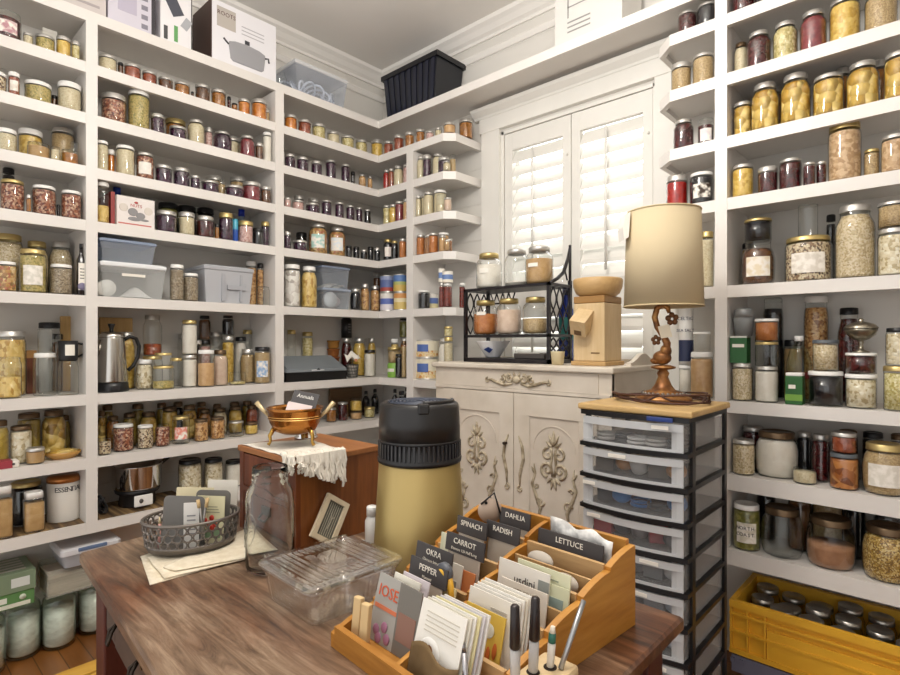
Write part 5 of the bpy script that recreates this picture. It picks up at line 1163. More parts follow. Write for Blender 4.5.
for i in range(NDR):
    z1_ = TZ-.0145-PIT*i; z0_ = z1_-PIT
    MB().prism(bowpoly(a-.0002, -.006), z0_, z0_+.012).obj('shelf_rail', BLK, tw)
    dr_ = MB(); zz0, zz1 = z0_+.0135, z1_-.004; n = 12; xm = a-.012
    vs = []; fs = []
    for k in range(n+1):
        x = -xm+2*xm*k/n; y = bow(x); vs += [(x, y, zz0), (x, y, zz1), (x, y+.003, zz1), (x, y+.003, zz0)]
    for k in range(n):
        for q in range(4): fs.append((4*k+q, 4*k+(q+1) % 4, 4*k+4+(q+1) % 4, 4*k+4+q))
    fs += [(3,2,1,0), tuple(4*n+q for q in range(4))]
    dr_.add(vs, fs, False)
    dd_ = dr_.obj('drawer', DRF, tw)
    m = MB()
    for za, zb in ((zz1-.02, zz1), (zz0, zz0+.008)):
        vs = []; fs = []
        for k in range(n+1):
            x = -xm+2*xm*k/n; y = bow(x)-.004; vs += [(x, y, za), (x, y, zb), (x, y+.0035, zb), (x, y+.0035, za)]
        for k in range(n):
            for q in range(4): fs.append((4*k+q, 4*k+(q+1) % 4, 4*k+4+(q+1) % 4, 4*k+4+q))
        m.add(vs, fs)
    m.box(-xm, -xm+.03, bow(xm)-.004, bow(xm)+.0, zz0, zz1); m.box(xm-.03, xm, bow(xm)-.004, bow(xm)+.0, zz0, zz1)
    m.obj('drawer_rim', plastic_clear('milky rim', '#e6e8ea', .6, .3), dd_)
    m = MB(); m.box(-xm, -xm+.0025, .004, d_-.01, zz0+.002, zz1-.006); m.box(xm-.0025, xm, .004, d_-.01, zz0+.002, zz1-.006); m.box(-xm, xm, d_-.012, d_-.01, zz0+.002, zz1-.006); m.box(-xm, xm, .004, d_-.01, zz0, zz0+.002)
    m.obj('drawer_tray', DRW, dd_)
    lx = [.085, -.03, -.115, -.1, .06, .03, -.05, .08, 0, 0][i]
    if i < 8: MB().box(lx-.026, lx+.026, bow(lx)-.0065, bow(lx)-.0045, zz1-.015, zz1-.005).obj('label', PAPER, dd_)
    if i == 0: MB().box(.055, .125, bow(.1)-.016, bow(.1)-.0105, zz1+.002+.004, zz1+.018+.0, bev=.002).obj('maker_badge', plain('#2a3f7d', .4), tw)
    # what lies in the drawer
    f = FILL[i]
    rnd = random.Random(40+i)
    for q in range(5):
        x = -xm*.70 + xm*1.40*q/4; y = .042+rnd.random()*.03; c = f[q % 3]
        m = MB()
        if i == 0 or (i == 2 and q in (2, 3)):
            for kk in range(2): m.tube([(.026*math.cos(b_), .026*math.sin(b_), .004+.011*kk) for b_ in [k*PI/10 for k in range(20)]], .0045, 6, closed=True)
            nm = 'coiled_ribbon'
        elif q % 3 == 1: m.ball((0, 0, .024), .026, 10, 7, (1.1, 1, .9)); nm = 'small_bag'
        elif q % 3 == 2: m.lathe([(0,0),(.022,0),(.024,.003),(.024,.034),(.016,.04),(0,.04)], 16, M=Matrix.Rotation(.5, 4, 'X')); nm = 'small_pot'
        else: m.box(-.026, .026, -.02, .02, 0, .032+.014*rnd.random(), M=Matrix.Rotation(rnd.random(), 4, 'Z')); nm = 'small_packet'
        side = ['far left', 'left of centre', 'middle', 'right of centre', 'far right'][q]
        o = m.obj(nm, plain(c, .5), None, (tw.location.x+x, TY0+y, zz0+.0035 + (.0115 if nm == 'small_pot' else 0)))
        tag(o, f"{nm.replace('_', ' ')} lying in the {ORDN[i]} drawer of the tower, {side}", nm.split('_')[1], 'things in the drawer tower')
# board and lamp
bd = thing('wooden_tray', 'pale bamboo board on top of the drawer tower under the lamp', 'board', ((TX0+TX1)/2+.0, TY0, TZ+.0006))
MB().box(-a-.005, a+.012, -.012, d_-.005, 0, .018, bev=.005).obj('board', wood('bamboo board', '#b28e56', '#d2b27c', 'x', 9), bd)
LX, LY, LZ = -.652, 1.655, TZ+.0195
BRZ = mottled('antique bronze', [(.3, '#4e2f1c'), (.5, '#8a5a30'), (.7, '#b98a50')], 30, .4, .55)
lp = thing('table_lamp', 'bronze figural table lamp with a cream drum shade', 'lamp', (LX, LY, LZ))
MB().lathe([(0,0),(.078,0),(.082,.006),(.08,.014),(.06,.02),(.056,.03),(.034,.036),(.024,.05),(.014,.075),(.018,.085),(.012,.095),(.034,.1),(.036,.105),(.02,.11),(0,.11)], 40).obj('base', BRZ, lp)
m = MB()
for i in range(26): q = i*2*PI/26; m.ball((.058*math.cos(q), .058*math.sin(q), .025), .006, 8, 5)
m.obj('beaded_ring', plain('#7b7268', .35, .7), lp)
m = MB()
m.ball((-.003, 0, .132), .022, 14, 10, (1.25, 1, 1)); m.ball((.008, 0, .152), .017, 12, 8, (1, 1, 1.2)); m.ball((-.02, -.004, .122), .013, 10, 8, (1.4, 1, .8))
m.tube([(.008,0,.15),(.012,0,.175),(.0,0,.2),(-.018,0,.225),(-.026,0,.255),(-.018,0,.282),(.0,0,.292),(.014,0,.282),(.018,0,.266)], .009, 10, rs=[.012,.011,.01,.009,.009,.009,.009,.008,.005])
m.obj('figural_stem', BRZ, lp)
m = MB()
for cx_, cz_, s in ((.028, .248, 1), (-.02, .185, .8)):
    for k in range(5): q = k*2*PI/5+.4; m.ball((cx_+.012*s*math.cos(q), -.004, cz_+.012*s*math.sin(q)), .008*s, 8, 6, (1.1, .5, 1.1))
    m.obj('leaf_ornament', plain('#6b4527', .45, .5), lp); m = MB()
MB().add([(.0,-.014,.19),(.034,-.016,.195),(.024,-.016,.232),(-.01,-.014,.226)], [(0,1,2,3)]).obj('paper_tag', CREAMP, lp, solid=.0015)
MB().lathe([(0,.29),(.008,.29),(.008,.3),(.036,.302),(.038,.307),(.012,.312),(.012,.33),(.02,.334),(.02,.36),(0,.36)], 28).obj('socket', BRZ, lp)
zb, zt = zat(306, 1.64)-LZ, zat(211, 1.64)-LZ
m = MB().lathe([(.1135, zb),(.1055, zt)], 56); SH = m.obj('lamp_shade', None, lp, solid=.002)
mm, nt, o_ = new('linen lamp shade'); pb = nt.nodes.new('ShaderNodeBsdfPrincipled'); pb.inputs['Base Color'].default_value = lin('#d6c6a4'); pb.inputs['Roughness'].default_value = .8
tl = nt.nodes.new('ShaderNodeBsdfTranslucent'); tl.inputs[0].default_value = lin('#d9c9a6'); mx = nt.nodes.new('ShaderNodeMixShader'); mx.inputs[0].default_value = .25
wv = nt.nodes.new('ShaderNodeTexNoise'); wv.inputs['Scale'].default_value = 120; nt.links.new(coords(nt, (1, 1, .15)), wv.inputs['Vector']); bump(nt, pb, wv.outputs[0], .15, .001)
nt.links.new(pb.outputs[0], mx.inputs[1]); nt.links.new(tl.outputs[0], mx.inputs[2]); nt.links.new(mx.outputs[0], o_.inputs[0]); SH.data.materials.append(mm)
m = MB(); m.tube([(.1135*math.cos(q), .1135*math.sin(q), zb) for q in [k*PI/28 for k in range(56)]], .0022, 6, closed=True); m.obj('lower_trim', plain('#c9b892', .7), SH); m = MB(); m.tube([(.1055*math.cos(q), .1055*math.sin(q), zt) for q in [k*PI/28 for k in range(56)]], .0022, 6, closed=True)
m.obj('upper_trim', plain('#c9b892', .7), SH)
m = MB()
for q in (0, 2*PI/3, 4*PI/3): m.tube([(0,0,.36),(.05*math.cos(q),.05*math.sin(q),zt-.02),(.105*math.cos(q),.105*math.sin(q),zt-.003)], .0015, 5)
m.obj('shade_spider', BRZ, lp)
m = MB(); m.prism([(-.1085, zt-.004), (-.124, zt-.014), (-.131, zt-.05), (-.127, zt-.088), (-.1135, zt-.08)], -.02, .03, M=Matrix.Rotation(YAW, 4, 'Z') @ Matrix.Rotation(PI/2, 4, 'X')); m.obj('cloth_tab', plain('#e9e6df', .8), lp)
cd = thing('lamp_cord', 'brown lamp cord looped around the lamp foot on the bamboo board', 'cord', (LX, LY, LZ+.0))
m = MB(); pts = []
for i in range(70):
    q = i*.33; rr = .112+.014*math.sin(i*.7)+.005*math.cos(i*1.7); pts.append((rr*math.cos(q)*1.1-.004, rr*math.sin(q), .005+.0035*(1+math.sin(i*.9))+ (.018 if 10 < i % 23 < 16 else 0)))
pts = [(min(max(x, -.165), .142), min(max(y, -.165), .12), z) for x, y, z in pts]
m.tube(pts, .0032, 6); m.obj('cord', plain('#4a2a1d', .5), cd)
# ---------------------------------------------------------------- yellow crate of empty jars under the right shelves
YX0, YX1, YY0, YY1, YZ0, YZ1 = -.548, .05, 1.94, 2.225, .10, .331
st = thing('low_stand', 'dark low wooden stand under the yellow crate', 'stand', (-.25, 2.09, 0))
m = MB()
for x in (-.22, .22): m.box(x-.03, x+.03, -.10, .12, 0, .099)
m.obj('bearer', plain('#221d1a', .7), st)
YEL = mottled('yellow crate plastic', [(.3, '#dca32a'), (.7, '#e8b43a')], 5, .4)
yc = thing('plastic_crate', 'yellow plastic crate of empty jars with a grey base rail', 'crate', ((YX0+YX1)/2, YY0, YZ0)); w = (YX1-YX0)/2; d = YY1-YY0; h = YZ1-YZ0
m = MB(); m.box(-w, w, .013, .017, .06, h); m.box(-w, w, d-.017, d-.013, .06, h); m.box(-w+.013, -w+.017, .017, d-.017, .06, h); m.box(w-.017, w-.013, .017, d-.017, .06, h); m.box(-w+.008, w-.008, .012, d-.012, .055, .06)
for z0_, z1_ in ((h-.022, h), (.06, .075), (.13, .138), (.185, .192)):
    for y0, y1 in ((0, .0128), (d-.0128, d)): m.box(-w, w, y0, y1, z0_, z1_)
    for x0, x1 in ((-w, -w+.012), (w-.012, w)): m.box(x0, x1, .0121, d-.0121, z0_, z1_)
for x in [-w+.001, -w+.05, -w+.1, w-.106, w-.056, w-.007]:
    for y0, y1 in ((.0016, .0128), (d-.0128, d-.0016)): m.box(x, x+.006, y0, y1, .0752, h-.0222)
m.box(-w+.108, w-.108, .0042, .0128, .0752, .165)
for y in (.04, .09, .14, .19, .24): m.box(-w+.0016, -w+.0078, y, y+.006, .0752, h-.0222); m.box(w-.0078, w-.0016, y, y+.006, .0752, h-.0222)
m.obj('crate_shell', YEL, yc)
GRB = plain('#6d6b7c', .5)
m = MB(); m.box(-w+.006, w-.006, .004, d-.004, .0, .054)
for x in (-w+.004, -w+.03): m.box(x, x+.012, .0, .006, .03, .045)
m.obj('grey_base', GRB, yc)
k = 0
names = ['front left corner', 'front second', 'front third', 'front fourth', 'front fifth', 'front sixth', 'front right corner']
for r_ in range(3):
    for c_ in range(7):
        x = YX0+.061+.0785*c_ + (.0 if r_ % 2 == 0 else .004); y = YY0+.058+.0835*r_
        R_ = .0385; hh = .142+.008*((c_*3+r_*5) % 4)
        o = MB().lathe([(0,0),(.9*R_,0),(R_,.008),(R_,hh*.75),(.82*R_,hh*.86),(.8*R_,hh*.98)], 24).obj('mason_jar', GLASS, None, (x, y, YZ0+.0605))
        ring = MB().lathe([(.80*R_,hh*.88),(.86*R_,hh*.88),(.87*R_,hh*.9),(.86*R_,hh),(.78*R_,hh),(.76*R_,hh*.995),(.5*R_,hh*1.0),(.48*R_,hh*.995),(0,hh*.995)], 24).obj('lid', plain('#a9a49c', .3, .9), o)
        tag(o, f"empty jar with silver lid in the yellow crate, {['front','middle','back'][r_]} row, {ORD[c_]} from left", 'jar', 'empty jars in the yellow crate')
o = MB().lathe([(0,0),(.04,0),(.044,.008),(.044,.05),(.034,.06),(.034,.066)], 26).obj('storage_jar', GLASS, None, (-.475, 1.86, .0006))
MB().lathe([(.033,.058),(.037,.058),(.037,.07),(.03,.072),(0,.071)], 26).obj('lid', SILVER, o)
tag(o, 'low clear jar with silver lid on the floor under the yellow crate', 'jar')
# ---------------------------------------------------------------- desk
TT = .70
m, nt, o = new('worn dark table top'); b = princ(nt, o, .34)
v = coords(nt, (.1, 1, 1)); n1 = nt.nodes.new('ShaderNodeTexNoise'); n1.inputs['Scale'].default_value = 44; n1.inputs['Detail'].default_value = 9; n1.inputs['Roughness'].default_value = .7; n1.inputs['Distortion'].default_value = .8
nt.links.new(v, n1.inputs['Vector'])
n2 = nt.nodes.new('ShaderNodeTexNoise'); n2.inputs['Scale'].default_value = 4.5; n2.inputs['Detail'].default_value = 5; nt.links.new(coords(nt, (.6, 1, 1)), n2.inputs['Vector'])
w1 = ramp(nt, n1.outputs[0], [(.33, '#2f1a10'), (.5, '#593520'), (.68, '#7d5237')])
w2 = ramp(nt, n1.outputs[0], [(.33, '#4f3c2e'), (.5, '#806853'), (.68, '#a8927b')])
mk = ramp(nt, n2.outputs[0], [(.38, '#000000'), (.58, '#ffffff')])
mx = nt.nodes.new('ShaderNodeMix'); mx.data_type = 'RGBA'; nt.links.new(mk, mx.inputs[0]); nt.links.new(w1, mx.inputs[6]); nt.links.new(w2, mx.inputs[7])
nt.links.new(mx.outputs[2], b.inputs['Base Color']); bump(nt, b, n1.outputs[0], .2, .0015)
DARKW = m
REDW = wood('dark red brown wood', '#3a1712', '#5d2a1e', 'z', 10, .4)
APR = wood('grey brown drawer wood', '#3c302b', '#57473f', 'x', 10, .45)
tb = thing('desk', 'worn dark wooden desk with drawers in its front, covered in seed boxes', 'desk', (-.9, .6, 0))
def L_(x, y): return (x+.9, y-.6)
quad = [L_(-1.444, .342), L_(-.345, .245), L_(-.345, .965), L_(-1.50, .965)]
m = MB(); n = 4
def inset(q, e):
    c = (sum(p[0] for p in q)/4, sum(p[1] for p in q)/4)
    return [(p[0]+(e if p[0] < c[0] else -e), p[1]+(e if p[1] < c[1] else -e)) for p in q]
lo, mi, hi = inset(quad, .006), quad, inset(quad, .004)
lev = [(lo, TT-.028), (mi, TT-.022), (mi, TT-.005), (hi, TT)]
vs = [(x, y, z) for q, z in lev for x, y in q]
fs = [(3,2,1,0), (12,13,14,15)] + [(4*k+i, 4*k+(i+1) % 4, 4*k+4+(i+1) % 4, 4*k+4+i) for k in range(3) for i in range(4)]
m.add(vs, fs); m.obj('table_top', DARKW, tb)
m = MB(); zt = TT-.0285
ins = inset(quad, .035)
for i in range(4):
    p, q = Vector(ins[i]), Vector(ins[(i+1) % 4]); d = (q-p).normalized(); nn = Vector((-d.y, d.x))*.018
    m.prism([p[:], q[:], (q+nn)[:], (p+nn)[:]], zt-.125, zt)
m.obj('apron', APR, tb)
for (x, y) in inset(quad, .055):
    MB().box(x-.03, x+.03, y-.03, y+.03, 0, zt, bev=.004).obj('leg', REDW, tb)
p, q = Vector(ins[0]), Vector(ins[1]); d = (q-p); Lf = d.length; ang = math.atan2(d.y, d.x)
Mf = Matrix.Translation((p.x, p.y, 0)) @ Matrix.Rotation(ang, 4, 'Z')
PULL = plain('#3b322a', .35, .8)
MB().box(.07, .15, -.0035, 0, zt-.11, zt-.012, M=Mf).obj('front_panel', APR, tb)
for x0, x1 in ((.165, .46), (.475, .77), (.785, 1.0)):
    dw = MB().box(x0, x1, -.006, .0, zt-.115, zt-.008, M=Mf, bev=.002).obj('drawer', APR, tb)
    xm = x0 + .06 if x1 < .5 else (x0+x1)/2-.08
    for xx in (xm, xm+.105) if x1 > .5 else (xm, x1-.07):
        h = MB(); h.lathe([(0,0),(.012,0),(.012,.004),(0,.006)], 16, M=Mf @ Matrix.Translation((xx,-.006,zt-.04)) @ Matrix.Rotation(PI/2,4,'X'), sy=1.6)
        h.tube([(xx,-.012,zt-.04),(xx-.008,-.024,zt-.052),(xx-.006,-.03,zt-.075),(xx+.006,-.03,zt-.075),(xx+.008,-.024,zt-.052),(xx,-.012,zt-.04)], .0032, 6, M=Mf)
        h.obj('drop_pull', PULL, dw)
Z0 = TT + .0006
# ---------------------------------------------------------------- wooden file box and what is on it
BOXW = wood('reddish oak', '#4a2112', '#7c4122', 'z', 12, .35, mid='#632f19')
OAKF = wood('orange oak', '#5c3016', '#96592a', 'z', 12, .35, mid='#774420')
BX0, BX1, BY0, BY1, BZ = -1.345, -1.082, .667, .905, .9085
fb = thing('card_cabinet', 'reddish oak two drawer card cabinet standing on the desk', 'cabinet', ((BX0+BX1)/2, BY0, Z0)); w = (BX1-BX0)/2; d = BY1-BY0; h = BZ-TT
m = MB(); m.box(-w, w, .012, d, 0, h-.014); m.obj('carcass', OAKF, fb)
MB().box(-w-.004, w+.004, -.004, d+.004, h-.0138, h, bev=.002).obj('top', wood('oak top', '#7d4a26', '#a56c3c', 'x', 9, .4), fb)
m = MB(); m.box(-w, -w+.02, 0, .0118, 0, h-.014); m.box(w-.02, w, 0, .0118, 0, h-.014); m.box(-w+.02, w-.02, 0, .0118, h*.5-.008, h*.5+.006); m.obj('front_frame', BOXW, fb)
for z0, z1 in ((.008, h*.5-.010), (h*.5+.008, h-.018)):
    dw = MB().box(-w+.022, w-.022, .001, .0118, z0, z1).obj('drawer', BOXW, fb)
    pl = MB(); zc = (z0+z1)/2
    pl.box(-.024, .024, -.003, .001, zc+.002, zc+.026); pl.tube([(-.018,-.003,zc+.004),(-.018,-.016,zc-.008),(.018,-.016,zc-.008),(.018,-.003,zc+.004)], .003, 6)
    pl.obj('card_pull', plain('#55504a', .35, .8), dw)
ZB = Z0 + h + .0006
LINEN = mottled('cream linen', [(.3, '#d5cdbf'), (.7, '#e2dbcf')], 60, .9, bmp=.2)
rn = thing('table_runner', 'cream woven runner with tasselled end hanging over the card cabinet', 'cloth', (BX1, BY0, ZB))
E0, E1 = Vector((-.058, -.002)), Vector((.001, .128)); ed = (E1-E0).normalized(); nv = Vector((ed.y, -ed.x))
m = MB()
F0, F1 = Vector((-.262, .004)), Vector((-.19, .16))
m.grid(lambda u, v: (*(( F0*(1-v)+F1*v)*(1-u) + (E0*(1-v)+E1*v)*u)[:], .0012+.0016*math.sin(9*u+4*v)**2), 20, 12)
m.obj('cloth', LINEN, rn, solid=.001)
m = MB(); rnd = random.Random(5)
for i in range(64):
    p = E0 + (E1-E0)*(i/63) - nv*.012; jit = (rnd.random()-.5)*.25; dr_ = Vector((nv.x*math.cos(jit)-nv.y*math.sin(jit), nv.x*math.sin(jit)+nv.y*math.cos(jit)))
    # distance along dr_ to the cabinet's edge
    ts = []
    if dr_.x > 1e-3: ts.append((.0115-p.x)/dr_.x)
    if dr_.y < -1e-3: ts.append((-.014-p.y)/dr_.y)
    te = max(min(ts), .004); ln = .085+.02*rnd.random(); q = p + dr_*te; hang = max(ln - te, .012)
    o2 = dr_*.004*rnd.random()
    pts = [(p.x, p.y, .004), ((p+dr_*te*.5).x, (p+dr_*te*.5).y, .0055+.003*rnd.random()), (q.x, q.y, .0058)]
    for k in range(1, 5):
        w_ = .0035*math.sin(k*1.9+i); pts.append((q.x+o2.x*k-dr_.y*w_, q.y+o2.y*k+dr_.x*w_, .0-hang*k/4))
    m.tube(pts, .0034, 5, rs=[.003, .0036, .004, .0042, .0034, .004, .0026])
m.obj('tassels', LINEN, rn)
BRASS = mottled('polished copper brass', [(.35, '#8c5426'), (.65, '#bd8240')], 12, .2, .92)
bl = thing('brass_bowl', 'shiny copper brass bowl on three feet with side handles, on the runner', 'bowl', (-1.232, .757, ZB+.0052))
MB().lathe([(0,.026),(.03,.026),(.05,.034),(.062,.055),(.067,.085),(.071,.092),(.068,.093),(.064,.086),(.058,.056),(.046,.037),(0,.03)], 48).obj('bowl', BRASS, bl)
m = MB()
for zz in (.066, .071): m.tube([(.0655*math.cos(q), .0655*math.sin(q), zz) for q in [k*PI/24 for k in range(48)]], .0012, 5, closed=True)
m.obj('bands', plain('#e0b46c', .2, .9), bl)
for k in range(3):
    q = k*2*PI/3 - 1.9
    MB().tube([(.052*math.cos(q), .052*math.sin(q), .042), (.062*math.cos(q), .062*math.sin(q), .024), (.06*math.cos(q), .06*math.sin(q), .01), (.066*math.cos(q), .066*math.sin(q), .0015)], .004, 8, rs=[.006,.005,.0035,.0045]).obj('foot', plain('#b9934d', .25, .9), bl)
for s in (-1, 1):
    ax = Vector((CS, SN, 0))*s
    P_ = [ax*.066+Vector((0,0,.07)), ax*.08+Vector((0,0,.082)), ax*.098+Vector((0,0,.104))]
    MB().tube([v[:] for v in P_], .005, 8, rs=[.004,.005,.0065]).obj('handle', plain('#cbb68c', .35, .4), bl)
sgn = thing('seed_sign', 'black lettered seed sign sticking out of the brass bowl', 'sign', (-1.236, .755, ZB+.070), YAW-.1)
MT = Matrix.Rotation(.18, 4, 'Y') @ Matrix.Rotation(-.45, 4, 'X')
MB().box(-.034, .034, -.001, .001, .012, .075, M=Matrix.Translation((.012,.0,-.005)) @ MT).obj('plate', plain('#4a4748', .6), sgn)
text('lettering', 'Annuals', .014, plain('#e8e4dc', .6), sgn, Matrix.Translation((.012,.0,-.005)) @ MT @ FACE(0, -.0015, .062))
MB().box(-.034, .03, -.004, -.002, .0, .05, M=Matrix.Translation((.006,-.004,-.012)) @ MT).obj('seed_packet', plain('#e3d2cf', .7), sgn)
MB().box(-.028, .024, -.0048, -.0042, .008, .024, M=Matrix.Translation((.006,-.004,-.012)) @ MT).obj('green_picture', plain('#7fa08c', .7), sgn)
dm = thing('metal_dome', 'small silver dome bell behind the brass bowl on the card cabinet', 'bell', (-1.305, .836, ZB+.0006))
MB().lathe([(0,0),(.031,0),(.031,.004),(.028,.006),(.026,.018),(.018,.03),(.006,.037),(.006,.045),(0,.046)], 32).obj('dome', CHROME, dm)
# ---------------------------------------------------------------- mason jar, frame, white bottle
def ribbed(prof, seg, amp, k): pass
jr = thing('mason_jar', 'large empty open glass mason jar standing on the desk', 'jar', (-1.053, .588, Z0), -.9)
r = .049; hh = .212
OUT = [(0,0),(.82*r,0),(.95*r,.004),(r,.014),(r,.135),(.985*r,.148),(.93*r,.162),(.80*r,.174),(.735*r,.18),(.735*r,.184),(.76*r,.187),(.735*r,.19),(.73*r,.198),(.755*r,.2005),(.73*r,.204),(.735*r,.21),(.71*r,hh)]
INN = [(.67*r,.21),(.66*r,.184),(.74*r,.172),(.87*r,.16),(.93*r,.146),(.94*r,.135),(.94*r,.018),(.85*r,.008),(0,.006)]
MB().lathe(OUT+INN, 72).obj('jar', REFR, jr)
m = MB()
m.tube([(x_:=.0) or (math.sin(q)*(r+.0006)*0, 0, 0) for q in (0, 1)], .0001, 3) if False else None
oval = []
for k in range(28):
    q = 2*PI*k/28; a_ = .48*math.cos(q); zz = .075+.033*math.sin(q)
    oval.append(((r+.0004)*math.sin(a_), -(r+.0004)*math.cos(a_), zz))
m.tube(oval, .0016, 6, closed=True)
for k in range(3): 
    m.tube([((r+.0004)*math.sin(a_), -(r+.0004)*math.cos(a_), .088-.011*k+.004*math.sin(5*a_+k)) for a_ in [-.3+.06*i for i in range(11)]], .0013, 6)
m.obj('embossed_oval', REFR, jr)
pf = thing('picture_frame', 'small cream picture frame leaning crookedly against the card cabinet', 'picture frame', (-1.0565, .705, Z0+.0004), PI/2)
Mp = Matrix.Rotation(-.20, 4, 'X') @ Matrix.Rotation(.62, 4, 'Y') @ Matrix.Translation((.012, .0, .0))
zmin = 0
m = MB()
for b in ((-.033,.033,-.005,.005,0,.011), (-.033,.033,-.005,.005,.091,.102), (-.033,-.022,-.005,.005,.011,.091), (.022,.033,-.005,.005,.011,.091)): m.box(*b, M=Mp)
zlow = min(v[2] for v in m.v); Mz = Matrix.Translation((0,0,-zlow))
m.v = [(x, y, z-zlow) for x, y, z in m.v]; m.obj('frame', plain('#cfc0a4', .5), pf)
MB().box(-.022, .022, .0, .004, .011, .091, M=Mz @ Mp).obj('picture', plain('#59584f', .6), pf)
m = MB()
for k in range(7): m.box(-.02+.0058*k, -.0185+.0058*k, -.0008, -.0001, .013, .089, M=Mz @ Mp)
m.tube([(0,-.002,.03),(.002,-.002,.05),(-.004,-.002,.065)], .001, 5, M=Mz @ Mp); m.tube([(0,-.002,.05),(.008,-.002,.06)], .001, 5, M=Mz @ Mp)
m.obj('drawn_plant', plain('#a8a290', .6), pf)
wbt = thing('white_bottle', 'small white plastic bottle between the card cabinet and distiller', 'bottle', (-1.015, .828, Z0))
MB().lathe([(0,0),(.0145,0),(.016,.003),(.016,.05),(.0115,.06),(.0115,.064)], 22).obj('bottle', WHITEP, wbt)
MB().lathe([(0,.062),(.0125,.062),(.0125,.082),(.011,.084),(0,.084)], 20).obj('cap', WHITEP, wbt)
# ---------------------------------------------------------------- water distiller
ds = thing('water_distiller', 'gold steel drum of the countertop distiller with black vented head', 'distiller', (-.8635, .838, Z0))
GOLDB = mottled('champagne gold steel', [(.3, '#9d8750'), (.7, '#b7a069')], 5, .42, .65, stretch=(1,1,.05))
MB().lathe([(0,0),(.098,0),(.1005,.006),(.1005,.012),(.0885,.212),(.086,.214),(0,.214)], 64).obj('drum', GOLDB, ds)
MB().lathe([(0,.2142),(.091,.2142),(.092,.222),(.087,.226),(.0865,.256),(.0885,.258),(.0885,.263),(0,.263)], 64).obj('vent_band', plain('#121114', .4), ds)
m = MB()
for k in range(56): q = 2*PI*k/56; m.box(.085, .0905, -.0022, .0022, .226, .257, M=Matrix.Rotation(q, 4, 'Z'))
m.obj('vent_fins', plain('#2a292c', .35), ds)
HB = plain('#1f1d1d', .36)
MB().lathe([(0,.2632),(.0885,.2632),(.0880,.30),(.0865,.331),(.083,.339),(.077,.342),(.074,.340),(.0,.340)], 64).obj('head', HB, ds)
m = MB()
for k in range(8):
    rr = .010+.0082*k; m.tube([(rr*math.cos(q), rr*math.sin(q), .3415) for q in [i*PI/20 for i in range(40)]], .0017, 5, closed=True)
for k in range(12): q = k*PI/6; m.tube([(.01*math.cos(q), .01*math.sin(q), .3415), (.064*math.cos(q+.35), .064*math.sin(q+.35), .3415)], .0014, 5)
m.obj('fan_grille', plain('#39404f', .35), ds)
m = MB(); q = -YAW-.95; Mr = Matrix.Rotation(YAW-PI/2+.15, 4, 'Z')
m.tube([(-.01,0,0),(0,0,0)], .001, 3) if False else None
m.box(.07, .0895, -.012, .012, .322, .3445, M=Mr, bev=.004); m.tube([(.071*math.cos(a_), .071*math.sin(a_), .344) for a_ in [YAW-PI/2+.15+.1*i for i in range(0, 16)]], .005, 6)
m.obj('latch_handle', HB, ds)
# ---------------------------------------------------------------- refrigerator dish
dx, dy = -.9385, .500; dt = -.03
dh = thing('glass_dish', 'ribbed rectangular clear glass dish with lid, at the desk front', 'dish', (dx, dy, Z0), dt)
DW, DD = .178, .196
def rr_(w0, w1, d0, d1, rad, n=6):
    pts = []
    for cx_, cy_, a0 in ((w1-rad, d1-rad, 0), (w0+rad, d1-rad, PI/2), (w0+rad, d0+rad, PI), (w1-rad, d0+rad, 1.5*PI)):
        for k in range(n+1): a_ = a0+PI/2*k/n; pts.append((cx_+rad*math.cos(a_), cy_+rad*math.sin(a_)))
    return pts
def loft(levels, cap0=True, cap1=True):
    n = len(levels[0][0]); vs = [(x, y, z) for q, z in levels for x, y in q]; fs = []
    for k in range(len(levels)-1):
        for i in range(n): fs.append((k*n+i, k*n+(i+1) % n, (k+1)*n+(i+1) % n, (k+1)*n+i))
    if cap0: fs.append(tuple(range(n-1, -1, -1)))
    if cap1: fs.append(tuple((len(levels)-1)*n+i for i in range(n)))
    return vs, fs
def off(q, e, z): return ([(x, y) for x, y in q], z)
A = lambda e, rad: rr_(e, DW-e, e, DD-e, rad)
NP = 264
def ring(e, rad, amp=0, nw=66):
    """rounded rectangle inset by e, sampled evenly, fluted by amp"""
    x0, x1, y0, y1 = e, DW-e, e, DD-e; sx_, sy_ = x1-x0-2*rad, y1-y0-2*rad; q = PI*rad/2; P = 2*(sx_+sy_)+4*q; out = []
    for i in range(NP):
        s_ = P*i/NP
        segs = [(sx_, 'b'), (q, 'br'), (sy_, 'r'), (q, 'tr'), (sx_, 't'), (q, 'tl'), (sy_, 'l'), (q, 'bl')]
        for L, k in segs:
            if s_ <= L: break
            s_ -= L
        f = s_/L
        if k == 'b': p, nrm = (x0+rad+s_, y0), (0, -1)
        elif k == 'r': p, nrm = (x1, y0+rad+s_), (1, 0)
        elif k == 't': p, nrm = (x1-rad-s_, y1), (0, 1)
        elif k == 'l': p, nrm = (x0, y1-rad-s_), (-1, 0)
        else:
            a0, cxx, cyy = {'br': (-PI/2, x1-rad, y0+rad), 'tr': (0, x1-rad, y1-rad), 'tl': (PI/2, x0+rad, y1-rad), 'bl': (PI, x0+rad, y0+rad)}[k]
            a_ = a0+f*PI/2; nrm = (math.cos(a_), math.sin(a_)); p = (cxx+rad*nrm[0], cyy+rad*nrm[1])
        w_ = amp*math.cos(2*PI*nw*i/NP); out.append((p[0]+nrm[0]*w_, p[1]+nrm[1]*w_))
    return out
m = MB(); m.add(*loft([(ring(.022,.012),0),(ring(.016,.014,.0004),.0025),(ring(.0125,.016,.0014),.006),(ring(.0055,.018,.0014),.052),(ring(.003,.019,.0004),.056),(ring(.0,.02),.058),(ring(.0,.02),.0635),(ring(.007,.016),.064),(ring(.0085,.016),.056),(ring(.0155,.014),.009),(ring(.022,.012),.0065)]), smooth=True)
m.obj('base', DISHG, dh)
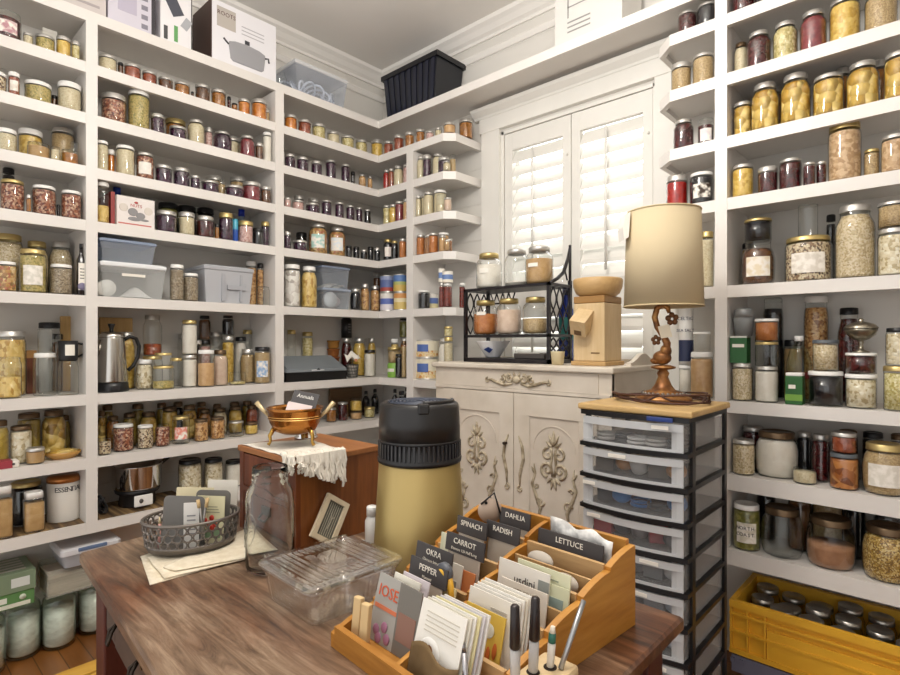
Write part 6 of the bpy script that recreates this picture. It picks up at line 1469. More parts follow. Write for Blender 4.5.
m = MB(); m.add(*loft([(ring(.0095,.015),.0625),(ring(.0095,.015),.0652),(ring(-.004,.022),.0652),(ring(-.0055,.023),.0672),(ring(-.005,.023,.0006),.0705),(ring(-.001,.021,.0006),.0725),(ring(.008,.017),.0732)], False, False), smooth=True)
# ribbed top with a sunken grip
def topz(x, y):
    e = min(x-.008, DW-.008-x, y-.008, DD-.008-y); f = min(max((e-.006)/.008, 0), 1)
    gx, gy = abs(x-DW/2)/(DW*.24), abs(y-DD/2)/(DD*.15); g = max(gx, gy)
    rib = .0011*math.cos(2*PI*y/.0118)*f*(1 if g > 1.25 else 0)
    grip = .005 if g < .8 else (.005*(1.05-g)/.25 if g < 1.05 else 0)
    return .0732 - .0018*f + rib + max(grip, 0)
nu, nv = 40, 120
m.grid(lambda u, v: (.008+(DW-.016)*u, .008+(DD-.016)*v, topz(.008+(DW-.016)*u, .008+(DD-.016)*v)), nu, nv)
m.grid(lambda u, v: (.0095+(DW-.019)*u, .0095+(DD-.019)*v, .0660), 4, 4)
m.obj('lid', DISHG, dh)
# ---------------------------------------------------------------- napkins and oval basket
nk = thing('cloth_napkin', 'cream folded cloth napkins spread under the oval basket', 'cloth', (-1.23, .52, Z0))
def sheet(pts4, z, bumpy=.002, n=14):
    p = [Vector((x+1.23, y-.52)) for x, y in pts4]
    def fn(u, v):
        q = p[0]*(1-u)*(1-v)+p[1]*u*(1-v)+p[2]*u*v+p[3]*(1-u)*v
        return (q.x, q.y, z+bumpy*(.5+.5*math.sin(11*u+5*v))*(1-v)*.6)
    return fn
NAP = mottled('unbleached cotton', [(.3, '#d3c6ac'), (.7, '#e3d9c4')], 70, .9, bmp=.15)
for pts4, z, nm in (([(-1.315,.425),(-1.148,.388),(-1.135,.60),(-1.36,.655)], .0008, 'lower_fold'), ([(-1.29,.43),(-1.150,.415),(-1.115,.625),(-1.33,.64)], .0042, 'middle_fold'), ([(-1.20,.43),(-1.165,.44),(-1.10,.635),(-1.30,.66)], .0074, 'upper_fold')):
    m = MB(); m.grid(sheet(pts4, z), 14, 14); m.obj(nm, NAP, nk, solid=.0012)
ZN = Z0 + .0112
bk = thing('oval_basket', 'grey oval metal basket with clover cut-outs holding seed packets', 'basket', (-1.285, .523, ZN), math.radians(-21))
PEW = plain('#77706a', .42, .6)
A_, B_ = .079, .100
m = MB()
def E(q, k, z): return (A_*k*math.cos(q), B_*k*math.sin(q), z)
for k, z, r_ in ((1.0, .064, .0035), (.93, .012, .003)): m.tube([E(2*PI*i/56, k, z) for i in range(56)], r_, 8, closed=True)
m.add(*loft([([E(2*PI*i/48, .90, 0)[:2] for i in range(48)], 0.0), ([E(2*PI*i/48, .93, 0)[:2] for i in range(48)], .012)], True, False), smooth=True)
m.obj('rim_and_base', PEW, bk)
m = MB(); NR = 30
for rw in range(3):
    z = .021+.0155*rw; kk = .94+.02*rw
    for i in range(NR):
        q = 2*PI*(i+.5*(rw % 2))/NR
        c = Vector(E(q, kk, z)); tn = Vector((-A_*math.sin(q), B_*math.cos(q), 0)).normalized(); rd = .0088
        m.tube([(c + tn*rd*math.cos(t_)+Vector((0,0,1))*rd*math.sin(t_))[:] for t_ in [j*PI/5 for j in range(10)]], .0019, 5, closed=True)
m.obj('pierced_wall', PEW, bk)
def flat(name, label, cat, parentloc, rz, w, h, tilt, col, th=.0018, group=None, z=None, round_=0):
    t = thing(name, label, cat, parentloc, rz, group)
    M = Matrix.Rotation(-tilt, 4, 'X')
    if round_:
        poly = rr_(-w/2, w/2, 0, h, round_); mm_ = Matrix.Rotation(PI/2, 4, 'X')
        c = MB().prism(poly, -th, 0, M=M @ mm_).obj('card', plain(col, .7), t)
    else: c = MB().box(-w/2, w/2, 0, th, 0, h, M=M).obj('card', plain(col, .7), t)
    return t, c, M
GB = 'cards in the oval basket'
bz = ZN + .0015
rzb = YAW - .05
t, c, M = flat('seed_card', 'large grey rounded card standing left in the oval basket', 'card', (-1.286, .50, bz), rzb-.05, .098, .108, .12, '#6d6a66', group=GB, round_=.012)
t, c, M = flat('seed_card', 'grey rounded card behind the strawberry packet in the oval basket', 'card', (-1.272, .56, bz), rzb-.05, .084, .112, .12, '#6f6c66', group=GB, round_=.012)
t, c, M = flat('seed_packet', 'cream seed packet with red strawberries in the oval basket', 'seed packet', (-1.253, .548, bz), rzb-.05, .066, .105, .1, '#d6cfa9', group=GB)
m = MB()
for x, z in ((-.012,.05),(.004,.056),(-.002,.044),(.012,.042),(-.016,.038),(.006,.034)): m.ball((x, -.001, z), .006, 8, 6, (1,.2,1.1), M=M)
m.obj('printed_berries', plain('#c2392c', .5), c)
m = MB(); m.box(-.026, .026, -.0008, -.0001, .012, .03, M=M); m.obj('printed_leaves', plain('#7f9672', .6), c)
m = MB()
for k in range(3): m.box(-.022+.003*k, .022-.003*k, -.0008, -.0001, .068+.006*k, .0695+.006*k, M=M)
m.obj('printed_lines', plain('#8c8a77', .7), c)
t, c, M = flat('seed_card', 'cream card with a tall notch at the back of the oval basket', 'card', (-1.315, .535, bz), rzb, .09, .115, .14, '#d9cda9', group=GB)
t, c, M = flat('seed_packet', 'white lettered packet leaning in the middle of the oval basket', 'seed packet', (-1.252, .508, bz), rzb+.25, .032, .10, .02, '#dcd9d4', group=GB)
m = MB()
for k in range(5): m.box(-.009, .009, -.0008, -.0001, .03+.01*k, .033+.01*k, M=M)
m.obj('printed_lines', plain('#8b8a8c', .7), c)
t, c, M = flat('seed_packet', 'long white slip sticking up sideways at the basket\'s back', 'seed packet', (-1.318, .605, bz), rzb, .075, .12, .1, '#e2ddd2', group=GB)
pn = thing('garden_snips', 'pair of slim grey garden snips standing in the oval basket', 'snips', (-1.232, .523, bz), rzb)
m = MB(); m.tube([(0,0,.002),(.001,0,.06),(-.006,0,.098)], .0025, 6); m.tube([(.005,0,.002),(.004,0,.06),(.01,0,.1)], .0025, 6); m.obj('blades', plain('#9a9691', .4, .6), pn)
m = MB(); m.tube([(-.006,0,.09),(-.009,0,.108)], .004, 8); m.tube([(.01,0,.092),(.013,0,.112)], .004, 8); m.obj('grips', plain('#c8ab7c', .5), pn)
pn = thing('red_pencil', 'thin white and red pencil standing at the basket\'s left edge', 'pencil', (-1.283, .452, bz), rzb)
MB().tube([(0,0,.001),(0,.002,.06)], .003, 8).obj('shaft', plain('#c8938b', .5), pn); MB().tube([(0,.002,.0605),(0,.0025,.075)], .003, 8, rs=[.003,.001]).obj('tip', plain('#dcc9a0', .5), pn)
# ---------------------------------------------------------------- seed organiser crate
PINE = wood('honey pine', '#6e431a', '#c08b42', 'x', 11, .42, mid='#a36c26')
PINEY = wood('honey pine lengthwise', '#6e431a', '#c48d40', 'y', 11, .42, mid='#a97026')
PINEP = wood('pale worn pine', '#8d6636', '#c9a575', 'x', 12, .5)
FL, FR, BL_, BR_ = Vector((-.712,.50)), Vector((-.424,.48)), Vector((-.735,.897)), Vector((-.394,.882))
def CP(a_, b_): return FL*(1-a_)*(1-b_)+FR*a_*(1-b_)+BL_*(1-a_)*b_+BR_*a_*b_
cr = thing('seed_crate', 'honey coloured stepped wooden seed crate with compartments on the desk', 'crate', (FL.x, FL.y, Z0))
TIER = [(0, .22, .036), (.22, .42, .058), (.42, .62, .084), (.62, .81, .108), (.81, 1, .13)]
BACKH = .14; TW = .010
def wall(a0, a1, name, mat, tiers=TIER, drop=.016):
    m = MB()
    for b0, b1, z in tiers:
        q = [CP(a0, b0), CP(a1, b0), CP(a1, b1), CP(a0, b1)]
        n = 4; vs = []; k = 5
        for i in range(k+1):
            t_ = i/k; zz = z - drop*(1-t_)**2*.9 + .002*t_
            p = q[0]*(1-t_)+q[3]*t_; p2 = q[1]*(1-t_)+q[2]*t_
            vs += [(p.x-FL.x, p.y-FL.y, 0), (p2.x-FL.x, p2.y-FL.y, 0), (p2.x-FL.x, p2.y-FL.y, zz), (p.x-FL.x, p.y-FL.y, zz)]
        fs = [(3,2,1,0), tuple(4*k+i for i in range(4))]
        for i in range(k):
            for j in range(4): fs.append((4*i+j, 4*i+(j+1) % 4, 4*i+4+(j+1) % 4, 4*i+4+j))
        m.add(vs, fs)
    return m.obj(name, mat, cr)
wall(0, .034, 'side_wall', PINEY); wall(.966, 1, 'side_wall', PINEY)
def cross(b0, b1, a0, a1, z0, z1, name, mat, par=None):
    q = [CP(a0,b0), CP(a1,b0), CP(a1,b1), CP(a0,b1)]
    return MB().prism([(p.x-FL.x, p.y-FL.y) for p in q], z0, z1).obj(name, mat, cr)
cross(0, .026, .0341, .9659, 0, .034, 'front_wall', PINE)
cross(.974, 1, .0341, .9659, 0, BACKH, 'back_wall', PINE)
cross(.0261, .9739, .0341, .9659, 0, .006, 'bottom', PINE)
mid = MB()
wall(.487, .513, 'centre_divider', PINEY, [(.0262, .22, .034), (.2201, .42, .06), (.4201, .62, .086), (.6201, .81, .11), (.8101, .9738, .134)], .012)
for i, b in enumerate((.22, .42, .62, .81)):
    for a0, a1 in ((.0342, .4868), (.5132, .9658)):
        cross(b-.009, b+.009, a0, a1, .0062, [.046, .07, .095, .118][i], 'cross_divider', PINEP)
for i, b in enumerate((.52, .715)):
    cross(b-.005, b+.005, .5132, .9658, .0062, [.082, .105][i], 'cross_divider', PINEP)
FZ = Z0 + .0068
def crz(a_, b_): v = CP(1, b_) - CP(0, b_); return math.atan2(v.y, v.x)
GSN, GPK = 'black name signs in the seed crate', 'seed packets in the seed crate'
def sign(a_, b_, w, ztop, word, sub, label, tilt=.16, roll=0):
    p = CP(a_, b_); t = thing('plant_sign', label, 'sign', (p.x, p.y, FZ), crz(a_, b_), GSN)
    h = (ztop - FZ)/math.cos(tilt); M = Matrix.Rotation(-tilt, 4, 'X') @ Matrix.Rotation(roll, 4, 'Y')
    MB().box(-w*.42, w*.42, 0, .0015, .0, h-.03, M=M).obj('stake_card', plain('#b9aea0', .7), t)
    MB().box(-w/2, w/2, -.001, .002, h-.031, h, M=M).obj('plate', plain('#454141', .6), t)
    text('lettering', word, .0135 if len(word) < 8 else .0115, plain('#efe9dc', .6), t, M @ FACE(0, -.0014, h-.0115))
    if sub: text('small_lettering', sub, .0066, plain('#e4ddd0', .6), t, M @ FACE(0, -.0014, h-.0245))
    return t
def packet(a_, b_, w, h, col, label, tilt=.2, roll=0, th=.002, dz=0, name='seed_packet', cat='seed packet'):
    p = CP(a_, b_); t = thing(name, label, cat, (p.x, p.y, FZ+dz+abs(math.sin(roll))*w/2), crz(a_, b_), GPK)
    M = Matrix.Rotation(-tilt, 4, 'X') @ Matrix.Rotation(roll, 4, 'Y')
    c = MB().box(-w/2, w/2, 0, th, 0, h, M=M).obj('packet', plain(col, .7), t)
    return t, c, M
def pbox(c, M, x0, x1, z0, z1, col, nm='print'):
    return MB().box(x0, x1, -.0009, -.0001, z0, z1, M=M).obj(nm, plain(col, .7), c)
# left column, from the front
p = CP(.10, .075)
for i, (a_, b_) in enumerate(((.095, .075), (.185, .065))):
    p = CP(a_, b_); t = thing('wooden_tag', ['blank pale wooden block in the crate\'s front corner', 'blank pale wooden block, second from the crate\'s front corner'][i], 'wooden tag', (p.x, p.y, FZ), crz(a_, b_)+.2, 'wooden tags in the crate')
    MB().box(-.008, .008, -.005, .005, 0, .066, M=Matrix.Rotation(-.12, 4, 'X'), bev=.002).obj('block', plain('#d6b988', .6), t)
t, c, M = packet(.21, .125, .062, .098, '#a5a29c', 'grey packet with orange lettering and flowers behind the wooden blocks', .28)
text('lettering', 'IOSE', .024, plain('#cf5a33', .6), c, M @ FACE(0, -.0012, .074)); pbox(c, M, -.027, .027, .048, .054, '#cc7350', 'orange_strip')
m = MB()
for x, z in ((-.012,.018),(.006,.026),(.016,.012),(-.004,.008)): m.ball((x,-.001,z), .008, 8, 6, (1,.12,1), M=M)
m.obj('printed_flowers', plain('#a0708a', .6), c)
t, c, M = packet(.30, .14, .062, .104, '#e0dbcd', 'white packet with green leaf print, behind the grey packet', .3)
m = MB()
for k in range(6): m.ball((.014+.006*(k % 2), -.001, .02+.011*k), .009, 8, 6, (1,.12,.8), M=M)
m.obj('printed_leaves', plain('#7f927f', .6), c)
t, c, M = packet(.34, .16, .062, .106, '#d2c8cc', 'pale pink lettered packet in front of the PEPPER sign', .3); pbox(c, M, -.02, .024, .062, .084, '#b96f7c', 'pink_lettering'); pbox(c, M, -.02, .018, .03, .036, '#a94040', 'red_strip')
t, c, M = packet(.40, .125, .05, .1, '#77736c', 'dark patterned packet standing beside the pink packet', .2, 0); pbox(c, M, -.02, .02, .02, .06, '#8d6a5c', 'dark_picture')
sign(.32, .27, .088, Z0+.118, 'PEPPER', 'Marconi', 'black sign lettered PEPPER at the front of the seed crate', .2)
t, c, M = packet(.42, .30, .05, .085, '#d3c79c', 'tan packet corner showing behind the PEPPER sign', .2)
t, c, M = packet(.25, .335, .075, .082, '#ddd5cb', 'pale packet standing in front of the OKRA sign', .2)
sign(.24, .365, .088, Z0+.126, 'OKRA', 'Clemson Spineless', 'black sign lettered OKRA in the second row of the crate', .18)
# tape cutter
p = CP(.44, .355); t = thing('box_cutter', 'yellow and grey rotary cutter propped upright in the crate', 'cutter', (p.x, p.y, FZ+.052), crz(.44, .355)-.1)
m = MB(); m.lathe([(0,0),(.014,0),(.016,.003),(.016,.009),(.014,.012),(0,.012)], 22, M=Matrix.Translation((-.004,0,.05)) @ Matrix.Rotation(PI/2,4,'X'))
m.tube([(-.01,-.006,.045),(-.012,-.006,.02),(-.006,-.006,-.012)], .007, 8); m.obj('grey_body', plain('#55585f', .45), t)
MB().tube([(.007,-.006,.045),(.013,-.006,.022),(.010,-.006,-.014)], .0055, 8).obj('yellow_grip', plain('#d9a32c', .4), t)
MB().lathe([(0,0),(.0075,0),(.0075,.002),(0,.002)], 18, M=Matrix.Translation((-.004,-.0121,.05)) @ Matrix.Rotation(PI/2,4,'X')).obj('yellow_button', plain('#e0b030', .4), t)
t, c, M = packet(.26, .46, .06, .088, '#e3ddd2', 'white packet with small print in front of the CARROT sign', .2); pbox(c, M, .002, .02, .03, .06, '#9c9d98')
t, c, M = packet(.37, .475, .04, .08, '#cf7f4b', 'orange packet peeking out beside the CARROT sign', .2)
sign(.30, .52, .092, Z0+.131, 'CARROT', 'Danvers 126 Half Long', 'black sign lettered CARROT in the middle of the crate', .16)
for i, (a_, b_, c_, lab) in enumerate(((.20, .565, '#cfd0b4', 'pale green packet standing behind the CARROT sign'), (.24, .55, '#d9d7bd', 'cream green packet just behind the CARROT sign'))): packet(a_, b_, .085, .113+.003*i, c_, lab, .14)
sign(.17, .70, .076, Z0+.136, 'SPINACH', None, 'black sign lettered SPINACH in the fourth row of the crate', .12)
sign(.36, .745, .078, Z0+.137, 'RADISH', None, 'black sign lettered RADISH beside the crate\'s centre divider', .12)
sign(.34, .87, .07, Z0+.149, 'DAHLIA', None, 'black sign half hidden behind the RADISH sign', .1)
packet(.30, .925, .06, .135, '#c9b489', 'tan packet at the very back of the crate\'s left column', .06)
p = CP(.17, .90); t = thing('round_tag', 'round wooden tag hanging in a black wire triangle at the crate\'s corner', 'tag', (p.x, p.y, FZ+.105), YAW)
MB().lathe([(0,0),(.024,0),(.024,.003),(0,.003)], 28, M=Matrix.Translation((-.004,0,.026)) @ Matrix.Rotation(PI/2,4,'X')).obj('disc', plain('#c2ab98', .6), t)
MB().tube([(-.022,-.006,.04),(.004,-.006,.062),(.016,-.006,.022)], .0022, 6).obj('wire_triangle', BLACKM, t)
MB().tube([(.016,-.006,.022),(.012,-.004,-.1)], .0016, 6).obj('wire_stem', BLACKM, t)
MB().lathe([(0,0),(.003,0),(.003,.002),(0,.002)], 10, M=Matrix.Translation((-.012,-.003,.042)) @ Matrix.Rotation(PI/2,4,'X')).obj('hole_ring', BLACKM, t)
# right column, from the front
p = CP(.70, .055); t = thing('paper_bag', 'crumpled brown paper bag at the front of the crate', 'paper bag', (p.x, p.y, FZ), crz(.7, .05))
m = MB(); m.grid(lambda u, v: (-.045+.09*u, .004*math.sin(7*u)+.012*v, .05*v+.006*v*math.sin(6*u)), 14, 8); m.obj('bag', mottled('brown kraft paper', [(.3, '#5f4a2c'), (.7, '#7d6440')], 20, .8), t, solid=.0012)
for i in range(6):
    a_, b_ = .68+.010*i, .07+.014*i
    lab = ['white packet with brown seeds at the front of the right column', 'cream packet directly behind the brown seed packet', 'white packet, third of the front right pile', 'pale yellow edged packet, fourth of the front right pile', 'lilac white packet, fifth of the front right pile', 'white packet at the back of the front right pile'][i]
    t, c, M = packet(a_, b_, .088, .106, ['#e9e5dc','#e4dfd0','#ebe8e2','#e5dcae','#d6d2d8','#e6e1da'][i], lab, .3)
    if i == 0:
        MB().ball((-.012,-.001,.04), .022, 18, 10, (1,.03,1.05), M=M).obj('printed_bowl', plain('#f3f0ea', .7), c)
        MB().ball((-.012,-.0018,.042), .010, 12, 8, (.9,.05,1.2), M=M).obj('printed_seeds', plain('#7d4f2c', .7), c)
        for k in range(5): pbox(c, M, -.03, .034, .068+.006*k, .0695+.006*k, '#c9c2b4', 'printed_lines')
t, c, M = packet(.735, .262, .075, .084, '#d9b74e', 'yellow packet with dark orange picture, right column', .26); m = MB()
for k in range(6): m.ball((-.028+.011*k, -.001, .03+.008*(k % 2)), .006, 8, 6, (.7,.12,1.8), M=M)
m.obj('printed_flowers', plain('#c4682c', .6), c); pbox(c, M, -.036, .036, .002, .022, '#4f4238', 'dark_strip')
MB().ball((.012,-.001,.06), .010, 12, 8, (1,.06,1), M=M).obj('white_seal', plain('#dcdccf', .7), c)
for i in range(5):
    t, c, M = packet(.74+.008*i, .30+.013*i, .09, .1+.002*i, ['#e6e1d6','#e0dbd2','#eae6de','#e3dccd','#e7e3db'][i], ['white packet behind the yellow packet', 'grey white packet, second behind the yellow packet', 'white packet, third behind the yellow packet', 'cream packet, fourth behind the yellow packet', 'tall white packet in front of the CELERY packet'][i], .2)
    pbox(c, M, .0, .03, .08, .084, '#b9b2a6', 'printed_lines')
t, c, M = packet(.76, .475, .088, .095, '#dcd3c6', 'cream packet stamped CELERY in the right column', .16); text('lettering', 'CELERY', .012, plain('#a39889', .7), c, M @ FACE(0, -.0012, .082))
t, c, M = packet(.70, .535, .1, .112, '#e6e0d6', 'white packet with handwritten name and grey plant picture', .14); text('handwriting', 'usdini', .018, plain('#57524e', .7), c, M @ FACE(.004, -.0012, .088)); pbox(c, M, .03, .05, .05, .1, '#8f938e', 'printed_plant')
t, c, M = packet(.79, .565, .10, .115, '#d8d7b8', 'pale green packet behind the handwritten packet', .14); pbox(c, M, -.02, .03, .1, .102, '#8f9480', 'printed_lines')
t, c, M = packet(.88, .548, .05, .098, '#cfd0b0', 'small pale green packet with grey print at the crate\'s right wall', .14); pbox(c, M, -.016, .016, .05, .08, '#8fa09a', 'printed_plant')
for i, (a_, b_, lab) in enumerate(((.66, .735, 'oval grey wooden name tag leaning in the fourth row'), (.85, .68, 'oval grey wooden name tag lying by the right wall'))):
    p = CP(a_, b_); t = thing('name_tag', lab, 'tag', (p.x, p.y, FZ+.098-.012*i), crz(a_, b_), 'oval name tags')
    MB().lathe([(0,0),(.014,0),(.014,.003),(0,.003)], 26, M=Matrix.Rotation(PI/2-.3,4,'X'), sx=1.8, sy=1).obj('tag', plain('#b9b0a4', .6), t)
    MB().box(-.003, .003, .001, .003, -.098+.012*i, -.008, M=Matrix.Rotation(-.05,4,'X')).obj('stake', plain('#c9b391', .6), t)
sign(.72, .845, .13, Z0+.135, 'LETTUCE', None, 'long black sign lettered LETTUCE in the back right row', .1)
p = CP(.75, .905); t = thing('plastic_packet', 'crinkled white plastic packet at the back right of the crate', 'packet', (p.x, p.y, FZ), crz(.76, .91), GPK)
m = MB(); m.grid(lambda u, v: (-.062+.124*u, .004*math.sin(17*u+9*v)+.004*v, .148*v+.004*math.sin(11*u)*v-.012*u*v), 20, 8); m.obj('packet', mottled('crinkled foil', [(.4, '#b9b8b6'), (.6, '#f0eeea')], 40, .35), t, solid=.001)
# ---------------------------------------------------------------- pens and their block
PB = thing('pen_block', 'pale wooden pen block with drilled holes beside the seed crate', 'pen holder', (-.379, .53, Z0))
m = MB(); m.box(-.027, .025, -.10, .098, 0, .058, bev=.005); m.obj('block', MAPLE, PB)
HOLES = {}
for nm, (x, y) in {'a': (-.389, .5746), 'b': (-.395, .545), 'c': (-.378, .597), 'd': (-.372, .607)}.items(): pass
m = MB()
for x, y in ((-.389,.5746),(-.395,.545),(-.379,.598)): m.lathe([(0,0),(.0085,0),(.0085,.0006),(0,.0006)], 20, c=(x+.379, y-.53, .0581))
m.obj('drilled_holes', plain('#2a1d12', .9), PB)
ZP = Z0 + .0590
def pen(x, y, dxy, zt, label, name, cat, parts, grp):
    t = thing(name, label, cat, (x, y, ZP), 0, grp); ln = zt - ZP; top = Vector((dxy[0], dxy[1], ln))
    for nm, k0, k1, r0, r1, mt in parts:
        a_, b_ = top*k0, top*k1; MB().tube([(a_+(b_-a_)*k)[:] for k in (0, .04, .5, .96, 1)], r0, 14, rs=[r0*.8, r0, (r0+r1)/2, r1, r1*.7]).obj(nm, mt, t)
MK = [('barrel', .0, .42, .0062, .0064, plain('#b9b6b4', .35)), ('cap', .421, 1, .0070, .0056, plain('#231a1a', .35))]
pen(-.395, .545, (.001,-.002), .852, 'black capped marker, left of the two in the pen block', 'marker', 'pen', MK, 'markers in the pen block')
pen(-.389, .5746, (.003,.001), .853, 'black capped marker, right of the two in the pen block', 'marker', 'pen', MK, 'markers in the pen block')
pen(-.379, .598, (.004,.0), .812, 'white and green clicking pen beside the markers', 'ballpoint_pen', 'pen', [('barrel', 0, .6, .0048, .005, plain('#dcd6cc', .4)), ('green_band', .601, .84, .005, .0046, plain('#2f6a5a', .4)), ('button', .841, 1, .0040, .0028, plain('#e6ddcc', .4))], 'pens beside the markers')
t = thing('metal_rod', 'silver aluminium rod leaning out of the pen block to the right', 'rod', (-.3665, .602, ZP))
MB().tube([(0,0,0),(.002,.055,.068)], .0034, 12).obj('rod', plain('#aeb0b4', .3, .8), t)
t = thing('silver_pen', 'slim silver pen leaning in the crate\'s front right corner', 'pen', (CP(.90,.10).x, CP(.90,.10).y, FZ), 0, 'pens beside the markers')
MB().tube([(0,0,0),(-.018,.012,.062)], .0036, 12).obj('barrel', plain('#b6b4b8', .25, .7), t); MB().tube([(-.0181,.0121,.0623),(-.022,.0147,.076)], .0036, 12, rs=[.0034,.0015]).obj('tip', plain('#8c8a8e', .25, .8), t)
# ---------------------------------------------------------------- floor, left
GRG = glass('greenish jug glass', '#fafdf9', .3, '#f8fbf8', .9)
for i, (px, py, lab) in enumerate(((-14, 674, 'large green tinted glass jug, nearest the left edge, on the floor'), (23, 655, 'large green tinted glass jug under the green cartons'), (59, 645, 'large green tinted glass jug under the clear file box'), (92, 632, 'green tinted glass jug mostly hidden behind the desk leg'))):
    x, y, t_ = onZ(px, py, 0); x = max(x, -2.575); r = .055
    if i == 3: x, y = -2.585, y0j + .125
    y0j = y
    o = thing('glass_jug', lab, 'jug', (x, y, .0006), 0, 'glass jugs on the floor')
    MB().lathe([(0,0),(.8*r,0),(.95*r,.006),(r,.02),(r,.17),(.94*r,.19),(.7*r,.206),(.5*r,.212),(.48*r,.228),(.45*r,.228),(.46*r,.212),(.66*r,.203),(.9*r,.188),(.955*r,.168),(.955*r,.02),(.8*r,.01),(0,.008)], 32).obj('jug', GRG, o)
    MB().lathe([(0,.0105),(.76*r,.0105),(.93*r,.022),(.935*r,.15),(0,.152)], 32).obj('plastic_liner', mottled('crumpled clear wrap', [(.4, '#dcdcd8'), (.6, '#fafaf8')], 26, .2, bmp=1, stretch=(1,1,1.6)), o)
zj = .2292
def fbox(name, label, x0, x1, y0, y1, z0, z1, mat, cat='box', bev=.002):
    t = thing(name, label, cat, ((x0+x1)/2, (y0+y1)/2, z0+.0005))
    w, d = (x1-x0)/2, (y1-y0)/2
    c = MB().box(-w, w, -d, d, 0, z1-z0-.0005, bev=bev).obj('carton', mat, t); return t, c, w, d, z1-z0
GRN = plain('#5f8a52', .5)
x, y, _ = onZ(20, 655, 0)
bx0, bx1 = -2.63, -2.452
t, c, w, d, h_ = fbox('tea_carton', 'green and white carton lying on the glass jugs, lower one', bx0, bx1, .20, .442, zj, zj+.055, GRN)
MB().box(w-.0003, w+.0008, -d*.95, d*.9, .004, .018).obj('white_stripe', plain('#dfe0d0', .6), c); MB().box(w-.0003, w+.0008, -d*.5, d*.35, .024, .043).obj('white_lettering', plain('#e4e6da', .6), c)
MB().lathe([(0,0),(.010,0),(.010,.001),(0,.001)], 16, M=Matrix.Translation((w,d*.72,.034)) @ Matrix.Rotation(PI/2,4,'Y')).obj('round_emblem', plain('#cfd6c2', .6), c)
t, c, w, d, h_ = fbox('tea_carton', 'green carton with red flowers lying on top of the other', bx0, bx1+.004, .20, .446, zj+.0556, zj+.125, plain('#7d8f74', .5))
m = MB()
for k in range(6): m.ball((w, -.005+.014*math.cos(k), .034+.012*math.sin(k)), .008, 8, 6, (.12,1,1))
m.obj('printed_flowers', plain('#b03440', .5), c)
MB().box(w-.0003, w+.0009, d*.42, d*.85, .018, .05).obj('white_label', plain('#d6dbd6', .6), c); MB().box(w-.0003, w+.0009, -d*.9, -d*.3, .012, .06).obj('cream_panel', plain('#dcd2bf', .6), c)
m = MB()
for k in range(5): m.box(-w*.8+.03*k, -w*.8+.03*k+.012, -d*.8, d*.8, h_-.0008, h_+.0006)
m.obj('top_print', plain('#b7b2aa', .6), c)
CLB = plastic_clear('clear file box', '#eeefea', .18, .2)
t = thing('file_box', 'clear acrylic file box of paper standing on the jugs under the shelf', 'box', (-2.523, .552, zj+.0005))
w, d, h_ = .075, .074, .1022
m = MB(); m.box(-w, w, -d, -d+.003, 0, h_-.004); m.box(-w, w, d-.003, d, 0, h_); m.box(-w, -w+.003, -d+.003, d-.003, 0, h_); m.box(w-.003, w, -d+.003, d-.003, 0, h_-.004); m.box(-w+.003, w-.003, -d+.003, d-.003, 0, .003); m.obj('box', CLB, t)
m = MB(); m.box(-w+.006, w-.006, -d+.006, d-.006, .004, .08); m.obj('paper_stack', mottled('stacked brown paper', [(.4, '#b5a48e'), (.6, '#d9cdba')], 30, .8, stretch=(.1,.1,4)), t)
x0, y0, _ = onZ(62, 533, .44)
bt = thing('storage_bin', 'pale grey storage bin with white lid and blue handle under the shelf', 'storage bin', (-2.505, .612, .3325), PI/2)
w, d, h_ = .1, .095, .072
m = MB(); m.add(*loft([(rr_(-w+.016,w-.016,-d+.016,d-.01,.014),0),(rr_(-w+.004,w-.004,-d+.004,d-.004,.016),h_-.024)], True, False)); m.obj('body', plastic_clear('milky tote', '#c9cdd4', .7, .35), bt)
m = MB(); m.add(*loft([(rr_(-w,w,-d,d,.018),h_-.0238),(rr_(-w,w,-d,d,.018),h_-.006),(rr_(-w+.008,w-.008,-d+.008,d-.008,.014),h_)])); m.obj('lid', plain('#d3d3d6', .4), bt)
MB().box(-.045, .05, -d-.003, -d+.012, h_-.016, h_-.003, bev=.003).obj('blue_handle', plain('#5d7193', .4), bt)
t = thing('slatted_crate', 'yellow slatted wooden crate on the floor beside the desk leg', 'crate', (-1.83, .50, 0))
YW = wood('yellow pine slats', '#b9862c', '#d8aa48', 'y', 9, .45)
for k in range(4): MB().box(-.15+.077*k, -.085+.077*k, -.2, .2, .165, .18, bev=.002).obj('slat', YW, t)
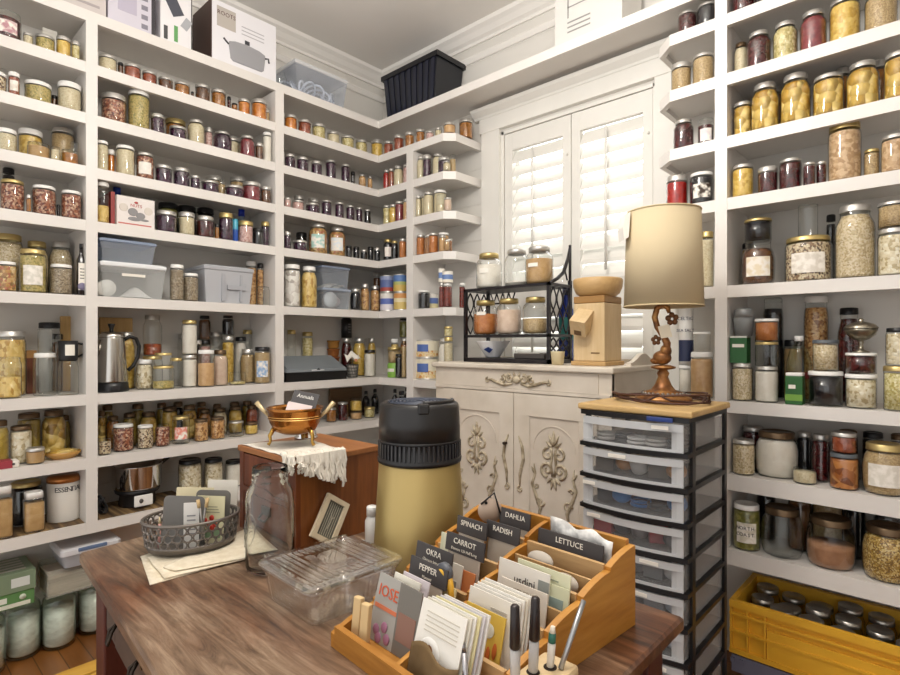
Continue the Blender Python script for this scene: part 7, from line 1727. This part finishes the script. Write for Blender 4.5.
for y in (-.18, .16): MB().box(-.15, .15, y, y+.02, .10, .1648).obj('cross_bar', YW, t)
for x in (-.145, .115):
    for y in (-.1798, .1602): MB().box(x, x+.03, y+.0201, y+.04, 0, .1647).obj('leg', YW, t)
# ---------------------------------------------------------------- light
wd = bpy.data.worlds.new('daylight'); S.world = wd; wd.use_nodes = True
nt = wd.node_tree; bg = nt.nodes['Background']; bg.inputs[0].default_value = (1, .985, .965, 1)
tc = nt.nodes.new('ShaderNodeTexCoord'); sp = nt.nodes.new('ShaderNodeSeparateXYZ'); nt.links.new(tc.outputs['Generated'], sp.inputs[0])
mr = nt.nodes.new('ShaderNodeMapRange'); mr.interpolation_type = 'SMOOTHSTEP'
mr.inputs[1].default_value = .1; mr.inputs[2].default_value = .6; mr.inputs[3].default_value = 1.0; mr.inputs[4].default_value = 4.2
nt.links.new(sp.outputs[1], mr.inputs[0]); nt.links.new(mr.outputs[0], bg.inputs[1])
def area(name, loc, rot, sx, sy, power, col):
    l = bpy.data.lights.new(name, 'AREA'); l.shape = 'RECTANGLE'; l.size = sx; l.size_y = sy; l.energy = power; l.color = col
    o = bpy.data.objects.new(name, l); C.objects.link(o); o.location = loc; o.rotation_euler = rot; return o
l = bpy.data.lights.new('room_fill_light', 'POINT'); l.energy = 34; l.color = (1, .95, .88); l.shadow_soft_size = .16  # unseen point light, added to brighten the ceiling and room
o = bpy.data.objects.new('room_fill_light', l); C.objects.link(o); o.location = (-.85, .85, 2.3)
area('ceiling_fill_light', (-.35, .15, 2.15), (PI, 0, 0), .7, .7, 22, (1, .96, .91))  # unseen upward area light, added to fill the ceiling with light
S.view_settings.view_transform = 'Standard'; S.view_settings.look = 'None'; S.view_settings.gamma = 1
S.view_settings.exposure = .33
S.view_settings.use_curve_mapping = False
cy = S.cycles
cy.max_bounces = 14; cy.transparent_max_bounces = 64; cy.diffuse_bounces = 5; cy.glossy_bounces = 4; cy.transmission_bounces = 14
cy.caustics_reflective = False; cy.caustics_refractive = True; cy.use_denoising = True; cy.sample_clamp_indirect = 6
